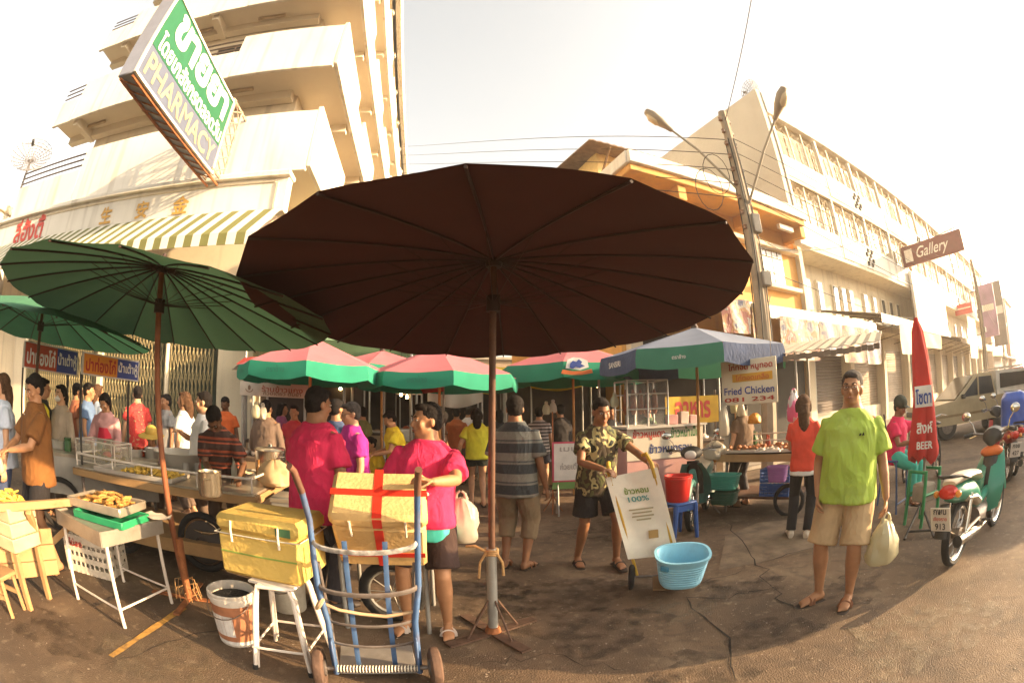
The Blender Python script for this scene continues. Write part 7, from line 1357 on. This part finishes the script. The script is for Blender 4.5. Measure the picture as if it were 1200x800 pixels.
q = MB(); q.tube([(-.2, -.17, .12), (.2, -.17, .12)], .012, 6); part(t, 'foot_ring', q, bch)
t = thing('card_sheet', 'grey card on the lap of the seated woman in pink', 'card', SEATP+rotz(.35) @ V3(.30, -.40, .84), .5); q = MB(); q.box((0, 0, .0), (.34, .24, .012), bev=.003); part(t, 'sheet', q, M('card_grey', (.30, .28, .24), .7)); q = MB(); q.box((0, -.05, .009), (.2, .02, .004)); part(t, 'print', q, blackp)
# pickup with canopy
def pickup(label, loc, rz, body_c, can_c):
    t = thing('pickup_truck', label, 'pickup truck', loc, rz); W2 = .86
    prof = [(-2.45, .45), (-2.48, .75), (-2.42, .96), (-1.0, .98), (.55, 1.0), (1.35, 1.0), (2.25, .90), (2.42, .78), (2.46, .48), (2.2, .38), (-2.3, .38)]
    q = MB(); q.prism(prof, (0, W2, 0), (1, 0, 0), (0, 0, 1), (0, -2*W2, 0)); part(t, 'body', q, body_c, ang=30)
    cab = [(-.45, .98), (-.35, 1.58), (.35, 1.62), (1.22, 1.0)]; q = MB(); v = []
    for s in (-1, 1): v += [(x, s*(W2-.03 if z < 1.1 else W2-.14), z) for x, z in cab]
    q.add(v, [(0, 1, 2, 3), (7, 6, 5, 4), (0, 4, 5, 1), (1, 5, 6, 2), (2, 6, 7, 3)]); part(t, 'cab', q, body_c, smooth=False)
    can = [(-2.42, .97), (-2.30, 1.56), (-.50, 1.64), (-.48, .98)]; q = MB(); v = []
    for s in (-1, 1): v += [(x, s*(W2-.02 if z < 1.1 else W2-.10), z) for x, z in can]
    q.add(v, [(0, 1, 2, 3), (7, 6, 5, 4), (0, 4, 5, 1), (1, 5, 6, 2), (2, 6, 7, 3)]); part(t, 'canopy', q, can_c, smooth=False)
    def quad(name, pts, m_, off=.012):
        for s in (-1, 1):
            q = MB(); vv = [(x, s*(W2-.03+off-(z-1.0)*.16 if z > 1 else W2+off), z) for x, z in pts]; q.add(vv, [tuple(range(len(vv)))[::-1] if s > 0 else tuple(range(len(vv)))]); part(t, name, q, m_, smooth=False)
    quad('window', [(-.36, 1.06), (-.30, 1.52), (.30, 1.54), (.95, 1.06)], darkglass); quad('window', [(-2.2, 1.14), (-2.14, 1.48), (-.66, 1.54), (-.62, 1.14)], darkglass, .03)
    for s in (-1, 1):
        q = MB(); q.box((.30, s*(W2-.03), 1.28), (.05, .03, .55)); part(t, 'door_pillar', q, body_c); q = MB(); q.box((.1, s*(W2+.012), .9), (.16, .02, .03)); part(t, 'door_handle', q, chrome); q = MB(); q.box((.95, s*(W2+.08), 1.08), (.12, .14, .12), bev=.02); part(t, 'mirror', q, blackp); q = MB(); q.box((0, s*(W2+.005), .62), (4.4, .02, .06)); part(t, 'trim', q, M('trim_gold', (.22, .15, .07), .4))
    q = MB(); q.add([(.40, -.70, 1.595), (.40, .70, 1.595), (1.20, .80, 1.03), (1.20, -.80, 1.03)], [(0, 3, 2, 1)]); q.v = [(x+.02, y, z+.01) for x, y, z in q.v]; part(t, 'windscreen', q, darkglass, smooth=False)
    for s in (-1, 1): q = MB(); q.box((2.42, s*.62, .76), (.08, .34, .16), bev=.02); part(t, 'headlight', q, _m['headlamp']); q = MB(); q.box((-2.46, s*.74, .8), (.05, .16, .3), bev=.02); part(t, 'tail_light', q, redlens)
    q = MB(); q.box((2.45, 0, .74), (.06, .8, .14), bev=.02); part(t, 'grille', q, blackp); q = MB(); q.box((2.5, 0, .5), (.14, 1.7, .18), bev=.04); part(t, 'bumper', q, chrome)
    for x in (-1.45, 1.5):
        for s in (-1, 1): q = MB(); q.lathe([(.2, -.1), (.33, -.1), (.36, -.06), (.36, .06), (.33, .1), (.2, .1)], 24, (x, s*.74, .36), rot=Matrix.Rotation(PI/2, 3, 'X')); wl = part(t, 'wheel', q, tyre); q = MB(); q.lathe([(.01, -.11), (.2, -.105), (.2, .105), (.01, .11)], 18, (x, s*.74, .36), rot=Matrix.Rotation(PI/2, 3, 'X')); q.build('rim', barem, wl)
    q = MB()
    for s in (-1, 1): q.tube([(-2.1, s*.55, 1.66), (-.6, s*.55, 1.71)], .015, 6)
    for x in (-1.9, -1.3, -.7): q.tube([(x, -.55, 1.69), (x, .55, 1.69)], .012, 6)
    part(t, 'roof_rack', q, galv); return t
pk0 = AT(1142, 500, 15.0); pk0.z = 0; pickup('beige pickup with white canopy parked along the road', pk0, rad(150), M('paint_beige', (.42, .34, .21), .35, metal=.3, var=.08), M('paint_white', (.62, .58, .5), .4))
p_ = AT(1180, 470, 17.5); t = pickup('red passenger truck beyond the beige pickup', (p_.x, p_.y, 0), rad(200), M('paint_red2', (.38, .04, .025), .4), M('paint_red3', (.42, .06, .04), .4))
# unseen box truck, added out of view to throw the long shadow over the crossing
t = thing('shadow_truck', 'unseen white box truck added out of view to shade the crossing', 'truck', (13.2, 2.55, 0), RZR); W2 = 1.2
q = MB(); q.box((2.9, 0, 2.45), (5.8, 2.4, 3.1), bev=.05); part(t, 'cargo_box', q, M('truck_white', (.55, .52, .47), .5)); q = MB(); q.rings([(V3(-1.6, 0, 1.35), V3(0, 1.0, 0), V3(0, 0, .75)), (V3(-1.5, 0, 1.5), V3(0, 1.1, 0), V3(0, 0, .95)), (V3(-.1, 0, 1.6), V3(0, 1.12, 0), V3(0, 0, 1.05))], 20, power=6); part(t, 'cab', q, M('truck_blue2', (.05, .12, .3), .4))
q = MB(); q.box((-1.58, 0, 1.9), (.05, 1.9, .7)); part(t, 'windscreen', q, darkglass); q = MB(); q.box((2.0, 0, .75), (7.2, .9, .2)); part(t, 'chassis', q, blackp)
for x in (-.8, 3.6, 4.7):
    for s in (-1, 1): q = MB(); q.lathe([(.25, -.14), (.46, -.14), (.5, 0), (.46, .14), (.25, .14), (.01, .1)], 24, (x, s*.95, .5), rot=Matrix.Rotation(PI/2, 3, 'X')); part(t, 'wheel', q, tyre)
# ================================================================= depth of the market street: stalls, tarps, bulbs, far houses
dkwood = M('stall_dark', (.07, .045, .03), .8, var=.3, vs=4); heapc = [M('heap_%d' % i, c, .7, var=.4, vs=14, bump=.8, bs=30) for i, c in enumerate(((.12, .16, .03), (.4, .10, .03), (.45, .28, .05), (.3, .2, .12), (.05, .09, .03), (.35, .25, .2)))]
def stall(label, r, p, w_, d_, rz, seed, roof=None, frame='L', h=.8, back=True):
    base = Lp(r, p); t = thing('market_stall', label, 'stall', base, RZL+rz); rg = random.Random(seed)
    q = MB(); q.box((0, 0, h-.03), (w_, d_, .06), bev=.008); part(t, 'table', q, dkwood); q = MB(); q.box((0, -d_/2+.02, h*.5), (w_*.98, .02, h*.86)); part(t, 'front_panel', q, [M('panel_ochre', (.30, .20, .11), .8, var=.2), M('panel_brown', (.10, .06, .04), .8), M('panel_white', (.42, .38, .32), .7)][seed % 3])
    for x in (-1, 1):
        for y in (-1, 1): q = MB(); q.cyl((x*w_*.46, y*d_*.44, 0), (x*w_*.46, y*d_*.44, 2.2 if roof else h), .025); part(t, 'post', q, galv)
    for k in range(int(w_/.36)):
        x = -w_/2+.2+k*.36; q = MB(); q.lathe([(.15, 0), (.17, .02), (.17, .06), (.16, .06)], 14, (x, -.05, h)); part(t, 'tray', q, alu if rg.random() < .5 else M('tray_red', (.35, .04, .03), .5)); q = MB(); q.ell((x, -.05, h+.05), (.14, .14, rg.uniform(.05, .11)), 12, 8); part(t, 'heap', q, heapc[rg.randrange(6)])
    if roof:
        q = MB(); v = []; f = []; n = 8
        for j in range(5):
            for i in range(n+1): u, w = i/n, j/4; v.append(((u-.5)*w_*1.15, (w-.5)*d_*1.7, 2.2+.22*math.sin(PI*w)-.05*math.sin(u*PI)*math.cos(u*11)))
        for j in range(4):
            for i in range(n): a = j*(n+1)+i; f.append((a, a+1, a+n+2, a+n+1))
        q.add(v, f); part(t, 'tarp_roof', q, roof)
    if back: q = MB(); q.box((0, d_/2-.02, 1.5), (w_*.94, .02, 1.3)); part(t, 'back_cloth', q, M('back_dark', (.035, .025, .02), .9, var=.4, vs=3))
    return t
tp_b = M_cloth('tarp_blue_dull', (.08, .11, .17), translucent=.2); tp_y = M_cloth('tarp_yellow', (.5, .36, .03), translucent=.3); tp_w = M_cloth('tarp_white', (.45, .40, .33), translucent=.3); tp_d = M_cloth('tarp_dark', (.05, .045, .04), translucent=.1); tp_r = M_cloth('tarp_red', (.35, .04, .03), translucent=.25)
stall('low ochre counter with piled goods in front of the people in yellow', -2.95, 6.25, 1.5, .7, 0, 3, None, h=.82, back=False)
for i, (lb, r, p, w_, d_, rz, roof) in enumerate((('dark stall with red trays against the side wall of the balcony building', -3.1, 9.6, 1.9, .9, .0, tp_d), ('stall with a red tarp behind the pink umbrellas', -2.4, 8.3, 1.9, .9, 0, tp_r), ('stall with a white tarp behind the seated person in yellow', -2.75, 12.2, 2.2, 1.0, .3, tp_w), ('vegetable stall with a yellow tarp past the walking shoppers', 2.4, 9.2, 2.0, 1.0, -.15, tp_y), ('stall with a blue tarp across from the orange house', 3.4, 10.6, 2.2, 1.0, -.3, tp_b), ('dark roofed stall deep in the market street', .9, 13.6, 2.6, 1.2, 0, tp_d), ('stall with a blue tarp deep on the building side', -2.2, 14.8, 2.4, 1.2, .2, tp_b), ('white tarp stall deep on the orange house side', 3.2, 14.2, 2.6, 1.2, -.2, tp_w), ('last stall with a red tarp closing the market street', .2, 17.5, 4.2, 1.4, 0, tp_r), ('wide dark stall between the market umbrellas and the orange house', 4.9, 8.6, 2.0, 1.0, -.2, tp_d))): stall(lb, r, p, w_, d_, rz, i, roof)
def cloth_hang(label, px0, px1, py0, py1, D, mat):
    a, b = AT(px0, py0, D), AT(px1, py0, D); zb = AT((px0+px1)/2, py1, D).z; t = thing('hanging_cloth', label, 'cloth', (a.x, a.y, 0), math.atan2(b.y-a.y, b.x-a.x)); W_ = (b-a).length; q = MB(); v = []; n, m = 14, 6
    for j in range(m+1):
        for i in range(n+1): u, w = i/n, j/m; v.append((W_*u, .06*math.sin(u*13)*(.3+w), a.z+(zb-a.z)*w*(.7+.3*math.sin(PI*u))))
    q.add(v, [(j*(n+1)+i, (j+1)*(n+1)+i, (j+1)*(n+1)+i+1, j*(n+1)+i+1) for j in range(m) for i in range(n)]); part(t, 'drape', q, mat, ang=70)
    for x in (.0, W_): q = MB(); q.cyl((x, .05, 0), (x, .05, a.z+.02), .02); part(t, 'post', q, galv)
    q = MB(); q.cyl((0, .05, a.z+.01), (W_, .05, a.z+.01), .012); part(t, 'rod', q, galv)
cloth_hang('slumped white cloth hanging behind the second pink umbrella', 502, 565, 452, 478, 8.8, tp_w); cloth_hang('yellow sheet hanging behind the umbrella with the elephant emblem', 622, 682, 444, 458, 9.8, tp_y); cloth_hang('yellow sheet edge above the woman in lemon yellow', 560, 590, 452, 462, 10.5, tp_y); cloth_hang('red cloth strip hanging over a stall front', 450, 520, 450, 461, 8.0, tp_r)
t = thing('shop_banner', 'long white shop banner with faint red lettering under the nearest pink umbrella', 'banner', (0, 0, 0)); a, b = AT(281, 462, 7.6), AT(361, 462, 7.6); t.location = (a.x, a.y, 0); t.rotation_euler = (0, 0, math.atan2(b.y-a.y, b.x-a.x)); W_ = (b-a).length; zt, zb = AT(320, 449, 7.6).z, AT(320, 465, 7.6).z
q = MB(); q.box((W_/2, 0, (zt+zb)/2), (W_, .02, zt-zb)); part(t, 'board', q, M('shop_white', (.52, .44, .36), .7)); text(t, 'ร้านข้าวแกง', M('faint_red', (.35, .12, .08), .7), (W_*.62, -.014, zt-.09), (1, 0, 0), (0, 0, 1), width=W_*.6, height=.10); text(t, 'ก๋วยเตี๋ยว ต้มยำ', M('faint_brown', (.2, .12, .08), .7), (W_*.62, -.014, zb+.06), (1, 0, 0), (0, 0, 1), width=W_*.55, height=.07)
q = MB(); q.tube([(.16+.06*math.cos(a_), -.014, (zt+zb)/2+.05*math.sin(a_)) for a_ in np.linspace(PI, 2*PI, 9)], .006, 5); q.ell((.16, -.014, (zt+zb)/2+.02), (.025, .004, .04), 8, 6); part(t, 'logo', q, M('faint_brown', (1, 1, 1)))
for x in (.05, W_-.05): q = MB(); q.cyl((x, .03, 0), (x, .03, zt), .022); part(t, 'post', q, galv)
bulb_m = M('bulb_lit', (1, .62, .25), .5, emit=14)
for i, (px, py, D, lb) in enumerate(((470, 462, 8.6, 'lit bulb hanging over the stall behind the woman in bright pink'), (477, 465, 8.9, 'second lit bulb next to it over the same stall'), (399, 455, 8.8, 'lit bulb above the stall behind the magenta polo'), (700, 452, 10, 'lit bulb inside the market behind the trolley man'))):
    p_ = AT(px, py, D); t = thing('light_bulb', lb, 'light bulb', p_); q = MB(); q.lathe([(.012, .05), (.014, .03), (.03, 0), (.026, -.025), (.001, -.035)], 12); part(t, 'glass', q, bulb_m); q = MB(); q.cyl((0, 0, .045), (0, 0, .09), .016); q.cyl((0, 0, .09), (0, 0, 2.6-p_.z if p_.z < 2.4 else .3), .004, n=5); part(t, 'socket', q, blackp)
# houses closing the view at the end of the market street, and along its right-hand side behind the orange house
for i, (r0, r1, p0, p1, h, c, lb) in enumerate(((-4.2, 9.5, 44, 54, 6.5, (.36, .26, .17), 'tan shophouse closing the far end of the market street'), (8.0, 16.0, 23, 43, 6.0, (.40, .33, .24), 'plain rear building along the market street behind the orange house'))):
    t = thing('market_house', lb, 'building', (0, 0, 0), RZL); q = MB(); q.box(((r0+r1)/2, (p0+p1)/2, h/2), (r1-r0, p1-p0, h)); part(t, 'wall', q, M('mh%d' % i, c, .85, var=.15, vs=.5)); q = MB(); q.box(((r0+r1)/2, (p0+p1)/2, h+.1), (r1-r0+.6, p1-p0+.6, .25)); part(t, 'roof', q, tin)
    for k in range(4):
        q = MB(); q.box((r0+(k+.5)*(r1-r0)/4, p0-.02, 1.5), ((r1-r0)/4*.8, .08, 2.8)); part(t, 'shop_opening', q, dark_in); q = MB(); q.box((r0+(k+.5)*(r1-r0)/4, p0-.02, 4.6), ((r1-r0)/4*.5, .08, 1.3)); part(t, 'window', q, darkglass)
for k, (r, p, lb) in enumerate(((1.2, 11.4, 'stack of polystyrene boxes by the dark roofed stall'), (-.9, 12.9, 'pile of foam boxes on the building side of the street'))):
    t = thing('box_stack', lb, 'boxes', Lp(r, p), .3*k)
    for j in range(3): q = MB(); q.box((.03*j, 0, .17+.33*j), (.5, .4, .32), bev=.02); part(t, 'box', q, foam if j % 2 else M('foam_white', (.5, .47, .42), .7))
# small goods on the carts: bottles, cups, jars, hanging bags of drink
bot_m = [M('bot_%d' % i, c, .25, alpha=.85) for i, c in enumerate(((.35, .05, .02), (.25, .12, .03), (.45, .4, .3), (.06, .15, .05)))]
def bottles(name, label, group, origin, rz, box, z, n, seed, kind):
    rg = random.Random(seed); meshes = []
    for i in range(4):
        q = MB(); s = .85+.1*i
        if kind == 'bottle': q.lathe([(.028*s, 0), (.03*s, .01), (.03*s, .11*s), (.012, .16*s), (.012, .19*s), (.015, .195*s), (.015, .21*s)], 12)
        elif kind == 'cup': q.lathe([(.026, 0), (.036, .09), (.038, .092), (.033, .088), (.024, .006)], 12)
        else: q.lathe([(.05, 0), (.052, .01), (.052, .09*s), (.045, .1*s), (.05, .105*s), (.05, .125*s)], 14)
        meshes.append(q.mesh(name, bot_m[i] if kind != 'cup' else M('cup_white', (.55, .5, .44), .5)))
    for k in range(n):
        p = rotz(rz) @ V3(rg.uniform(box[0], box[1]), rg.uniform(box[2], box[3]), z)+Vector(origin); tag(obj(name, meshes[rg.randrange(4)], None, p), label, kind, group)
bottles('sauce_bottle', 'small sauce bottle standing on the long dough cart', 'bottles on the dough cart', CO, CA, (-.75, -.1, .55, .95), .80, 9, 1, 'bottle')
bottles('paper_cup', 'white cup standing on the long dough cart', 'cups on the dough cart', CO, CA, (-1.3, -.8, .7, .95), .80, 7, 2, 'cup')
bottles('glass_jar', 'lidded jar on the cart of the pink apron vendor', 'jars on the second cart', t2.location, .75, (-.75, .75, -.3, .3), .84, 8, 3, 'jar')
bottles('sauce_bottle', 'sauce bottle standing on the fried chicken cart', 'bottles on the chicken cart', fA, fr, (.05, 1.0, .62, .8), .84, 8, 4, 'bottle')
bottles('glass_jar', 'lidded jar on the counter of the rice stall', 'jars on the rice stall', sA, .14, (.75, 1.2, .35, .6), 1.25, 6, 5, 'jar')
bottles('sauce_bottle', 'bottle standing on the low ochre counter', 'bottles on the ochre counter', Lp(-2.95, 6.25), RZL, (-.7, .7, .1, .3), .82, 9, 6, 'bottle')
for k, (px, py, D) in enumerate(((300, 470, 6.2), (308, 472, 6.3), (640, 470, 7.6), (648, 468, 7.7), (720, 460, 7.0), (868, 468, 6.3), (860, 465, 6.4))): bag('small clear bag hanging in the stalls', AT(px, py, D), .22, .06, film if k % 2 else film2, name='hanging_bag')['group'] = 'clear bags hanging in the stalls'
for k, (px, D, lb, hh, col, bc, hr) in enumerate(((498, 11.5, 'shopper in dark red jacket far down the market street', 1.64, (.2, .03, .03), (.05, .05, .06), 'short'), (606, 11.8, 'shopper in cream blouse far down the market street', 1.58, (.42, .36, .28), (.08, .05, .04), 'bob'), (672, 10.8, 'shopper in teal shirt behind the shopper in black', 1.66, (.05, .2, .2), (.04, .04, .05), 'short'), (425, 8.4, 'vendor in olive shirt behind the low ochre counter', 1.6, (.14, .14, .05), (.05, .04, .04), 'short'), (330, 8.6, 'shopper in plum shirt beneath the nearest pink umbrella', 1.62, (.2, .05, .12), (.06, .05, .05), 'bob'), (760, 9.0, 'vendor in dull green apron behind the rice stall', 1.6, (.1, .16, .08), (.05, .04, .04), 'bun'), (90, 7.4, 'shopper in rust coloured shirt behind the masked woman', 1.64, (.3, .1, .05), (.06, .05, .05), 'short'), (195, 7.4, 'shopper in grey tee near the narrow folding gate', 1.62, (.22, .21, .2), (.05, .05, .07), 'short'), (870, 6.9, 'vendor in brown cap behind the fried chicken cart', 1.6, (.16, .1, .06), (.05, .04, .04), 'short'))):
    bgp(lb, px, 500, D, hh, (PI if k % 2 else .3)+k*.4, hair=hr, top=T_(cloth('crowd%d' % k, col), loose=.025), bottom=dict(kind='trousers', mat=cloth('crowdleg%d' % k, bc), len=1.9), skin=('tan', 'brown', 'light')[k % 3])
hz_m = bpy.data.materials.new('haze_air'); hz_m.use_nodes = True; hn = hz_m.node_tree; hn.nodes.remove(hn.nodes['Principled BSDF']); pvn = hn.nodes.new('ShaderNodeVolumePrincipled')
pvn.inputs['Color'].default_value = (1, .93, .82, 1); pvn.inputs['Density'].default_value = .0022; pvn.inputs['Anisotropy'].default_value = .3; hn.links.new(pvn.outputs[0], hn.nodes['Material Output'].inputs['Volume'])
q = MB(); q.box((21, 35, 12.5), (183, 151, 27)); tag(q.build('haze', hz_m, smooth=False), kind='stuff')
bpy.data.scenes.remove(_ts)
for me in list(bpy.data.meshes):
    if me.users == 0: bpy.data.meshes.remove(me)
